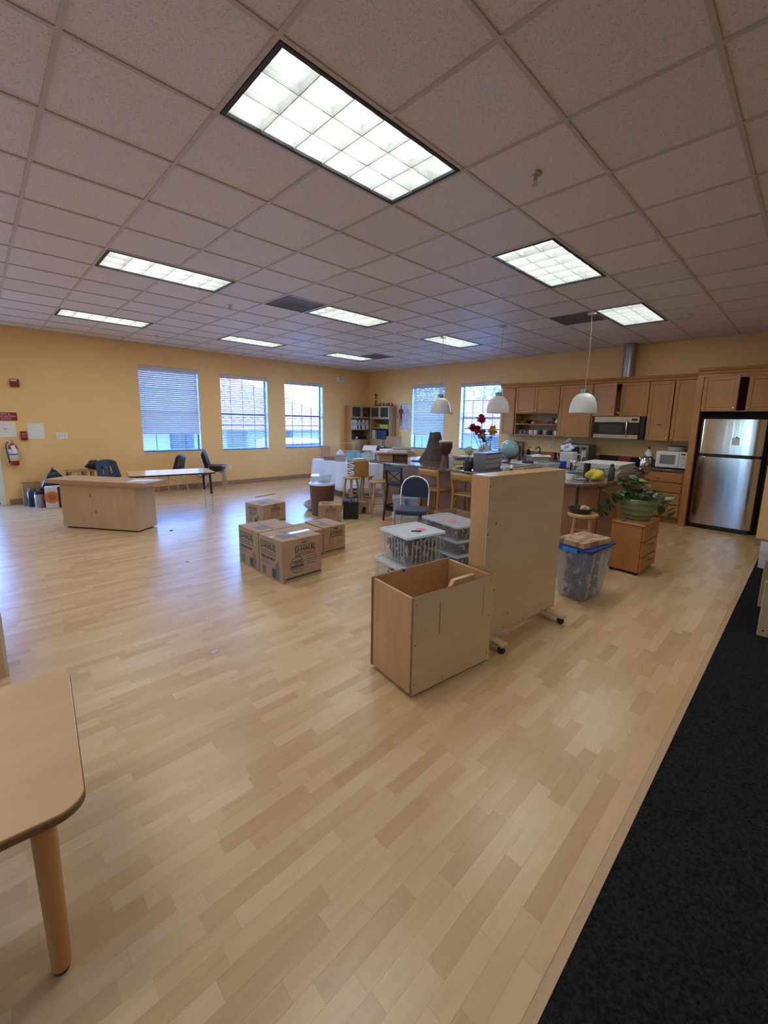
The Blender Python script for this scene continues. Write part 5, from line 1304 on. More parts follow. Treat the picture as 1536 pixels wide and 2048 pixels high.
sc1 = school_chair('navy plastic chair with slotted back, behind the wooden counter stand', (1.72, 9.02, 0), R(22))
dup(sc1, (2.86, 9.58, 0), R(-78), 'dark plastic chair seen edge-on behind the rectangular table')
for k in range(3): dup(sc1, (3.72 + .018 * k, 9.52 - .006 * k, .052 * k), R(62), ['navy plastic chair at the bottom of the stack under the blinds', 'navy plastic chair in the middle of the stack of three', 'navy plastic chair on top of the stack beside the rectangular table'][k])

# ------------------------------------------------------------------ wooden counter stand, table and things by the left wall
t = thing('counter_stand', 'maple counter stand with overhanging top, in front of the left wall', 'counter', (1.12, 7.07, 0), R(-54))
M_STAND = wood('stand_veneer', (.50, .335, .19), (.58, .41, .25), 'z', .5, 1.5)
M_STANDH = wood('stand_top_wood', (.40, .235, .12), (.48, .30, .16), 'x', .45, 1.8)
obj('front_panel', MB().box(-.61, .61, 0, .018, .02, .65), M_STAND, t, bevel=.003)
obj('end_panel', MB().box(-.61, -.592, .0185, .37, .02, .65), M_STAND, t, bevel=.003); obj('end_panel', MB().box(.592, .61, .0185, .37, .02, .65), M_STAND, t, bevel=.003)
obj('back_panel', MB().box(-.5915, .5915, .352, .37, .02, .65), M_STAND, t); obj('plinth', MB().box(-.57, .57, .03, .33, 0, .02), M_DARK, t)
obj('top_board', MB().box(-.79, .79, -.05, .40, .651, .712), M_STANDH, t, bevel=.004)
obj('knot', MB().prism([(-.012, -.03), (.008, -.02), (.010, .03), (-.006, .02)], 0, .0006), mat('knot_brown', (.22, .12, .06), .6), t, loc=(-.12, -.0003, .5)).rotation_euler = (PI / 2, 0, 0)
obj('knot', MB().prism([(-.01, -.03), (.006, -.02), (.008, .03), (-.006, .02)], 0, .0006), mat('knot_brown', (0, 0, 0)), t, loc=(-.05, -.0003, .26)).rotation_euler = (PI / 2, 0, 0)
mb = MB(); mb.prism([(-.20, -.03), (.20, .13), (-.18, .22)], 0, .002)
tag(obj('paper_sheet', mb, M_PAPER), 'white paper sheet at the right end of the counter stand', 'paper', None, (1.60, 6.62, .7125), R(-54) + .35)

M_WTOP = wood('activity_table_top', (.48, .33, .19), (.55, .39, .23), 'x', .18, 1.2, coat=.6)
t = thing('activity_table', 'rectangular activity table with glossy top and adjustable steel legs', 'table', (2.24, 7.53, 0), R(-9))
obj('tabletop', MB().rrect(-.62, .62, -.36, .36, .690, .714, .06, 5), M_WTOP, t); obj('edge_band', MB().rrect(-.624, .624, -.364, .364, .692, .711, .064, 5), M_BLACK, t)
for x in (-.54, .54):
    for y in (-.27, .27):
        l = obj('leg', MB().tube([(x, y, .69), (x * 1.02, y * 1.05, .34)], .020, 10), M_BLACK, t, smooth=True)
        obj('leg_extension', MB().tube([(x * 1.02, y * 1.05, .34), (x * 1.04, y * 1.1, .0)], .013, 10), M_STEEL, l, smooth=True)
    obj('brace', MB().tube([(x, -.2, .68), (x * .75, -.2, .62), (x * .75, .2, .62), (x, .2, .68)], .008, 6), M_BLACK, t)

M_WSTL = wood('step_stool_wood', (.36, .20, .085), (.44, .26, .12), 'y', .45, 2.4)
def sq_stool(label, loc, rz):
    t = thing('low_stool', label, 'stool', loc, rz, 'low wooden stools by the left wall')
    obj('seat', MB().rrect(-.165, .165, -.165, .165, .575, .60, .04, 4), M_WSTL, t, bevel=.004)
    for sx in (-1, 1):
        for sy in (-1, 1): obj('leg', MB().tube([(sx * .155, sy * .155, 0), (sx * .115, sy * .115, .575)], [.016, .021], 8), M_WSTL, t, smooth=True)
    obj('rung', MB().tube([(-.15, -.15, .22), (.15, -.15, .22)], .01, 6).tube([(-.15, .15, .22), (.15, .15, .22)], .01, 6), M_WSTL, t)
    return t
sqs = sq_stool('low wooden stool by the left wall, partly covered by the trash bag', (1.25, 9.72, 0), R(4)); dup(sqs, (1.61, 9.72, 0), R(-3), 'low wooden stool by the left wall with a black bag on its seat')
M_BAG = mat('black_bin_bag', (.012, .012, .016), .28, bump=.6, bscale=22)
blob('bag', 'shiny black bag with pale marks on the low wooden stool seat', 'bag', (1.56, 9.70, .601), .15, .13, .16, M_BAG, 41, .35)
blob('bag', 'black trash bag slumped over the boxes beside the low stool', 'bag', (.91, 9.65, .001), .165, .13, .63, M_BAG, 44, .25)
# a printed appliance carton and bottles
t = thing('appliance_box', 'white printed carton with an orange ring and dark stripe, by the left wall', 'box', (.90, 9.38, 0), R(-8))
obj('carton', MB().box(-.16, .16, -.10, .10, 0, .37), mat('white_carton', (.62, .60, .58), .6), t, bevel=.004)
mb = quads(rot(PI / 2, 0, 0, (0, -.1008, 0)), [q for q in ring(-.07, .19, .055, .105)]); obj('orange_ring', mb, mat('orange_print', (.62, .17, .03), .5), t)
obj('ring_centre', MB().prism([(-.07 + .055 * math.cos(a), .19 + .055 * math.sin(a)) for a in [PI * k / 8 for k in range(16)]], -.0004, .0004), mat('brown_print2', (.35, .12, .05), .5), t, loc=(0, -.1008, 0)).rotation_euler = (PI / 2, 0, 0)
obj('dark_stripe', MB().box(.015, .065, -.1015, -.1001, .0, .37), mat('stripe_black', (.02, .015, .016), .5), t); obj('red_patch', MB().box(.075, .12, -.1012, -.1001, .22, .36), mat('red_print', (.35, .04, .06), .5), t)
obj('red_side', MB().box(-.1612, -.1601, -.09, .09, .03, .34), mat('red_print', (0, 0, 0)), t)
t = thing('canister', 'navy canister standing on the floor nearest the glass door', 'canister', (.585, 9.66, 0))
obj('body', MB().lathe([(.065, 0), (.07, .01), (.07, .26), (.05, .29)], 16), mat('navy_canister', (.012, .018, .045), .35), t, smooth=True); obj('lid', MB().lathe([(.055, .29), (.055, .33), (.03, .335)], 16), mat('brown_lid', (.20, .11, .08), .5), t, smooth=True)
t = thing('canister', 'grey canister with dark lid between the navy canister and the printed carton', 'canister', (.662, 9.49, 0))
obj('body', MB().lathe([(.062, 0), (.068, .01), (.068, .22), (.06, .235)], 16), mat('grey_canister', (.36, .35, .35), .3), t, smooth=True); obj('lid', MB().lathe([(.062, .235), (.06, .285), (.03, .29)], 16), mat('navy_lid', (.02, .02, .05), .4), t, smooth=True)
def open_box(name, label, loc, rz, w, d, h, m=M_CARD, flaps=True, group=None, th=.005):
    t = thing(name, label, 'box', loc, rz, group)
    mb = MB(); mb.box(-w/2, w/2, -d/2, -d/2+th, 0, h).box(-w/2, w/2, d/2-th, d/2, 0, h).box(-w/2, -w/2+th, -d/2+th, d/2-th, 0, h).box(w/2-th, w/2, -d/2+th, d/2-th, 0, h).box(-w/2+th, w/2-th, -d/2+th, d/2-th, 0, th)
    obj('carton', mb, m, t)
    if flaps:
        f = min(w, d) * .42
        for (a, b, c, e) in ((-w/2, -d/2, w/2, -d/2), (w/2, d/2, -w/2, d/2), (-w/2, d/2, -w/2, -d/2), (w/2, -d/2, w/2, d/2)):
            nx, ny = (e - b), -(c - a); l = math.hypot(nx, ny); nx, ny = nx / l, ny / l
            mb = MB(); mb.add([(a, b, h), (c, e, h), (c + nx * f * .8, e + ny * f * .8, h - f * .35), (a + nx * f * .8, b + ny * f * .8, h - f * .35),
                               (a, b, h + .004), (c, e, h + .004), (c + nx * f * .8, e + ny * f * .8, h - f * .35 + .004), (a + nx * f * .8, b + ny * f * .8, h - f * .35 + .004)],
                              [(3, 2, 1, 0), (4, 5, 6, 7), (0, 1, 5, 4), (1, 2, 6, 5), (2, 3, 7, 6), (3, 0, 4, 7)]); obj('flap', mb, m, t)
    return t
open_box('carton', 'brown open carton with folded flaps behind the canisters by the left wall', (.60, 9.89, 0), 0, .26, .20, .40, flaps=False)

# wall pieces on the left wall
M_RED = mat('signal_red', (.26, .012, .028), .45); M_REDD = mat('dark_red_enamel', (.22, .012, .02), .4)
WL = YW - .001
t = thing('wall_sign', 'dark red sign with three lines of pale lettering above the posted sheets', 'sign', (.385, WL, 1.50))
obj('board', MB().box(-.15, .15, -.006, 0, 0, .14), M_RED, t)
M_LET = mat('pale_pink_lettering', (.70, .42, .46), .6)
MS = Matrix(((1, 0, 0, 0), (0, 0, -1, -.0066), (0, 1, 0, 0), (0, 0, 0, 1)))
for k, s in enumerate(('EXIT &', 'EVACUATION', 'ROUTE')): text('lettering', s, .04, M_LET, t, MS @ Matrix.Translation((0, .112 - .042 * k, 0)), bold=.0012)
def sheet(label, x0, x1, z0, z1, lines=False, m=M_PAPER):
    t = thing('posted_sheet', label, 'sheet', ((x0 + x1) / 2, WL, z0), 0, 'sheets of paper on the left wall'); w = (x1 - x0) / 2; h = z1 - z0
    obj('paper', MB().box(-w, w, -.002, 0, 0, h), m, t)
    if lines: obj('drawn_lines', flat(Matrix(((1, 0, 0, 0), (0, 0, -1, -.0024), (0, 1, 0, 0), (0, 0, 0, 1))), [(-w * .7, w * .3, h * .42, h * .43), (-w * .7, w * .2, h * .33, h * .34), (-.02, .03, h * .5, h * .56), (-w * .8, w * .6, h * .8, h * .806), (-w * .05, -w * .03, h * .5, h * .8)]), mat('grey_ink', (.3, .3, .33), .7), t)
sheet('white floor plan sheet below the red sign', .21, .50, 1.21, 1.475, True); sheet('plain pale sheet right of the fire alarm pull station', .655, .885, 1.175, 1.45)
t = thing('alarm_pull_station', 'dark red fire alarm pull station between the two sheets', 'alarm', (.595, WL, 1.155))
obj('body', MB().box(-.045, .045, -.045, 0, 0, .155), M_REDD, t, bevel=.008, seg=2); obj('pull_bar', MB().box(-.035, .035, -.055, -.045, .05, .075), mat('pale_red', (.45, .14, .14), .5), t); obj('label_plate', MB().box(-.03, .03, -.0465, -.045, .095, .125), mat('pale_red', (0, 0, 0)), t)
t = thing('alarm_strobe', 'dark red fire alarm strobe high on the left wall', 'alarm', (.555, WL, 2.085))
obj('body', MB().box(-.062, .062, -.05, 0, 0, .13), M_REDD, t, bevel=.008, seg=2); obj('strobe_lens', MB().box(-.05, .03, -.058, -.05, .095, .118), mat('strobe_lens', (.6, .6, .6), .2), t)
t = thing('switch_plate', 'white three gang light switch plate right of the posted sheets', 'switch', (1.135, WL, 1.17), 0)
obj('plate', MB().box(-.085, .085, -.007, 0, 0, .115), M_WHITE, t, bevel=.003)
for x in (-.045, 0, .045): obj('rocker', MB().box(x - .012, x + .012, -.012, -.007, .03, .085), mat('switch_face', (.66, .66, .65), .4), t)
t = thing('socket', 'white wall socket below the middle blind on the left wall', 'socket', (4.325, WL, .365), 0, 'white wall sockets')
obj('plate', MB().box(-.037, .037, -.007, 0, 0, .118), M_WHITE, t, bevel=.003)
for z in (.03, .088): obj('outlet', MB().box(-.017, .017, -.009, -.007, z - .014, z + .014), mat('socket_face', (0, 0, 0)), t)
t = thing('socket', 'white wall socket low beneath the low wooden stools', 'socket', (1.255, WL, .45), 0, 'white wall sockets')
obj('plate', MB().box(-.037, .037, -.007, 0, 0, .118), M_WHITE, t, bevel=.003); obj('outlet', MB().box(-.017, .017, -.009, -.007, .02, .1), mat('socket_face', (0, 0, 0)), t)
# extinguisher
t = thing('fire_extinguisher', 'red fire extinguisher hanging on the left wall by the glass door', 'extinguisher', (.42, YW - .085, .715))
obj('cylinder', MB().lathe([(.06, 0), (.066, .012), (.066, .30), (.055, .345), (.028, .37), (.024, .385)], 20), mat('extinguisher_red', (.35, .012, .02), .3), t, smooth=True)
obj('valve', MB().lathe([(.026, .385), (.026, .41), (.014, .415), (.014, .44)], 12), mat('valve_grey', (.35, .34, .36), .3, metal=.6), t, smooth=True)
obj('lever', MB().tube([(0, 0, .435), (-.02, -.03, .455), (-.05, -.06, .45)], .008, 6).tube([(0, 0, .41), (-.03, -.035, .405), (-.055, -.06, .40)], .007, 6), M_STEEL, t)
obj('hose', MB().tube([(-.02, 0, .40), (-.06, -.01, .41), (-.088, -.015, .37), (-.09, -.02, .30), (-.078, -.03, .20), (-.068, -.035, .12), (-.07, -.03, .05)], .010, 8), M_BLACK, t, smooth=True)
obj('label', MB().lathe([(.0668, .09), (.0668, .29)], 20, cap0=False, cap1=False), mat('extinguisher_label', (.58, .56, .60), .5), t, smooth=True)
obj('label_band', MB().lathe([(.0675, .085), (.0675, .125)], 20, cap0=False, cap1=False), mat('yellow_label', (.66, .48, .12), .5), t, smooth=True); obj('strap', MB().lathe([(.068, .19), (.068, .205)], 20, cap0=False, cap1=False), M_BLACK, t, smooth=True)
obj('bracket', MB().box(-.02, .02, .06, .084, .10, .36), M_STEEL, t)
mb = MB(); mb.M = rot(0, R(-12), 0, (.03, -.069, .21)); mb.box(-.028, .028, -.002, 0, 0, .15); obj('inspection_tag', mb, M_PAPER, t)
# emergency light
t = thing('emergency_light', 'white emergency light box high on the left wall near the corner', 'emergency light', (7.715, WL, 2.72))
obj('housing', MB().box(-.15, .15, -.07, 0, 0, .13), M_WHITE, t, bevel=.012, seg=2)
for x in (-.08, .09):
    mb = MB(); mb.M = rot(R(100), 0, R(15 if x < 0 else -15), (x, -.07, .075)); mb.lathe([(.035, 0), (.05, .02), (.05, .055), (.042, .058)], 14); obj('lamp_head', mb, mat('lamp_head_grey', (.62, .61, .60), .4), t, smooth=True)

# ------------------------------------------------------------------ basket, bag, case and bins in mid room
def wicker():
    m, nt, b = _new('brown_wicker'); N = nt.nodes.new; L = nt.links.new
    tc = N('ShaderNodeTexCoord'); w = N('ShaderNodeTexWave'); w.bands_direction = 'Z'; w.inputs['Scale'].default_value = 14; w.inputs['Distortion'].default_value = 1.5; w.inputs['Detail'].default_value = 3
    L(tc.outputs['Object'], w.inputs[0]); r = N('ShaderNodeValToRGB'); r.color_ramp.elements[0].color = (.045, .018, .012, 1); r.color_ramp.elements[1].color = (.24, .10, .055, 1)
    L(w.outputs[0], r.inputs[0]); L(r.outputs[0], b.inputs['Base Color']); b.inputs['Roughness'].default_value = .5; return m
M_WICK = wicker()
t = thing('wicker_basket', 'tall round brown wicker basket with a white liner rim', 'basket', (4.13, 5.90, 0))
prof = [(.172, 0)]
for k in range(22):
    z = .02 + .5 * k / 22; r = .178 + .036 * k / 22
    prof += [(r, z), (r + .006, z + .011)]
prof += [(.215, .525)]
obj('basket', MB().lathe(prof, 28), M_WICK, t, smooth=60); M_LINER = mat('white_liner', (.72, .74, .78), .35)
obj('liner_rim', MB().lathe([(.216, .525), (.225, .53), (.224, .555), (.20, .558), (.195, .54), (.001, .538)], 28, cap1=False), M_LINER, t, smooth=True)
t = thing('clear_box', 'clear plastic box of small bits standing on the wicker basket', 'box', (4.12, 5.91, .5585), R(-45))
mb = MB().taper(-.15, .15, -.10, .10, 0, .12, .012); obj('tub', mb, clear('clear_box_plastic', (.85, .88, .92), .25, .15), t, bevel=.015, seg=2); obj('lid', MB().rrect(-.17, .17, -.12, .12, .1205, .132, .03, 4), clear('clear_box_lid', (.85, .88, .92), .3, .1), t)
blob('bits', 'pale bits inside the clear box on the wicker basket', 'bits', (4.14, 5.88, .563), .09, .07, .045, mat('pale_bits', (.45, .45, .36), .7), 3, .3, kind='stuff')
blob('bag', 'pale translucent plastic bag of grain on the floor beside the wicker basket', 'bag', (4.24, 6.32, 0), .21, .15, .20, mat('bag_of_grain', (.42, .38, .33), .3, var=.3, vscale=25, coat=.5), 52, .28)
t = thing('equipment_case', 'black equipment case with a top handle and glossy blue lid, beside the small carton', 'case', (4.36, 5.41, 0), R(-38))
obj('case', MB().box(-.125, .125, -.15, .15, 0, .255), M_BLACK, t, bevel=.012, seg=2); obj('lid', MB().box(-.127, .127, -.152, .152, .2555, .30), mat('glossy_black_lid', (.012, .014, .022), .15), t, bevel=.012, seg=2)
obj('handle', MB().tube([(-.06, 0, .298), (-.055, 0, .33), (.055, 0, .33), (.06, 0, .298)], .009, 8), M_BLACK, t, smooth=True); obj('latch', MB().box(-.02, .02, -.158, -.15, .22, .28), M_BLACK, t, bevel=.003)
obj('blue_sleeve', MB().box(-.125, -.02, -.11, .11, .3005, .306), mat('blue_sleeve', (.02, .06, .24), .25), t)
ob = open_box('carton', 'small open brown carton with a black print, under the stools', (4.735, 5.515, 0), R(-38), .19, .20, .225, flaps=False)
mb = MB(); obj('dark_print', MB().prism([(-.035, .03), (.03, .02), (.04, .12), (-.02, .15)], 0, .0008), M_BLACK, ob, loc=(0, -.1008, 0)).rotation_euler = (PI / 2, 0, 0)
obj('contents', MB().add([(-.085,-.09,.19),(.085,-.09,.19),(.085,.09,.2),(-.085,.09,.21)], [(0,1,2,3)]), mat('cream_rag', (0, 0, 0)), ob)
# bins behind the banquet chair
t1 = bin_('lower grey white bin with a white label, behind the navy banquet chair legs', (4.50, 4.27, 0), R(-45), .40, .32, .235, ribs=False, lid=M_MILKY, m=clear('cloudy_plastic', (.78, .77, .76), .72, .4), group='bins behind the banquet chair')
obj('label', MB().box(-.09, .02, -.153, -.1515, .07, .15), M_PAPER, t1)
text('label_lettering', 'KABO', .042, M_BLACK, t1, Matrix(((1, 0, 0, -.035), (0, 0, -1, -.1535), (0, 1, 0, .11), (0, 0, 0, 1))), bold=.001)
t2 = bin_('upper clear bin with a blue latch, behind the navy banquet chair back', (4.50, 4.27, .237), R(-45), .40, .32, .27, ribs=False, lid=clear('clear_lid2', (.75, .8, .88), .35, .1), m=clear('pale_violet_plastic', (.82, .83, .93), .35, .2), group='bins behind the banquet chair')
obj('latch', MB().box(-.01, .025, -.165, -.155, .12, .26), mat('latch_blue', (.05, .16, .50), .4), t2, bevel=.003)
ob = open_box('carton', 'open brown cardboard carton behind the flat bins and under the bentwood chair', (4.56, 3.42, 0), R(-12), .38, .34, .41, flaps=False, group=None)

# ------------------------------------------------------------------ white clothed table and what stands on it
M_CLOTH = mat('white_tablecloth', (.66, .68, .74), .8)
t = thing('folding_table', 'folding table hidden under the white cloth near the room corner', 'table', (5.87, 7.25, 0))
obj('tabletop', MB().box(-.48, .48, -.82, .82, .71, .735), M_WHITE, t)
for x in (-.4, .4):
    for y in (-.7, .7): obj('leg', MB().tube([(x, y, 0), (x, y, .71)], .014, 8), M_STEEL, t)
pc = rr(-.495, .495, -.835, .835, .06, 3)
dense = []
for a, b in zip(pc, pc[1:] + pc[:1]):
    k = max(1, int(math.hypot(b[0] - a[0], b[1] - a[1]) / .035)); dense += [(a[0] + (b[0] - a[0]) * i / k, a[1] + (b[1] - a[1]) * i / k) for i in range(k)]
n = len(dense); mb = MB(); rows = []
qc = random.Random(8); ph = [qc.uniform(-.01, .01) for _ in range(n)]
for j in range(7):
    f = j / 6; z = .738 - .585 * f
    row_ = []
    for i, (x, y) in enumerate(dense):
        l = math.hypot(x, y); wv = .028 * f * math.sin(i * .55) + .02 * f * math.sin(i * .23 + 1) + ph[i] * f
        k = 1 + (.05 * f + wv) / l
        row_.append((x * k, y * k, z))
    rows += row_
mb.add(rows, [(j * n + i, j * n + (i + 1) % n, (j + 1) * n + (i + 1) % n, (j + 1) * n + i) for j in range(6) for i in range(n)] + [tuple(range(n - 1, -1, -1))])
tag(obj('tablecloth', mb, M_CLOTH, solid=.003, smooth=60), 'white cloth with soft folds draped over the folding table', 'tablecloth', None, (5.87, 7.25, 0))
ZT = .7405
t = thing('basket', 'orange red lattice basket at the left end of the white clothed table', 'basket', (5.58, 7.62, ZT), R(-35))
mb = MB()
for k in range(10):
    for s in (-1, 1):
        mb.add([(-.15 + .03 * k, s * .09, 0), (-.142 + .03 * k, s * .09, 0), (-.155 + .032 * k, s * .115, .075), (-.165 + .032 * k, s * .115, .075)], [(0, 1, 2, 3)])
obj('lattice', mb, mat('dark_violet_lattice', (.05, .02, .06), .5), t, solid=.004)['kind'] = 'stuff'
obj('liner', MB().taper(-.14, .14, -.085, .085, .002, .07, .014), mat('pale_liner', (.62, .6, .62), .6), t)
obj('rim', MB().box(-.175, .175, -.13, .13, .072, .084), mat('orange_red_plastic', (.55, .09, .03), .4), t, bevel=.004)
t = thing('grey_box', 'small grey box beside the orange basket on the white cloth', 'box', (5.56, 7.25, ZT), R(-45))
obj('carton', MB().box(-.10, .10, -.07, .07, 0, .12), mat('grey_card', (.36, .35, .37), .7), t, bevel=.003); obj('lid', MB().box(-.105, .105, -.075, .075, .1205, .15), mat('grey_card_lid', (.42, .41, .44), .7), t, bevel=.003)
blob('plastic_bag', 'crumpled white plastic bag behind the small grey box', 'bag', (5.84, 7.63, ZT), .08, .075, .20, mat('white_bag', (.66, .72, .84), .4), 61, .4)
for i, (x, y, r_, lab) in enumerate(((5.86, 7.26, .085, 'teal plastic cups cluster, left one, on the white table'), (5.98, 7.14, .075, 'teal plastic cup right of the larger one on the white table'))):
    tag(obj('cup', MB().lathe([(r_ * .75, 0), (r_, .17), (r_ - .005, .17), (r_ * .72, .006), (.001, .005)], 18, cap1=False), clear('teal_plastic', (.45, .80, .88), .45, .2), smooth=True), lab, 'cup', 'teal cups on the white table', (x, y, ZT))
t = thing('wire_frame', 'thin cream wire frame standing on the white table before the bookcase', 'frame', (6.05, 7.76, ZT + .003), R(-40))
obj('wire', MB().tube([(-.22, 0, 0), (-.22, 0, .36), (.22, 0, .36), (.22, 0, .05), (.15, 0, 0)], .006, 8), mat('cream_wire', (.68, .60, .36), .5), t, smooth=True); obj('base', MB().box(-.24, .24, -.06, .06, 0, .012), mat('cream_wire', (0, 0, 0)), t)
t = thing('paper_bag', 'pale brown paper bag at the back of the white table', 'bag', (5.68, 7.98, ZT), R(-40))
obj('body', MB().taper(-.11, .11, -.06, .06, 0, .30, .004), mat('kraft_paper', (.48, .33, .24), .8, bump=.3, bscale=30), t)
tag(obj('tank', MB().box(-.17, .17, -.10, .10, 0, .20), clear('tank_glass', (.75, .84, .88), .28, .08), bevel=.004), 'clear glass tank in the middle of the white table', 'tank', None, (6.06, 7.46, ZT), R(-45))
for i, (x, y, r_, h_, lab) in enumerate(((5.95, 6.88, .085, .19, 'large clear glass jar at the right of the white table'), (5.80, 6.68, .05, .16, 'slim clear glass jar near the island end of the white table'), (6.16, 6.62, .09, .17, 'wide clear glass bowl at the island end of the white table'))):
    tag(obj('jar', MB().lathe([(r_ * .9, 0), (r_, .01), (r_, h_), (r_ - .004, h_), (r_ - .005, .008), (.001, .007)], 20, cap1=False), clear('jar_glass', (.86, .90, .92), .22, .06), smooth=True), lab, 'jar', 'clear jars on the white table', (x, y, ZT))
t = thing('tray', 'wooden tray with small things at the island end of the white table', 'tray', (5.62, 6.60, ZT), R(-40)); obj('board', MB().box(-.13, .13, -.08, .08, 0, .012), mat('tray_wood', (.40, .26, .10), .5), t, bevel=.004); obj('rim', MB().box(-.13, .13, .07, .08, .0125, .03).box(-.13, -.12, -.08, .07, .0125, .03), mat('tray_wood', (0, 0, 0)), t)
t = thing('toy_house', 'pale toy house with sloping white lid, standing on the white table', 'toy house', (6.22, 7.06, ZT), R(-48))
obj('body', MB().add([(-.11,-.10,0),(.11,-.10,0),(.11,.10,0),(-.11,.10,0),(-.11,-.10,.24),(.11,-.10,.24),(.11,.10,.30),(-.11,.10,.30)], [(0,3,2,1),(4,5,6,7),(0,1,5,4),(1,2,6,5),(2,3,7,6),(3,0,4,7)]), mat('cream_card', (.56, .52, .42), .7), t)
obj('lid', MB().add([(-.14,-.15,.232),(.16,-.15,.232),(.16,.15,.322),(-.14,.15,.322),(-.14,-.15,.24),(.16,-.15,.24),(.16,.15,.33),(-.14,.15,.33)], [(0,3,2,1),(4,5,6,7),(0,1,5,4),(1,2,6,5),(2,3,7,6),(3,0,4,7)]), mat('pale_lid', (.62, .64, .66), .5), t)
# file box bridging two stools
t = thing('file_box', 'open sided file box, striped with papers on its left, brown on its right', 'box', (4.93, 5.90, .6215), R(-9))
obj('case', MB().box(-.155, .155, -.125, .125, 0, .28), mat('golden_board', (.46, .23, .06), .55), t, bevel=.003)
for k in range(7): obj('paper_edge', MB().box(-.163, -.155, -.12, .12, .012 + .038 * k, .032 + .038 * k), M_PAPER if k % 2 else mat('ivory_paper', (.70, .66, .58), .8), t).rotation_euler = (R((k % 3 - 1) * 4), 0, 0)
obj('dark_slots', MB().box(-.158, -.1549, -.122, .122, .004, .276), mat('slot_brown', (.05, .025, .015), .7), t)
for k in range(4): obj('papers', MB().box(-.13 + .012 * k, .12, -.10, .11 - .012 * k, .2805 + .009 * k, .288 + .009 * k), (M_PAPER, mat('slate_cloth', (0, 0, 0)), mat('sage_paper', (.36, .38, .28), .7), M_PAPER)[k], t)
t = thing('bucket', 'slate blue bucket on the floor under the stools', 'bucket', (5.18, 6.28, 0)); obj('body', MB().lathe([(.11, 0), (.14, .28), (.145, .285), (.136, .285), (.106, .01), (.001, .01)], 20, cap1=False), mat('slate_blue', (.05, .09, .16), .4), t, smooth=True)
obj('handle', MB().tube([(.14 * math.cos(a), 0, .27 + .1 * math.sin(a)) for a in [PI * k / 10 for k in range(11)]], .004, 6), M_STEEL, t)

# ------------------------------------------------------------------ corner bookcases, desk and poster
M_BK = wood('bookcase_maple', (.42, .255, .12), (.49, .31, .155), 'z', .45, 2)
def bookcase(label, loc, rz, w, d, h, shelf_z, closed_to, door_z):
    t = thing('bookcase', label, 'bookcase', loc, rz, 'maple bookcases in the corner'); th = .02
    for s in (-1, 1): obj('side_panel', MB().box(s * w / 2 - (th if s > 0 else 0), s * w / 2 + (0 if s > 0 else th), -d / 2, d / 2, 0, h), M_BK, t)
    obj('top_board', MB().box(-w / 2 + th, w / 2 - th, -d / 2, d / 2, h - th, h), M_BK, t); obj('back_board', MB().box(-w / 2 + th, w / 2 - th, d / 2 - .01, d / 2, 0, h - th), mat('bookcase_back', (.16, .085, .045), .7), t)
    for z in shelf_z: obj('shelf', MB().box(-w / 2 + th, w / 2 - th, -d / 2 + .005, d / 2 - .011, z - .011, z + .011), M_BK, t)
    for s in (-1, 1):
        x0, x1 = (-w / 2 + .004, -.003) if s < 0 else (.003, w / 2 - .004)
        fr = MB()
        for a, b, c, e in ((x0, x1, door_z + .005, door_z + .045), (x0, x1, h - .045, h - .005), (x0, x0 + .04, door_z + .045, h - .045), (x1 - .04, x1, door_z + .045, h - .045)): fr.box(a, b, -d / 2 - .018, -d / 2 - .001, c, e)
        dr = obj('glass_door', fr, M_BK, t); obj('pane', MB().box(x0 + .04, x1 - .04, -d / 2 - .011, -d / 2 - .008, door_z + .045, h - .045), clear('smoky_glass', (.55, .56, .58), .07, .08), dr)
        obj('door', MB().box(x0, x1, -d / 2 - .018, -d / 2 - .001, .06, closed_to), M_BK, t, bevel=.003)
    obj('plinth', MB().box(-w / 2 + th, w / 2 - th, -d / 2 + .02, -d / 2 + .04, 0, .06), M_BK, t)
    return t
B1 = (8.25, 9.895, 0); B2 = (8.67, 9.23, 0)
bookcase('left maple bookcase of binders, backed on the left wall in the corner', B1, 0, .78, .30, 2.06, (1.69, 1.35, 1.05), 1.04, 1.69)
bookcase('right maple bookcase beside the anatomy chart, facing the room', B2, R(-90), .82, .27, 2.06, (1.69, 1.41, 1.07), 1.06, 1.69)
M_BW = mat('white_binder', (.66, .67, .70), .5); M_BB = mat('black_binder', (.02, .02, .035), .45); M_BM = mat('maroon_binder', (.12, .03, .06), .5)
seq = 'WWWWBWBWWWMWW'; x = 7.905
names = {'W': ('white ring binder', M_BW), 'B': ('black ring binder', M_BB), 'M': ('maroon ring binder', M_BM)}
wd = [.06, .05, .055, .06, .045, .07, .055, .03, .05, .045, .04, .05, .06]
ordn = ['first', 'second', 'third', 'fourth', 'fifth', 'sixth', 'seventh', 'eighth', 'ninth', 'tenth', 'eleventh', 'twelfth', 'last']
for k, c in enumerate(seq):
    nm, m = names[c]; w = wd[k]; 
    if x + w > 8.60: break
    t = thing('ring_binder', '%s, %s from the left on the bookcase shelf' % (nm, ordn[k]), 'binder', (x + w / 2, 9.90, 1.3615), 0, 'ring binders in the left bookcase')
    obj('cover', MB().box(-w / 2 + .001, w / 2 - .001, -.125, .11, 0, .275 + .008 * (k % 3)), m, t, bevel=.003); obj('spine_label', MB().box(-w * .25, w * .25, -.1265, -.125, .12, .22), M_PAPER if c != 'W' else mat('grey_card', (0, 0, 0)), t)
    x += w
tag(obj('box', MB().box(-.06, .06, -.08, .08, 0, .20), mat('dark_brown_book', (.06, .03, .025), .6), bevel=.003), 'dark brown box at the left of the lower open bookcase shelf', 'box', None, (7.99, 9.92, 1.0615))
blob('ornament', 'small white ornament on the lower open bookcase shelf', 'ornament', (8.16, 9.85, 1.0615), .05, .04, .08, M_WHITE, 66, .3)
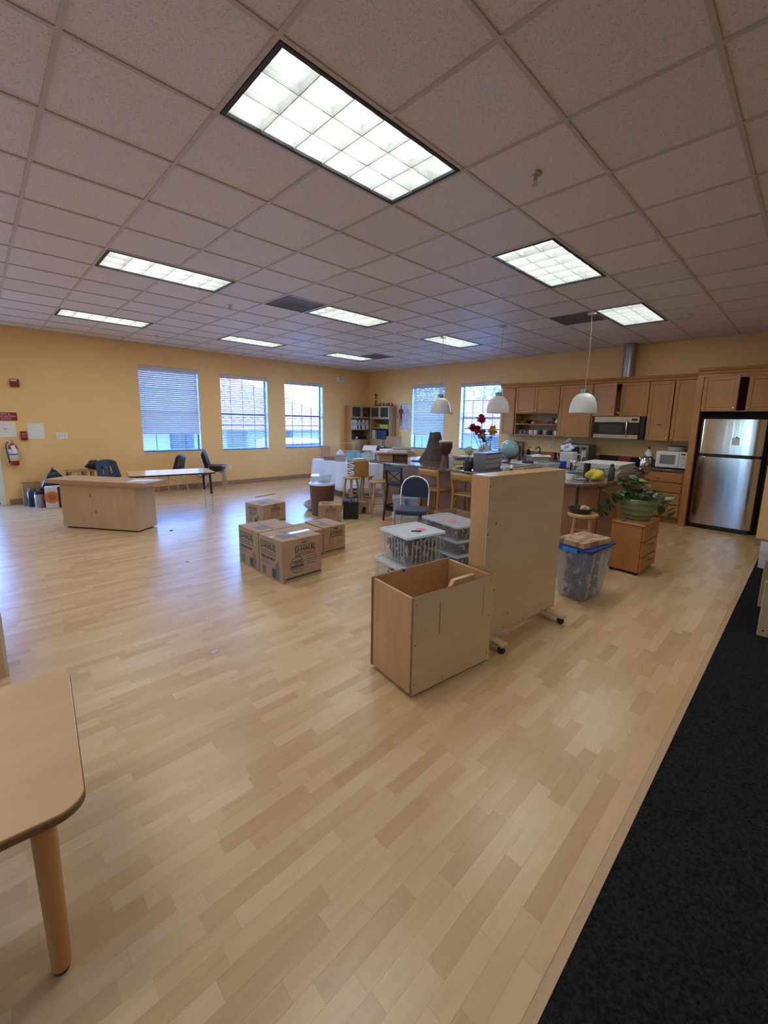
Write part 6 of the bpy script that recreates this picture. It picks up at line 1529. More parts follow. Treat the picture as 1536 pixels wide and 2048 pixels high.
t = thing('hole_punch', 'black desk punch on the lower open bookcase shelf', 'punch', (8.42, 9.87, 1.0615)); obj('base', MB().box(-.13, .13, -.06, .06, 0, .03), M_BLACK, t, bevel=.004); obj('lever', MB().add([(-.1,-.05,.031),(.1,-.05,.031),(.1,.05,.031),(-.1,.05,.031),(-.1,-.05,.06),(.1,-.05,.08),(.1,.05,.08),(-.1,.05,.06)], [(0,3,2,1),(4,5,6,7),(0,1,5,4),(1,2,6,5),(2,3,7,6),(3,0,4,7)]), M_BLACK, t)
t = thing('flower_pot', 'terracotta pot with dry twigs on the right bookcase shelf', 'pot', (8.64, 9.36, 1.4215)); obj('pot', MB().lathe([(.045, 0), (.06, .10), (.065, .12), (.055, .12), (.04, .02), (.001, .015)], 16, cap1=False), mat('terracotta', (.36, .16, .08), .7), t, smooth=True)
mb = MB()
for k in range(9): mb.tube([(0, 0, .08), (.04 * math.cos(k), .04 * math.sin(k), .16), (.08 * math.cos(k * 1.3), .08 * math.sin(k * 1.3), .20 + .01 * (k % 3))], .004, 5)
obj('twigs', mb, mat('dry_twigs', (.16, .10, .04), .8), t)['kind'] = 'stuff'
t = thing('tray', 'bright green plastic tray on the right bookcase shelf', 'tray', (8.63, 9.07, 1.4215), R(-90)); obj('tray', MB().taper(-.16, .16, -.08, .08, 0, .09, .015), mat('lime_plastic', (.34, .55, .09), .4), t, bevel=.006); obj('rim', MB().box(-.185, .185, -.105, .105, .088, .1), mat('lime_plastic', (0, 0, 0)), t, bevel=.003)
for k, (y, w, m, lab) in enumerate(((9.56, .06, M_BW, 'white upright folder at the left of the lower right bookcase shelf'), (9.49, .045, M_BW, 'second white upright folder beside the blue box in the bookcase'))):
    tag(obj('folder', MB().box(-.10, .10, -w / 2, w / 2, 0, .27), m, bevel=.003), lab, 'folder', None, (8.66, y, 1.0815))
t = thing('storage_box', 'dark blue storage box in the lower right bookcase shelf', 'box', (8.66, 9.18, 1.0815)); obj('box', MB().box(-.11, .11, -.20, .20, 0, .24), mat('navy_box', (.015, .035, .10), .5), t, bevel=.004); obj('lid', MB().box(-.113, .113, -.205, .205, .2405, .27), mat('navy_box', (0, 0, 0)), t, bevel=.003)
tag(obj('dim_box', MB().box(-.06, .06, -.08, .08, 0, .16), mat('dim_grey', (.14, .16, .18), .5), bevel=.02, seg=2), 'dim grey box behind the smoky glass of the left bookcase', 'box', None, (8.16, 9.93, 1.702))
blob('bag', 'pale bag behind the first smoky glass door of the left bookcase', 'bag', (8.0, 9.84, 1.702), .07, .05, .14, mat('pale_grey_cloth', (.40, .39, .38), .8), 71, .3)
tag(obj('box', MB().box(-.05, .05, -.08, .08, 0, .14), mat('deep_blue_card', (.03, .06, .12), .5), bevel=.004), 'deep blue box behind the second smoky glass door', 'box', None, (8.44, 9.88, 1.702))
tag(obj('bowl', MB().lathe([(.04, 0), (.08, .05), (.09, .09), (.085, .09), (.035, .01), (.001, .01)], 18, cap1=False), clear('jar_glass', (0, 0, 0)), smooth=True), 'pale glass bowl behind the last smoky glass door', 'bowl', None, (8.66, 9.02, 1.702))
# ornaments on top of the right bookcase
M_REDF = mat('dusty_red_petals', (.26, .06, .04), .7); M_BRN = mat('dark_brown_bits', (.09, .045, .025), .7)
t = thing('ornament_row', 'row of small dusty red carved figures on top of the right bookcase', 'ornament', (8.66, 9.20, 2.0605))
q = random.Random(14)
for k in range(15):
    y = -.36 + .052 * k; h_ = q.uniform(.05, .13)
    obj('figure', MB().lathe([(.018, 0), (.022, h_ * .3), (.012, h_ * .55), (.02, h_ * .8), (.008, h_)], 8), M_REDF if k % 3 else M_BRN, t, smooth=True, loc=(q.uniform(-.03, .03), y, 0))
t = thing('dried_flower', 'tall dried flower stem with dark heads on top of the bookcases', 'flower', (8.70, 9.60, 2.0605))
obj('base', MB().lathe([(.035, 0), (.03, .03), (.008, .04)], 12), M_BRN, t); obj('stem', MB().tube([(0, 0, .03), (0, .01, .16), (0, -.005, .34)], .005, 6), mat('dry_stem', (.28, .2, .06), .7), t)
for z, r_ in ((.13, .032), (.26, .028), (.34, .036)): obj('flower_head', MB().sphere((0, 0, z), r_, 10, 7, (1, 1, .7) if False else (1, 1, 1)), M_BRN, t, smooth=True)
# anatomy chart
t = thing('anatomy_chart', 'pale wall chart of human figures between bookcase and closed blind', 'poster', (XW - .001, 8.51, 1.395), R(-90))
obj('sheet', MB().box(-.255, .255, -.003, 0, 0, .75), mat('chart_paper', (.62, .63, .72), .6), t)
MPz = Matrix(((1, 0, 0, 0), (0, 0, -1, -.0036), (0, 1, 0, 0), (0, 0, 0, 1)))
def fig(cx, cz, s, m, nm):
    P = lambda pts: [(cx + x * s, cz + z * s) for x, z in pts]
    mb = MB(); mb.M = MPz
    mb.prism(P([(.045 * math.cos(a), .93 + .06 * math.sin(a)) for a in [2 * PI * k / 12 for k in range(12)]]), -.0003, .0004)
    mb.prism(P([(-.03, .86), (-.12, .80), (-.13, .70), (-.085, .52), (-.10, .42), (.10, .42), (.085, .52), (.13, .70), (.12, .80), (.03, .86), (.025, .89), (-.025, .89)]), -.0003, .0004)
    for k in (-1, 1):
        a = [(k * .12, .81), (k * .165, .74), (k * .20, .56), (k * .235, .38), (k * .20, .38), (k * .16, .56), (k * .125, .68)]
        b = [(k * .005, .43), (k * .10, .43), (k * .09, .25), (k * .075, .12), (k * .075, .0), (k * .03, .0), (k * .03, .14), (k * .012, .28)]
        for pl in (a, b): mb.prism(P(pl if k < 0 else pl[::-1]), -.0003, .0004)
    return obj(nm, mb, m, t)
fig(-.115, .09, .60, mat('chart_muscle', (.16, .055, .045), .6), 'printed_figure'); fig(.125, .10, .58, mat('chart_outline', (.40, .46, .60), .6), 'printed_figure'); fig(.02, .45, .23, mat('chart_faint', (.48, .46, .52), .6), 'printed_figure'); fig(.02, .10, .25, mat('chart_faint', (0, 0, 0)), 'printed_figure')
obj('printed_title', flat(MPz, [(-.12, .14, .715, .728), (-.22, -.17, .03, .045), (-.08, .03, .025, .04), (.14, .17, .02, .05)]), M_INKG, t)
# lips sticker
lip = [(-.055, .02), (-.03, .04), (0, .028), (.03, .04), (.058, .02), (.03, -.02), (0, -.03), (-.03, -.02)]
t = thing('wall_sticker', 'small red lip shaped sticker on the wall between the two kitchen windows', 'sticker', (XW - .001, 6.795, 1.845), R(-90)); mb = MB(); mb.M = Matrix(((1, 0, 0, 0), (0, 0, -1, 0), (0, 1, 0, 0), (0, 0, 0, 1))); mb.prism(lip, 0, .003); obj('outline', mb, mat('coral_red', (.50, .10, .07), .5), t)
mb = MB(); mb.M = Matrix(((1, 0, 0, 0), (0, 0, -1, -.0032), (0, 1, 0, 0), (0, 0, 0, 1))); mb.prism([(-.02, .012), (.02, .012), (.015, -.002), (-.015, -.002)], 0, .0008); obj('centre', mb, mat('coral_pale', (.60, .28, .22), .5), t)
# dark desk with its box
t = thing('desk', 'dark topped desk in front of the right bookcase, carrying a cardboard box', 'desk', (8.03, 8.38, 0))
obj('desktop', MB().box(-.36, .36, -.40, .40, .89, .918), mat('dark_desktop', (.035, .022, .03), .35), t, bevel=.004); obj('cabinet', MB().box(-.30, .34, -.38, .38, .02, .7), mat('dark_brown_side', (.16, .09, .05), .5), t); obj('shelf', MB().box(-.34, .34, -.38, .38, .70, .72), mat('dark_desktop', (0, 0, 0)), t)
for y in (-.39, .39): obj('side_panel', MB().box(-.34, .34, y - .01, y + .01, 0, .889), mat('dark_desktop', (0, 0, 0)), t)
obj('papers', MB().box(-.32, .2, -.36, .34, .7205, .80), mat('mixed_papers', (.30, .28, .30), .8, var=.6, vscale=30), t)['kind'] = 'stuff'
t = thing('carton', 'brown cardboard box standing on the dark desk below the anatomy chart', 'box', (8.10, 8.17, .9185), R(-2)); obj('carton', MB().box(-.16, .16, -.15, .15, 0, .30), mat('orange_cardboard', (.38, .19, .08), .75, var=.05), t, bevel=.003); obj('flap_seam', MB().box(-.159, .159, -.002, .002, .2995, .301), M_CARDD, t)
t = thing('desk_stand', 'slim dark stand with a white foot on the dark desk', 'stand', (7.95, 8.47, .9185)); obj('foot', MB().lathe([(.05, 0), (.045, .015), (.01, .02)], 14), M_WHITE, t); obj('rod', MB().tube([(0, 0, .015), (0, 0, .26)], .010, 8).tube([(.03, -.03, .015), (.03, -.03, .22)], .01, 8), mat('dark_brown_book', (0, 0, 0)), t)
tag(obj('book', MB().box(-.14, .14, -.10, .10, 0, .02), mat('violet_cover', (.16, .12, .22), .5), bevel=.002), 'violet book lying on the left half of the dark desk', 'book', None, (7.9, 8.62, .9185), .3)

# ------------------------------------------------------------------ things on the island
ZI = .9305
def volcano():
    t = thing('volcano_model', 'grey brown model volcano on a thin board, standing on the island', 'model', (5.74, 4.76, ZI))
    obj('board', MB().box(-.30, .30, -.285, .285, 0, .012), mat('volcano_board', (.13, .10, .075), .8), t, bevel=.003)
    mb = MB(); n = 44; q = random.Random(2); ph = [q.uniform(0, 6) for _ in range(6)]
    prof = [(.272, .0125), (.262, .035), (.235, .085), (.19, .16), (.15, .25), (.13, .33), (.112, .41), (.10, .48), (.092, .515), (.075, .51), (.06, .48), (.001, .46)]
    vs = []
    for r, z in prof:
        for k in range(n):
            a = 2 * PI * k / n; rid = .5 * math.sin(7 * a + ph[0] + z * 3) + .35 * math.sin(12 * a + ph[1] - z * 5) + .25 * math.sin(19 * a + ph[2])
            rr2 = r * (1 + (.07 * rid if r > .05 else 0)); vs.append((rr2 * math.cos(a), rr2 * math.sin(a), z + (.008 * math.sin(3 * a + ph[3]) if z > .4 else 0)))
    mb.add(vs, [(j * n + k, j * n + (k + 1) % n, (j + 1) * n + (k + 1) % n, (j + 1) * n + k) for j in range(len(prof) - 1) for k in range(n)])
    obj('cone', mb, mat('volcano_plaster', (.085, .066, .052), .9, var=.35, vscale=7, bump=.6, bscale=40), t, smooth=60)
volcano()
t = thing('goblet_drum', 'dark red goblet drum with pale skin, right of the volcano model', 'drum', (5.36, 4.22, ZI))
M_DRUM = mat('drum_maroon', (.075, .022, .022), .4, var=.4, vscale=25); M_ROPE = mat('drum_rope', (.35, .28, .2), .8)
obj('bowl', MB().lathe([(.05, .165), (.07, .20), (.098, .26), (.106, .32), (.104, .385)], 24), M_DRUM, t, smooth=True); obj('foot', MB().lathe([(.082, 0), (.075, .03), (.062, .10), (.052, .165)], 22), mat('drum_carved', (.12, .055, .045), .6, var=.5, vscale=30), t, smooth=True)
obj('skin', MB().lathe([(.107, .385), (.107, .40), (.10, .404), (.001, .404)], 24, cap1=False), mat('drum_skin', (.60, .54, .45), .6), t, smooth=True)
obj('hoop', MB().tube([(.110 * math.cos(2 * PI * k / 20), .110 * math.sin(2 * PI * k / 20), .375) for k in range(20)], .006, 6, closed=True), M_ROPE, t)
mb = MB()
for k in range(16):
    a = 2 * PI * k / 16; mb.tube([(.107 * math.cos(a), .107 * math.sin(a), .375), (.109 * math.cos(a + .15), .109 * math.sin(a + .15), .30), (.072 * math.cos(a + .2), .072 * math.sin(a + .2), .19)], .0025, 4)
obj('rope', mb, mat('dark_rope', (.10, .06, .05), .8), t)['kind'] = 'stuff'
tag(obj('water_bottle', MB().lathe([(.03, 0), (.033, .01), (.033, .13), (.028, .15), (.013, .18), (.013, .205), (.014, .206), (.014, .222), (.001, .223)], 16, cap1=False), clear('bottle_plastic', (.78, .84, .95), .3, .08), smooth=True), 'clear plastic water bottle between the drum and the yellow tool', 'bottle', None, (5.31, 4.06, ZI))
t = thing('yellow_toy', 'yellow and red toy tool lying in front of the black vase', 'toy', (5.24, 3.82, ZI), R(-40)); obj('body', MB().rrect(-.07, .07, -.035, .035, 0, .035, .02, 4), mat('toy_yellow', (.62, .45, .03), .4), t, bevel=.006, seg=2); obj('trigger', MB().box(-.02, .02, -.04, -.0355, .005, .03), mat('toy_red', (.4, .04, .03), .4), t); obj('blue_card', MB().box(-.02, .14, .036, .12, 0, .012), mat('sky_blue_card', (.25, .5, .72), .4), t)
t = thing('flower_vase', 'squat black vase holding a pale green hydrangea, left of the grey drawer unit', 'vase', (5.16, 3.62, ZI))
obj('vase', MB().lathe([(.055, 0), (.075, .02), (.08, .10), (.068, .15), (.04, .175), (.038, .185), (.034, .185), (.03, .16)], 22), mat('black_vase_glaze', (.008, .008, .012), .3), t, smooth=True)
mb = MB(); q = random.Random(21)
for k in range(120):
    d = Vector((q.gauss(0, 1), q.gauss(0, 1), q.gauss(.3, 1))).normalized(); c = d * .062 + Vector((0, 0, .285)); a = d.orthogonal().normalized(); b2 = d.cross(a)
    mb.add([c - a * .014, c - b2 * .014 + d * .003, c + a * .014, c + b2 * .014 + d * .003], [(0, 1, 2, 3)])
mb.sphere((0, 0, .285), .056, 12, 8); o = obj('flower_head', mb, mat('hydrangea_petals', (.46, .52, .38), .7), t); o['kind'] = 'stuff'
obj('stem', MB().tube([(0, 0, .16), (.005, 0, .235)], .005, 6), M_STEM, t)
for a in (.4, 2.4, 4.3): o = obj('leaf', LM, None, t, loc=(.02 * math.cos(a), .02 * math.sin(a), .21)); o.scale = (.06,) * 3; o.rotation_euler = (R(-25), 0, a + PI / 2)
# grey small-drawer cabinet
t = thing('drawer_unit', 'grey small parts cabinet with clear drawers, on the island edge', 'drawer unit', (5.60, 3.565, ZI), R(6))
M_GREYP = mat('grey_enamel', (.20, .21, .235), .45)
mb = MB(); mb.box(-.28, .28, .06, .105, 0, .25).box(-.28, .28, -.10, .06, 0, .018).box(-.28, .28, -.10, .06, .232, .25).box(-.28, -.262, -.10, .06, .018, .232).box(.262, .28, -.10, .06, .018, .232)
obj('case', mb, M_GREYP, t, bevel=.003)
M_DRW = clear('smoky_drawer', (.60, .62, .70), .45, .12)
for i in range(3):
    for j in range(3):
        x0 = -.258 + .173 * i; z0 = .022 + .07 * j
        d = obj('drawer', MB().box(x0, x0 + .165, -.108, .04, z0, z0 + .062), M_DRW, t); obj('pull', MB().box(x0 + .06, x0 + .105, -.118, -.108, z0 + .006, z0 + .016), M_DRW, d)
obj('contents', MB().box(-.24, .24, -.08, .03, .024, .05).box(-.1, .2, -.08, .03, .094, .13).box(-.2, .05, -.08, .03, .164, .19), toy_mat('parts_mix', [(.5, .5, .5), (.12, .12, .16), (.35, .33, .3)]), t)['kind'] = 'stuff'
# bouquet
t = thing('flower_vase', 'tall clear vase with red, pink and yellow flowers behind the grey drawer unit', 'vase', (6.02, 3.86, ZI))
obj('vase', MB().lathe([(.06, 0), (.075, .02), (.065, .12), (.075, .26), (.071, .26), (.06, .12), (.06, .03), (.001, .02)], 20, cap1=False), clear('vase_glass', (.86, .91, .95), .3, .08), t, smooth=True)
def petal_head(c, r, n, m, seed, flat_=.95):
    q = random.Random(seed); mb = MB(); c = Vector(c)
    for k in range(n):
        a = 2 * PI * k / n * 2.618; e = q.uniform(-1.0, 1.3); l = r * q.uniform(.75, 1.1)
        d = Vector((math.cos(a) * math.cos(e), math.sin(a) * math.cos(e), math.sin(e) * flat_)); s = d.cross(Vector((0, 0, 1))); s = (s.normalized() if s.length > .01 else Vector((1, 0, 0))) * r * .34
        mb.add([c + d * r * .15, c + d * l * .6 - s, c + d * l + Vector((0, 0, -.15 * r)), c + d * l * .6 + s], [(0, 1, 2, 3)])
    mb.sphere(tuple(c), r * .5, 10, 7); return obj('flower_head', mb, m, t)
M_FR = mat('crimson_petals', (.36, .012, .03), .65); M_FP = mat('pale_pink_petals', (.60, .36, .36), .7); M_FY = mat('golden_petals', (.62, .40, .03), .65)
cam_right = Vector((.707, -.707, 0))
V = lambda u, z, d=0: (cam_right.x * u + .707 * d, cam_right.y * u + .707 * d, z - ZI)
heads = [(V(-.12, 1.70), .10, 46, M_FR, 1), (V(-.26, 1.545), .095, 46, M_FR, 2), (V(-.185, 1.515, -.05), .10, 46, M_FR, 3), (V(-.09, 1.435, .03), .10, 50, M_FP, 4), (V(.075, 1.52), .105, 50, M_FY, 5)]
st = MB()
for c, r_, n_, m, sd in heads:
    petal_head(c, r_, n_, m, sd); c = Vector(c); st.tube([(c.x * .15, c.y * .15, .04), (c.x * .5, c.y * .5, .28), (c.x * .9, c.y * .9, c.z * .8), c], .0045, 5)
obj('stems', st, mat('dark_stem', (.03, .06, .03), .6), t)
q = random.Random(33)
for k in range(16):
    f = q.uniform(.3, .8); hd = Vector(heads[k % 5][0]); p = Vector((hd.x * f, hd.y * f, .30 + (hd.z - .36) * f)); o = obj('leaf', LM, None, t, loc=p); s = q.uniform(.05, .085); o.scale = (s, s, s); o.rotation_euler = (R(q.uniform(-60, 0)), 0, q.uniform(0, 6.3))
blob('plastic_bag', 'pale bluish plastic bag bulging behind the flowers and drawer unit', 'bag', (6.78, 4.42, ZI), .14, .13, .27, mat('bluish_bag', (.42, .46, .50), .35), 81, .3)
# globe
t = thing('globe', 'pale blue desk globe on a dark wooden stand', 'globe', (6.82, 3.90, ZI))
m, nt, b = _new('globe_map'); N = nt.nodes.new; L = nt.links.new; tc = N('ShaderNodeTexCoord'); n_ = N('ShaderNodeTexNoise'); n_.inputs['Scale'].default_value = 6.5; n_.inputs['Detail'].default_value = 5; L(tc.outputs['Object'], n_.inputs[0]); r_ = N('ShaderNodeValToRGB'); r_.color_ramp.elements[0].position = .54; r_.color_ramp.elements[0].color = (.26, .47, .52, 1); r_.color_ramp.elements[1].position = .60; r_.color_ramp.elements[1].color = (.36, .50, .47, 1); L(n_.outputs[0], r_.inputs[0]); L(r_.outputs[0], b.inputs['Base Color']); b.inputs['Roughness'].default_value = .2
M_GST = wood('globe_stand_wood', (.13, .05, .025), (.20, .09, .045), 'z', .4)
obj('sphere', MB().sphere((0, 0, .237), .165, 32, 20), m, t, smooth=True)
obj('meridian', MB().tube([(.178 * math.sin(a) * .707, -.178 * math.sin(a) * .707, .237 + .178 * math.cos(a)) for a in [R(d) for d in range(20, 191, 10)]], .008, 8), M_GST, t, smooth=True)
obj('base', MB().lathe([(.12, 0), (.12, .015), (.03, .03), (.02, .062)], 24), M_GST, t, smooth=True)
obj('upright', MB().box(-.02, .02, -.012, .012, .02, .30), M_GST, t, bevel=.004, loc=(.135, -.135, 0)); 
# papers and cartons at the far end of the island
t = thing('carton', 'low tan cardboard carton at the far left end of the island', 'box', (5.06, 5.33, ZI), R(-34)); obj('carton', MB().box(-.123, .123, -.12, .12, 0, .125), M_CARD, t, bevel=.003); obj('flap_seam', MB().box(-.122, .122, -.002, .002, .1245, .126), M_CARDD, t)
t = thing('carton', 'dark brown carton right of the tan one, under the art papers', 'box', (5.30, 5.20, ZI), R(-34)); obj('carton', MB().box(-.123, .123, -.12, .12, 0, .125), mat('dark_brown_card', (.13, .07, .045), .7), t, bevel=.003); obj('flap_seam', MB().box(-.122, .122, -.002, .002, .1245, .126), M_CARDD, t)
tag(obj('art_board', MB().box(-.34, .34, -.24, .24, 0, .022), mat('grey_board', (.23, .21, .19), .7), bevel=.004), 'large grey board lying across the two cartons on the island', 'board', None, (5.26, 5.29, ZI + .127), R(-36))
for k, (dx, dy, w, d, c, lab, h_) in enumerate(((-.10, .04, .30, .2, (.62, .42, .44), 'pinkish paper stack on the left of the grey board', .01), (.06, .0, .27, .19, (.66, .67, .70), 'white paper portfolio on top of the grey board on the island', .035))):
    tag(obj('papers', MB().box(-w, w, -d, d, 0, h_), mat('art_paper_%d' % k, c, .7), bevel=.002), lab, 'papers', None, (5.27 + dx, 5.29 + dy, ZI + .150 + .011 * k), R(-36 + 14 * k))
tag(obj('portfolio', MB().box(-.16, .16, -.11, .11, 0, .03), mat('olive_portfolio', (.30, .29, .25), .6), bevel=.003), 'greyish portfolio with pale edges beside the volcano, on the papers', 'portfolio', None, (5.36, 5.22, ZI + .1975), R(-40))
# clutter behind the drum
t = thing('book_stack', 'stack of open books and papers behind the drum toward the window', 'books', (6.28, 4.42, ZI), R(-30))
for k, (dx, dy, c) in enumerate(((0, 0, (.34, .26, .16)), (.04, .03, (.46, .38, .26)), (-.03, .05, (.24, .17, .1)), (.02, .0, (.52, .46, .36)))): obj('book', MB().box(-.22 + dx, .18 + dx, -.15 + dy, .15 + dy, .0255 * k, .0255 * k + .025), mat('book_%d' % k, c, .7), t, bevel=.003)
t = thing('long_tray', 'long cream tray lying behind the yellow toy on the island', 'tray', (5.80, 4.21, ZI), R(-62)); obj('base', MB().box(-.26, .26, -.05, .05, 0, .01), mat('cream_tray', (.56, .47, .28), .5), t); obj('rim', MB().box(-.26, .26, -.055, -.0505, 0, .05).box(-.26, .26, .0505, .055, 0, .05), mat('cream_tray', (0, 0, 0)), t)
tag(obj('bowl', MB().lathe([(.06, 0), (.13, .03), (.15, .045), (.145, .05), (.12, .035), (.001, .02)], 22, cap1=False), mat('dark_dish', (.06, .06, .075), .25), smooth=True), 'wide dark dish behind the long cream tray', 'dish', None, (6.42, 3.98, ZI))
tag(obj('plate', MB().lathe([(.06, 0), (.11, .012), (.11, .018), (.001, .012)], 22, cap1=False), M_WHITE, smooth=True), 'white plate stacked in the wide dark dish', 'plate', None, (6.42, 3.98, ZI + .046))
# right half of the island
jr = 0
tag(obj('jar', MB().lathe([(.05, 0), (.055, .01), (.055, .10), (.045, .115), (.04, .115), (.05, .10), (.05, .012), (.001, .011)], 18, cap1=False), clear('jar_glass', (0, 0, 0)), smooth=True), 'clear glass jar right of the grey drawer unit', 'jar', None, (5.42, 3.14, ZI))
def crumple(label, loc, w, d, h, seed, m, rz=0, name='paper'):
    q = random.Random(seed); nx = 9; z = [[q.uniform(0, h) for _ in range(nx + 1)] for _ in range(nx + 1)]
    mb = MB(); mb.grid(nx, nx, lambda u, v: ((u - .5) * w + q.uniform(-.01, .01), (v - .5) * d + q.uniform(-.01, .01), .004 + z[int(round(v * nx))][int(round(u * nx))] * (1 - abs(2 * u - 1) * .5)))
    tag(obj(name, mb, m, solid=.003), label, 'paper', None, loc, rz)
crumple('crumpled white paper beside the glass jar on the island', (5.74, 3.30, ZI), .32, .2, .09, 5, M_PAPER, .3); crumple('crumpled grey white plastic sheet before the grey carton', (6.60, 3.60, ZI), .34, .20, .10, 6, mat('grey_white_sheet', (.45, .45, .47), .5), .2)
t = thing('dish_basket', 'cream ribbed plastic basket on the island behind the divider', 'basket', (5.76, 2.97, ZI), R(-4))
obj('base', MB().box(-.25, .25, -.09, .09, 0, .01), mat('cream_plastic', (.50, .46, .34), .5), t)
mb = MB()
for k in range(22):
    for s in (-1, 1): mb.box(-.25 + .0225 * k, -.237 + .0225 * k, s * .09 - .004, s * .09 + .004, .0105, .07)
obj('ribs', mb, mat('cream_plastic', (0, 0, 0)), t)['kind'] = 'stuff'
obj('rim', MB().box(-.26, .26, -.10, -.08, .0705, .08).box(-.26, .26, .08, .10, .0705, .08), mat('cream_plastic', (0, 0, 0)), t)
tag(obj('tub', MB().taper(-.16, .16, -.10, .10, 0, .11, .02), clear('cloudy_tub', (.70, .74, .78), .45, .15), bevel=.015, seg=2), 'cloudy plastic tub right of the cream basket on the island', 'tub', None, (6.26, 2.90, ZI), R(-5))
t = thing('tray', 'white plastic tray carrying a purple pouch, behind the cream basket', 'tray', (6.36, 3.32, ZI), R(-8)); obj('base', MB().taper(-.22, .22, -.13, .13, 0, .07, .02), mat('white_tray', (.60, .60, .64), .5), t, bevel=.008)
tag(obj('pouch', MB().rrect(-.085, .085, -.05, .05, 0, .04, .02, 4), mat('purple_fabric', (.075, .03, .14), .8), bevel=.012, seg=2), 'purple pouch lying on the white tray', 'pouch', None, (6.26, 3.24, ZI + .0705), R(-35))
tag(obj('magazines', MB().box(-.18, .18, -.14, .14, 0, .046), mat('magazine_pile', (.40, .40, .38), .6, var=.4, vscale=40), bevel=.003), 'pile of magazines under the grey carton on the island', 'magazines', None, (6.95, 3.42, ZI), R(-30))
t = thing('carton', 'grey carton draped with a white cloth, behind the white tray', 'box', (6.95, 3.42, ZI + .0465), R(-32)); obj('carton', MB().box(-.16, .16, -.11, .11, 0, .105), mat('grey_green_card', (.34, .34, .29), .7), t, bevel=.003)
mb = MB(); mb.grid(8, 6, lambda u, v: ((u - .5) * .37, (v - .5) * .27, .110 + .010 * math.sin(5 * u + 3 * v) * 0 + (.012 * math.sin(7 * u) * math.sin(5 * v)) ** 1 * (1 if u * v > 0 else 0) - (.02 if v < .1 else 0))); obj('cloth', mb, M_PAPER, t, solid=.004)
t = thing('stick_jar', 'dark jar of pale wooden sticks between the carton and white jug', 'jar', (7.08, 3.06, ZI)); obj('jar', MB().lathe([(.04, 0), (.045, .09), (.04, .09), (.035, .01), (.001, .01)], 14, cap1=False), mat('dark_jar', (.05, .03, .02), .4), t, smooth=True)
mb = MB(); q = random.Random(3)
for k in range(14):
    a = q.uniform(0, 6.3); mb.tube([(.01 * math.cos(a), .01 * math.sin(a), .02), (.07 * math.cos(a), .07 * math.sin(a), .19 + q.uniform(-.02, .03))], .003, 4)
obj('sticks', mb, mat('pale_sticks', (.55, .38, .2), .6), t)['kind'] = 'stuff'
t = thing('white_jug', 'tall white plastic drum jug with a side handle, on the island', 'jug', (6.86, 2.84, ZI)); obj('body', MB().rrect(-.11, .11, -.11, .11, 0, .26, .04, 5), mat('white_polythene', (.66, .66, .70), .45), t, bevel=.015, seg=2); obj('handle', MB().tube([(.10, -.10, .22), (.15, -.15, .21), (.15, -.15, .03), (.10, -.10, .02)], .012, 8), mat('white_polythene', (0, 0, 0)), t, smooth=True)
blob('plastic_bag', 'knotted white plastic bag lying on top of the white jug', 'bag', (6.84, 2.86, ZI + .2605), .09, .09, .12, mat('white_bag', (0, 0, 0)), 91, .45)
t = thing('tape_roll', 'blue roll standing in front of the white jug', 'roll', (6.52, 2.79, ZI)); obj('roll', MB().lathe([(.058, 0), (.062, .006), (.062, .125), (.05, .13), (.02, .13), (.02, .01)], 20), mat('deep_blue_roll', (.02, .08, .40), .4), t, smooth=True); obj('core', MB().lathe([(.021, 0), (.021, .135), (.017, .135)], 12), M_PAPER, t)
tag(obj('canister', MB().lathe([(.06, 0), (.065, .01), (.065, .15), (.062, .155), (.001, .156)], 22, cap1=False), M_INOX, smooth=True), 'brushed steel canister beside the blue roll', 'canister', None, (6.60, 2.63, ZI))
M_CANV = mat('canvas_board_white', (.56, .55, .53), .8, var=.06, vscale=5); M_CANE = mat('canvas_edge', (.40, .37, .34), .85)
q = random.Random(10)
for k in range(8):
    lab = ['lowest', 'second lowest', 'third from the bottom', 'fourth from the bottom', 'fifth from the bottom', 'sixth from the bottom', 'second from the top', 'topmost'][k]
    o = tag(obj('art_canvas', MB().box(-.37, .37, -.29, .29, 0, .0195), M_CANV, bevel=.002), 'white art canvas lying flat in the island pile, %s' % lab, 'canvas', 'art canvases piled on the island', (6.52 + q.uniform(-.03, .03), 2.15 + q.uniform(-.02, .02), ZI + .0205 * k), R(q.uniform(-3, 3)))
tag(obj('black_cylinder', MB().lathe([(.042, 0), (.044, .17), (.04, .174), (.001, .174)], 20, cap1=False), M_BLACK, smooth=True), 'black upright cylinder before the pile of white canvases', 'cylinder', None, (5.97, 2.20, ZI))
tag(obj('tumbler', MB().lathe([(.03, 0), (.036, .10), (.032, .10), (.027, .01), (.001, .01)], 16, cap1=False), clear('green_glass', (.25, .60, .25), .35, .08), smooth=True), 'green glass tumbler right of the black cylinder', 'glass', None, (6.04, 2.03, ZI))
t = thing('scrub_brush', 'blue and yellow scrub brush beside the black cylinder', 'brush', (5.84, 2.36, ZI), .4); obj('head', MB().rrect(-.07, .07, -.04, .04, .02, .055, .03, 4), mat('bright_blue_plastic', (.03, .22, .62), .4), t, bevel=.008, seg=2); obj('bristles', MB().box(-.06, .06, -.03, .03, 0, .02), mat('bristle_white', (.6, .6, .58), .8), t); obj('grip', MB().box(-.05, .05, .041, .08, .0, .06), mat('lime_yellow', (.55, .60, .15), .6), t, bevel=.01)
t = thing('cup', 'squat white cup at the island edge near the clipped corner', 'cup', (5.40, 2.20, ZI)); obj('bowl', MB().lathe([(.045, 0), (.052, .06), (.048, .06), (.04, .008), (.001, .008)], 18, cap1=False), M_WHITE, t, smooth=True); obj('handle', MB().tube([(.045, -.025, .05), (.08, -.05, .045), (.075, -.045, .015), (.045, -.02, .012)], .006, 6), M_WHITE, t)
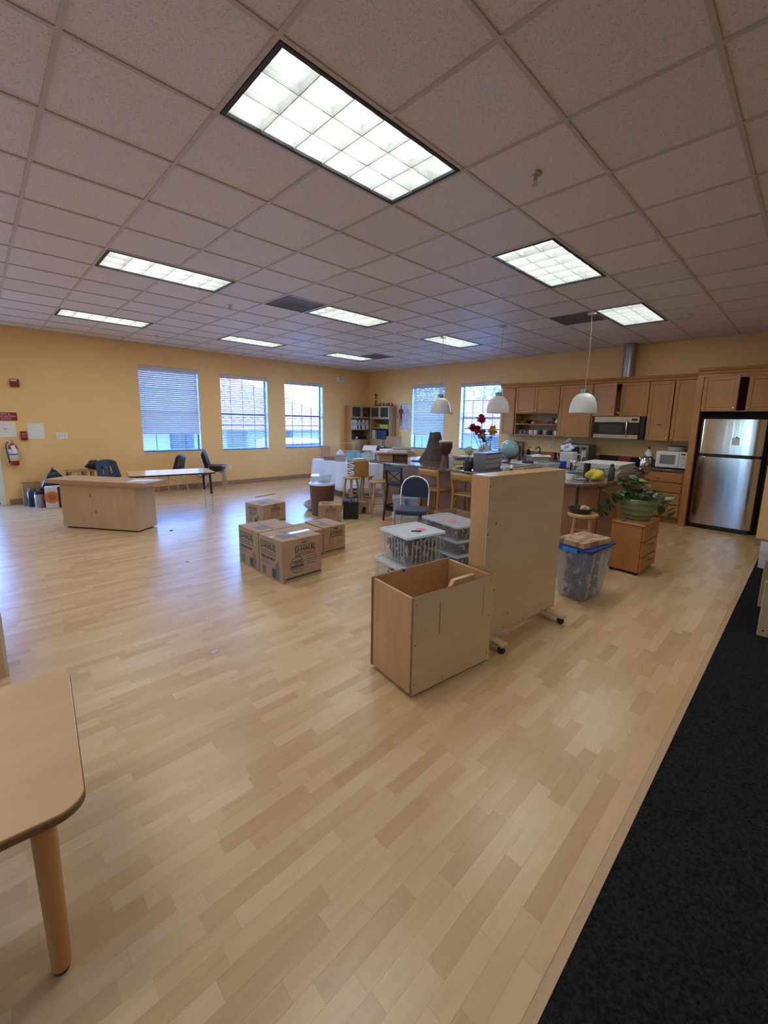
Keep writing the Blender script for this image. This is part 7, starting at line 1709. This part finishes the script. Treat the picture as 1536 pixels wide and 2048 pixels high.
tag(obj('sponge', MB().box(-.06, .06, -.035, .035, 0, .02), mat('lilac_sponge', (.30, .34, .60), .8), bevel=.006), 'lilac blue sponge beside the squat white cup', 'sponge', None, (5.44, 2.07, ZI), -.6)
blob('cloth', 'crumpled yellow cloth lying on the island corner', 'cloth', (5.55, 1.94, ZI), .12, .08, .135, M_YEL, 95, .35, rot_=-.5)
t = thing('bottle', 'dark grey bottle with a black cap at the island corner', 'bottle', (5.72, 1.80, ZI)); obj('bottle', MB().lathe([(.036, 0), (.04, .01), (.038, .155), (.028, .17), (.02, .175)], 18), mat('dark_grey_bottle', (.05, .052, .058), .45), t, smooth=True); obj('cap', MB().lathe([(.021, .1755), (.021, .21), (.001, .211)], 14, cap1=False), M_BLACK, t, smooth=True)
tag(obj('plank', MB().box(-.26, .26, -.045, .045, 0, .02), mat('grey_plank', (.17, .15, .13), .7), bevel=.002), 'grey plank sticking out past the island end, beside the plant', 'plank', None, (7.12, 1.80, ZI), R(-4))
t = thing('covered_dish', 'black covered dish with a white knob resting on the grey plank', 'dish', (7.0, 1.81, ZI + .0205)); obj('cover', MB().lathe([(.07, 0), (.072, .008), (.04, .025), (.012, .03)], 20), M_BLACK, t, smooth=True); obj('knob', MB().lathe([(.008, .03), (.016, .045), (.012, .055), (.002, .058)], 12), M_WHITE, t, smooth=True)

# ------------------------------------------------------------------ right edge and loose bits
t = thing('white_box', 'white box with dark handwriting standing on the charcoal carpet', 'box', (6.66, .145, .0075), R(3)); M_WBOX = mat('white_box_card', (.58, .58, .62), .7)
obj('carton', MB().box(-.27, .27, -.17, .17, 0, .20), M_WBOX, t, bevel=.003)
obj('lid', MB().box(-.275, .275, -.175, .175, .17, .215), M_WBOX, t, bevel=.003)
obj('scribble', MB().tube([(-.2708, .09, .10), (-.2708, .06, .125), (-.2708, .03, .10), (-.2708, .05, .08)], .004, 4).tube([(-.2708, .08, .04), (-.2708, .05, .06), (-.2708, .02, .04)], .004, 4), M_BLACK, t)['kind'] = 'stuff'
t = thing('bench', 'maple bench with plank legs and a visible bolt, at the right edge on the carpet', 'bench', (4.63, -.094, .0075), R(4)); M_BEN = wood('bench_birch', (.42, .30, .15), (.50, .37, .2), 'z', .5)
obj('seat', MB().box(-.46, .46, -.28, .24, .45, .478), wood('bench_top', (.42, .30, .15), (.50, .37, .2), 'x', .45), t, bevel=.004)
for x in (-.37, .35):
    for y in (-.22, .225):
        l = obj('leg', MB().box(x - .014, x + .014, y - .035, y + .035, 0, .45), M_BEN, t, bevel=.004)
        mb = MB(); mb.M = rot(0, -PI / 2, 0, (x - .014, y, .05)); mb.lathe([(.008, 0), (.007, .003), (.001, .004)], 10); obj('bolt', mb, M_SCREW, l)
    obj('rail', MB().box(x - .012, x + .012, -.185, .19, .38, .4495), M_BEN, t)
tag(obj('paper_scrap', MB().prism([(-.03, -.006), (-.012, -.02), (.004, -.012), (.024, -.024), (.028, .002), (.012, .008), (.018, .024), (-.006, .014), (-.022, .02)], 0, .0012), mat('lilac_scrap', (.62, .40, .58), .7)), 'small lilac pink paper scrap lying on the open floor', 'paper scrap', None, (1.03, 2.79, .0006), .4)
def scrap(label, loc, s, c, seed):
    q = random.Random(seed); tag(obj('floor_scrap', MB().prism([(s * math.cos(2 * PI * k / 7) * q.uniform(.4, 1.1), .45 * s * math.sin(2 * PI * k / 7) * q.uniform(.5, 1.2)) for k in range(7)], 0, .0015), mat('scrap_%d' % seed, c, .8)), label, 'scrap', None, loc, q.uniform(0, 3))
scrap('dark leaf-like scrap on the floor in the blue window glare', (1.85, 6.40, .0006), .07, (.10, .12, .10), 1); scrap('tiny dark scrap on the floor between counter stand and boxes', (1.55, 4.85, .0006), .03, (.14, .12, .08), 2); scrap('tiny pale scrap on the floor at the far left', (.45, 5.91, .0006), .035, (.60, .58, .52), 3)
tag(obj('wooden_stick', MB().tube([(-.27, 0, .007), (.27, 0, .007)], .007, 6), mat('stick_wood', (.36, .24, .12), .7)), 'thin wooden stick lying on the floor below the middle window', 'stick', None, (4.24, 8.15, 0), R(14))
M_SPR = mat('sprinkler_metal', (.55, .54, .53), .3, metal=.8)
for k, (x, y, lab) in enumerate(((2.54, 1.40, 'large sprinkler head on the ceiling right of the near light'), (2.57, 5.75, 'sprinkler head on the ceiling left of the mid room vent'), (2.56, 8.94, 'small sprinkler head on the ceiling near the left wall'), (6.86, 1.39, 'sprinkler head on the ceiling toward the refrigerator'), (5.25, 9.1, 'small sprinkler head near the ceiling light in the far corner'))):
    t = thing('sprinkler', lab, 'sprinkler', (x, y, CEIL + .006), 0, 'ceiling sprinkler heads')
    obj('escutcheon', MB().lathe([(.038, -.001), (.034, -.006), (.016, -.012)], 18), M_SPR, t, smooth=True); obj('body', MB().lathe([(.011, -.011), (.011, -.03), (.007, -.034)], 10).tube([(-.014, 0, -.024), (-.018, 0, -.045), (0, 0, -.06), (.018, 0, -.045), (.014, 0, -.024)], .003, 6), M_SPR, t); obj('deflector', MB().lathe([(.02, -.062), (.02, -.064)], 14), M_SPR, t)
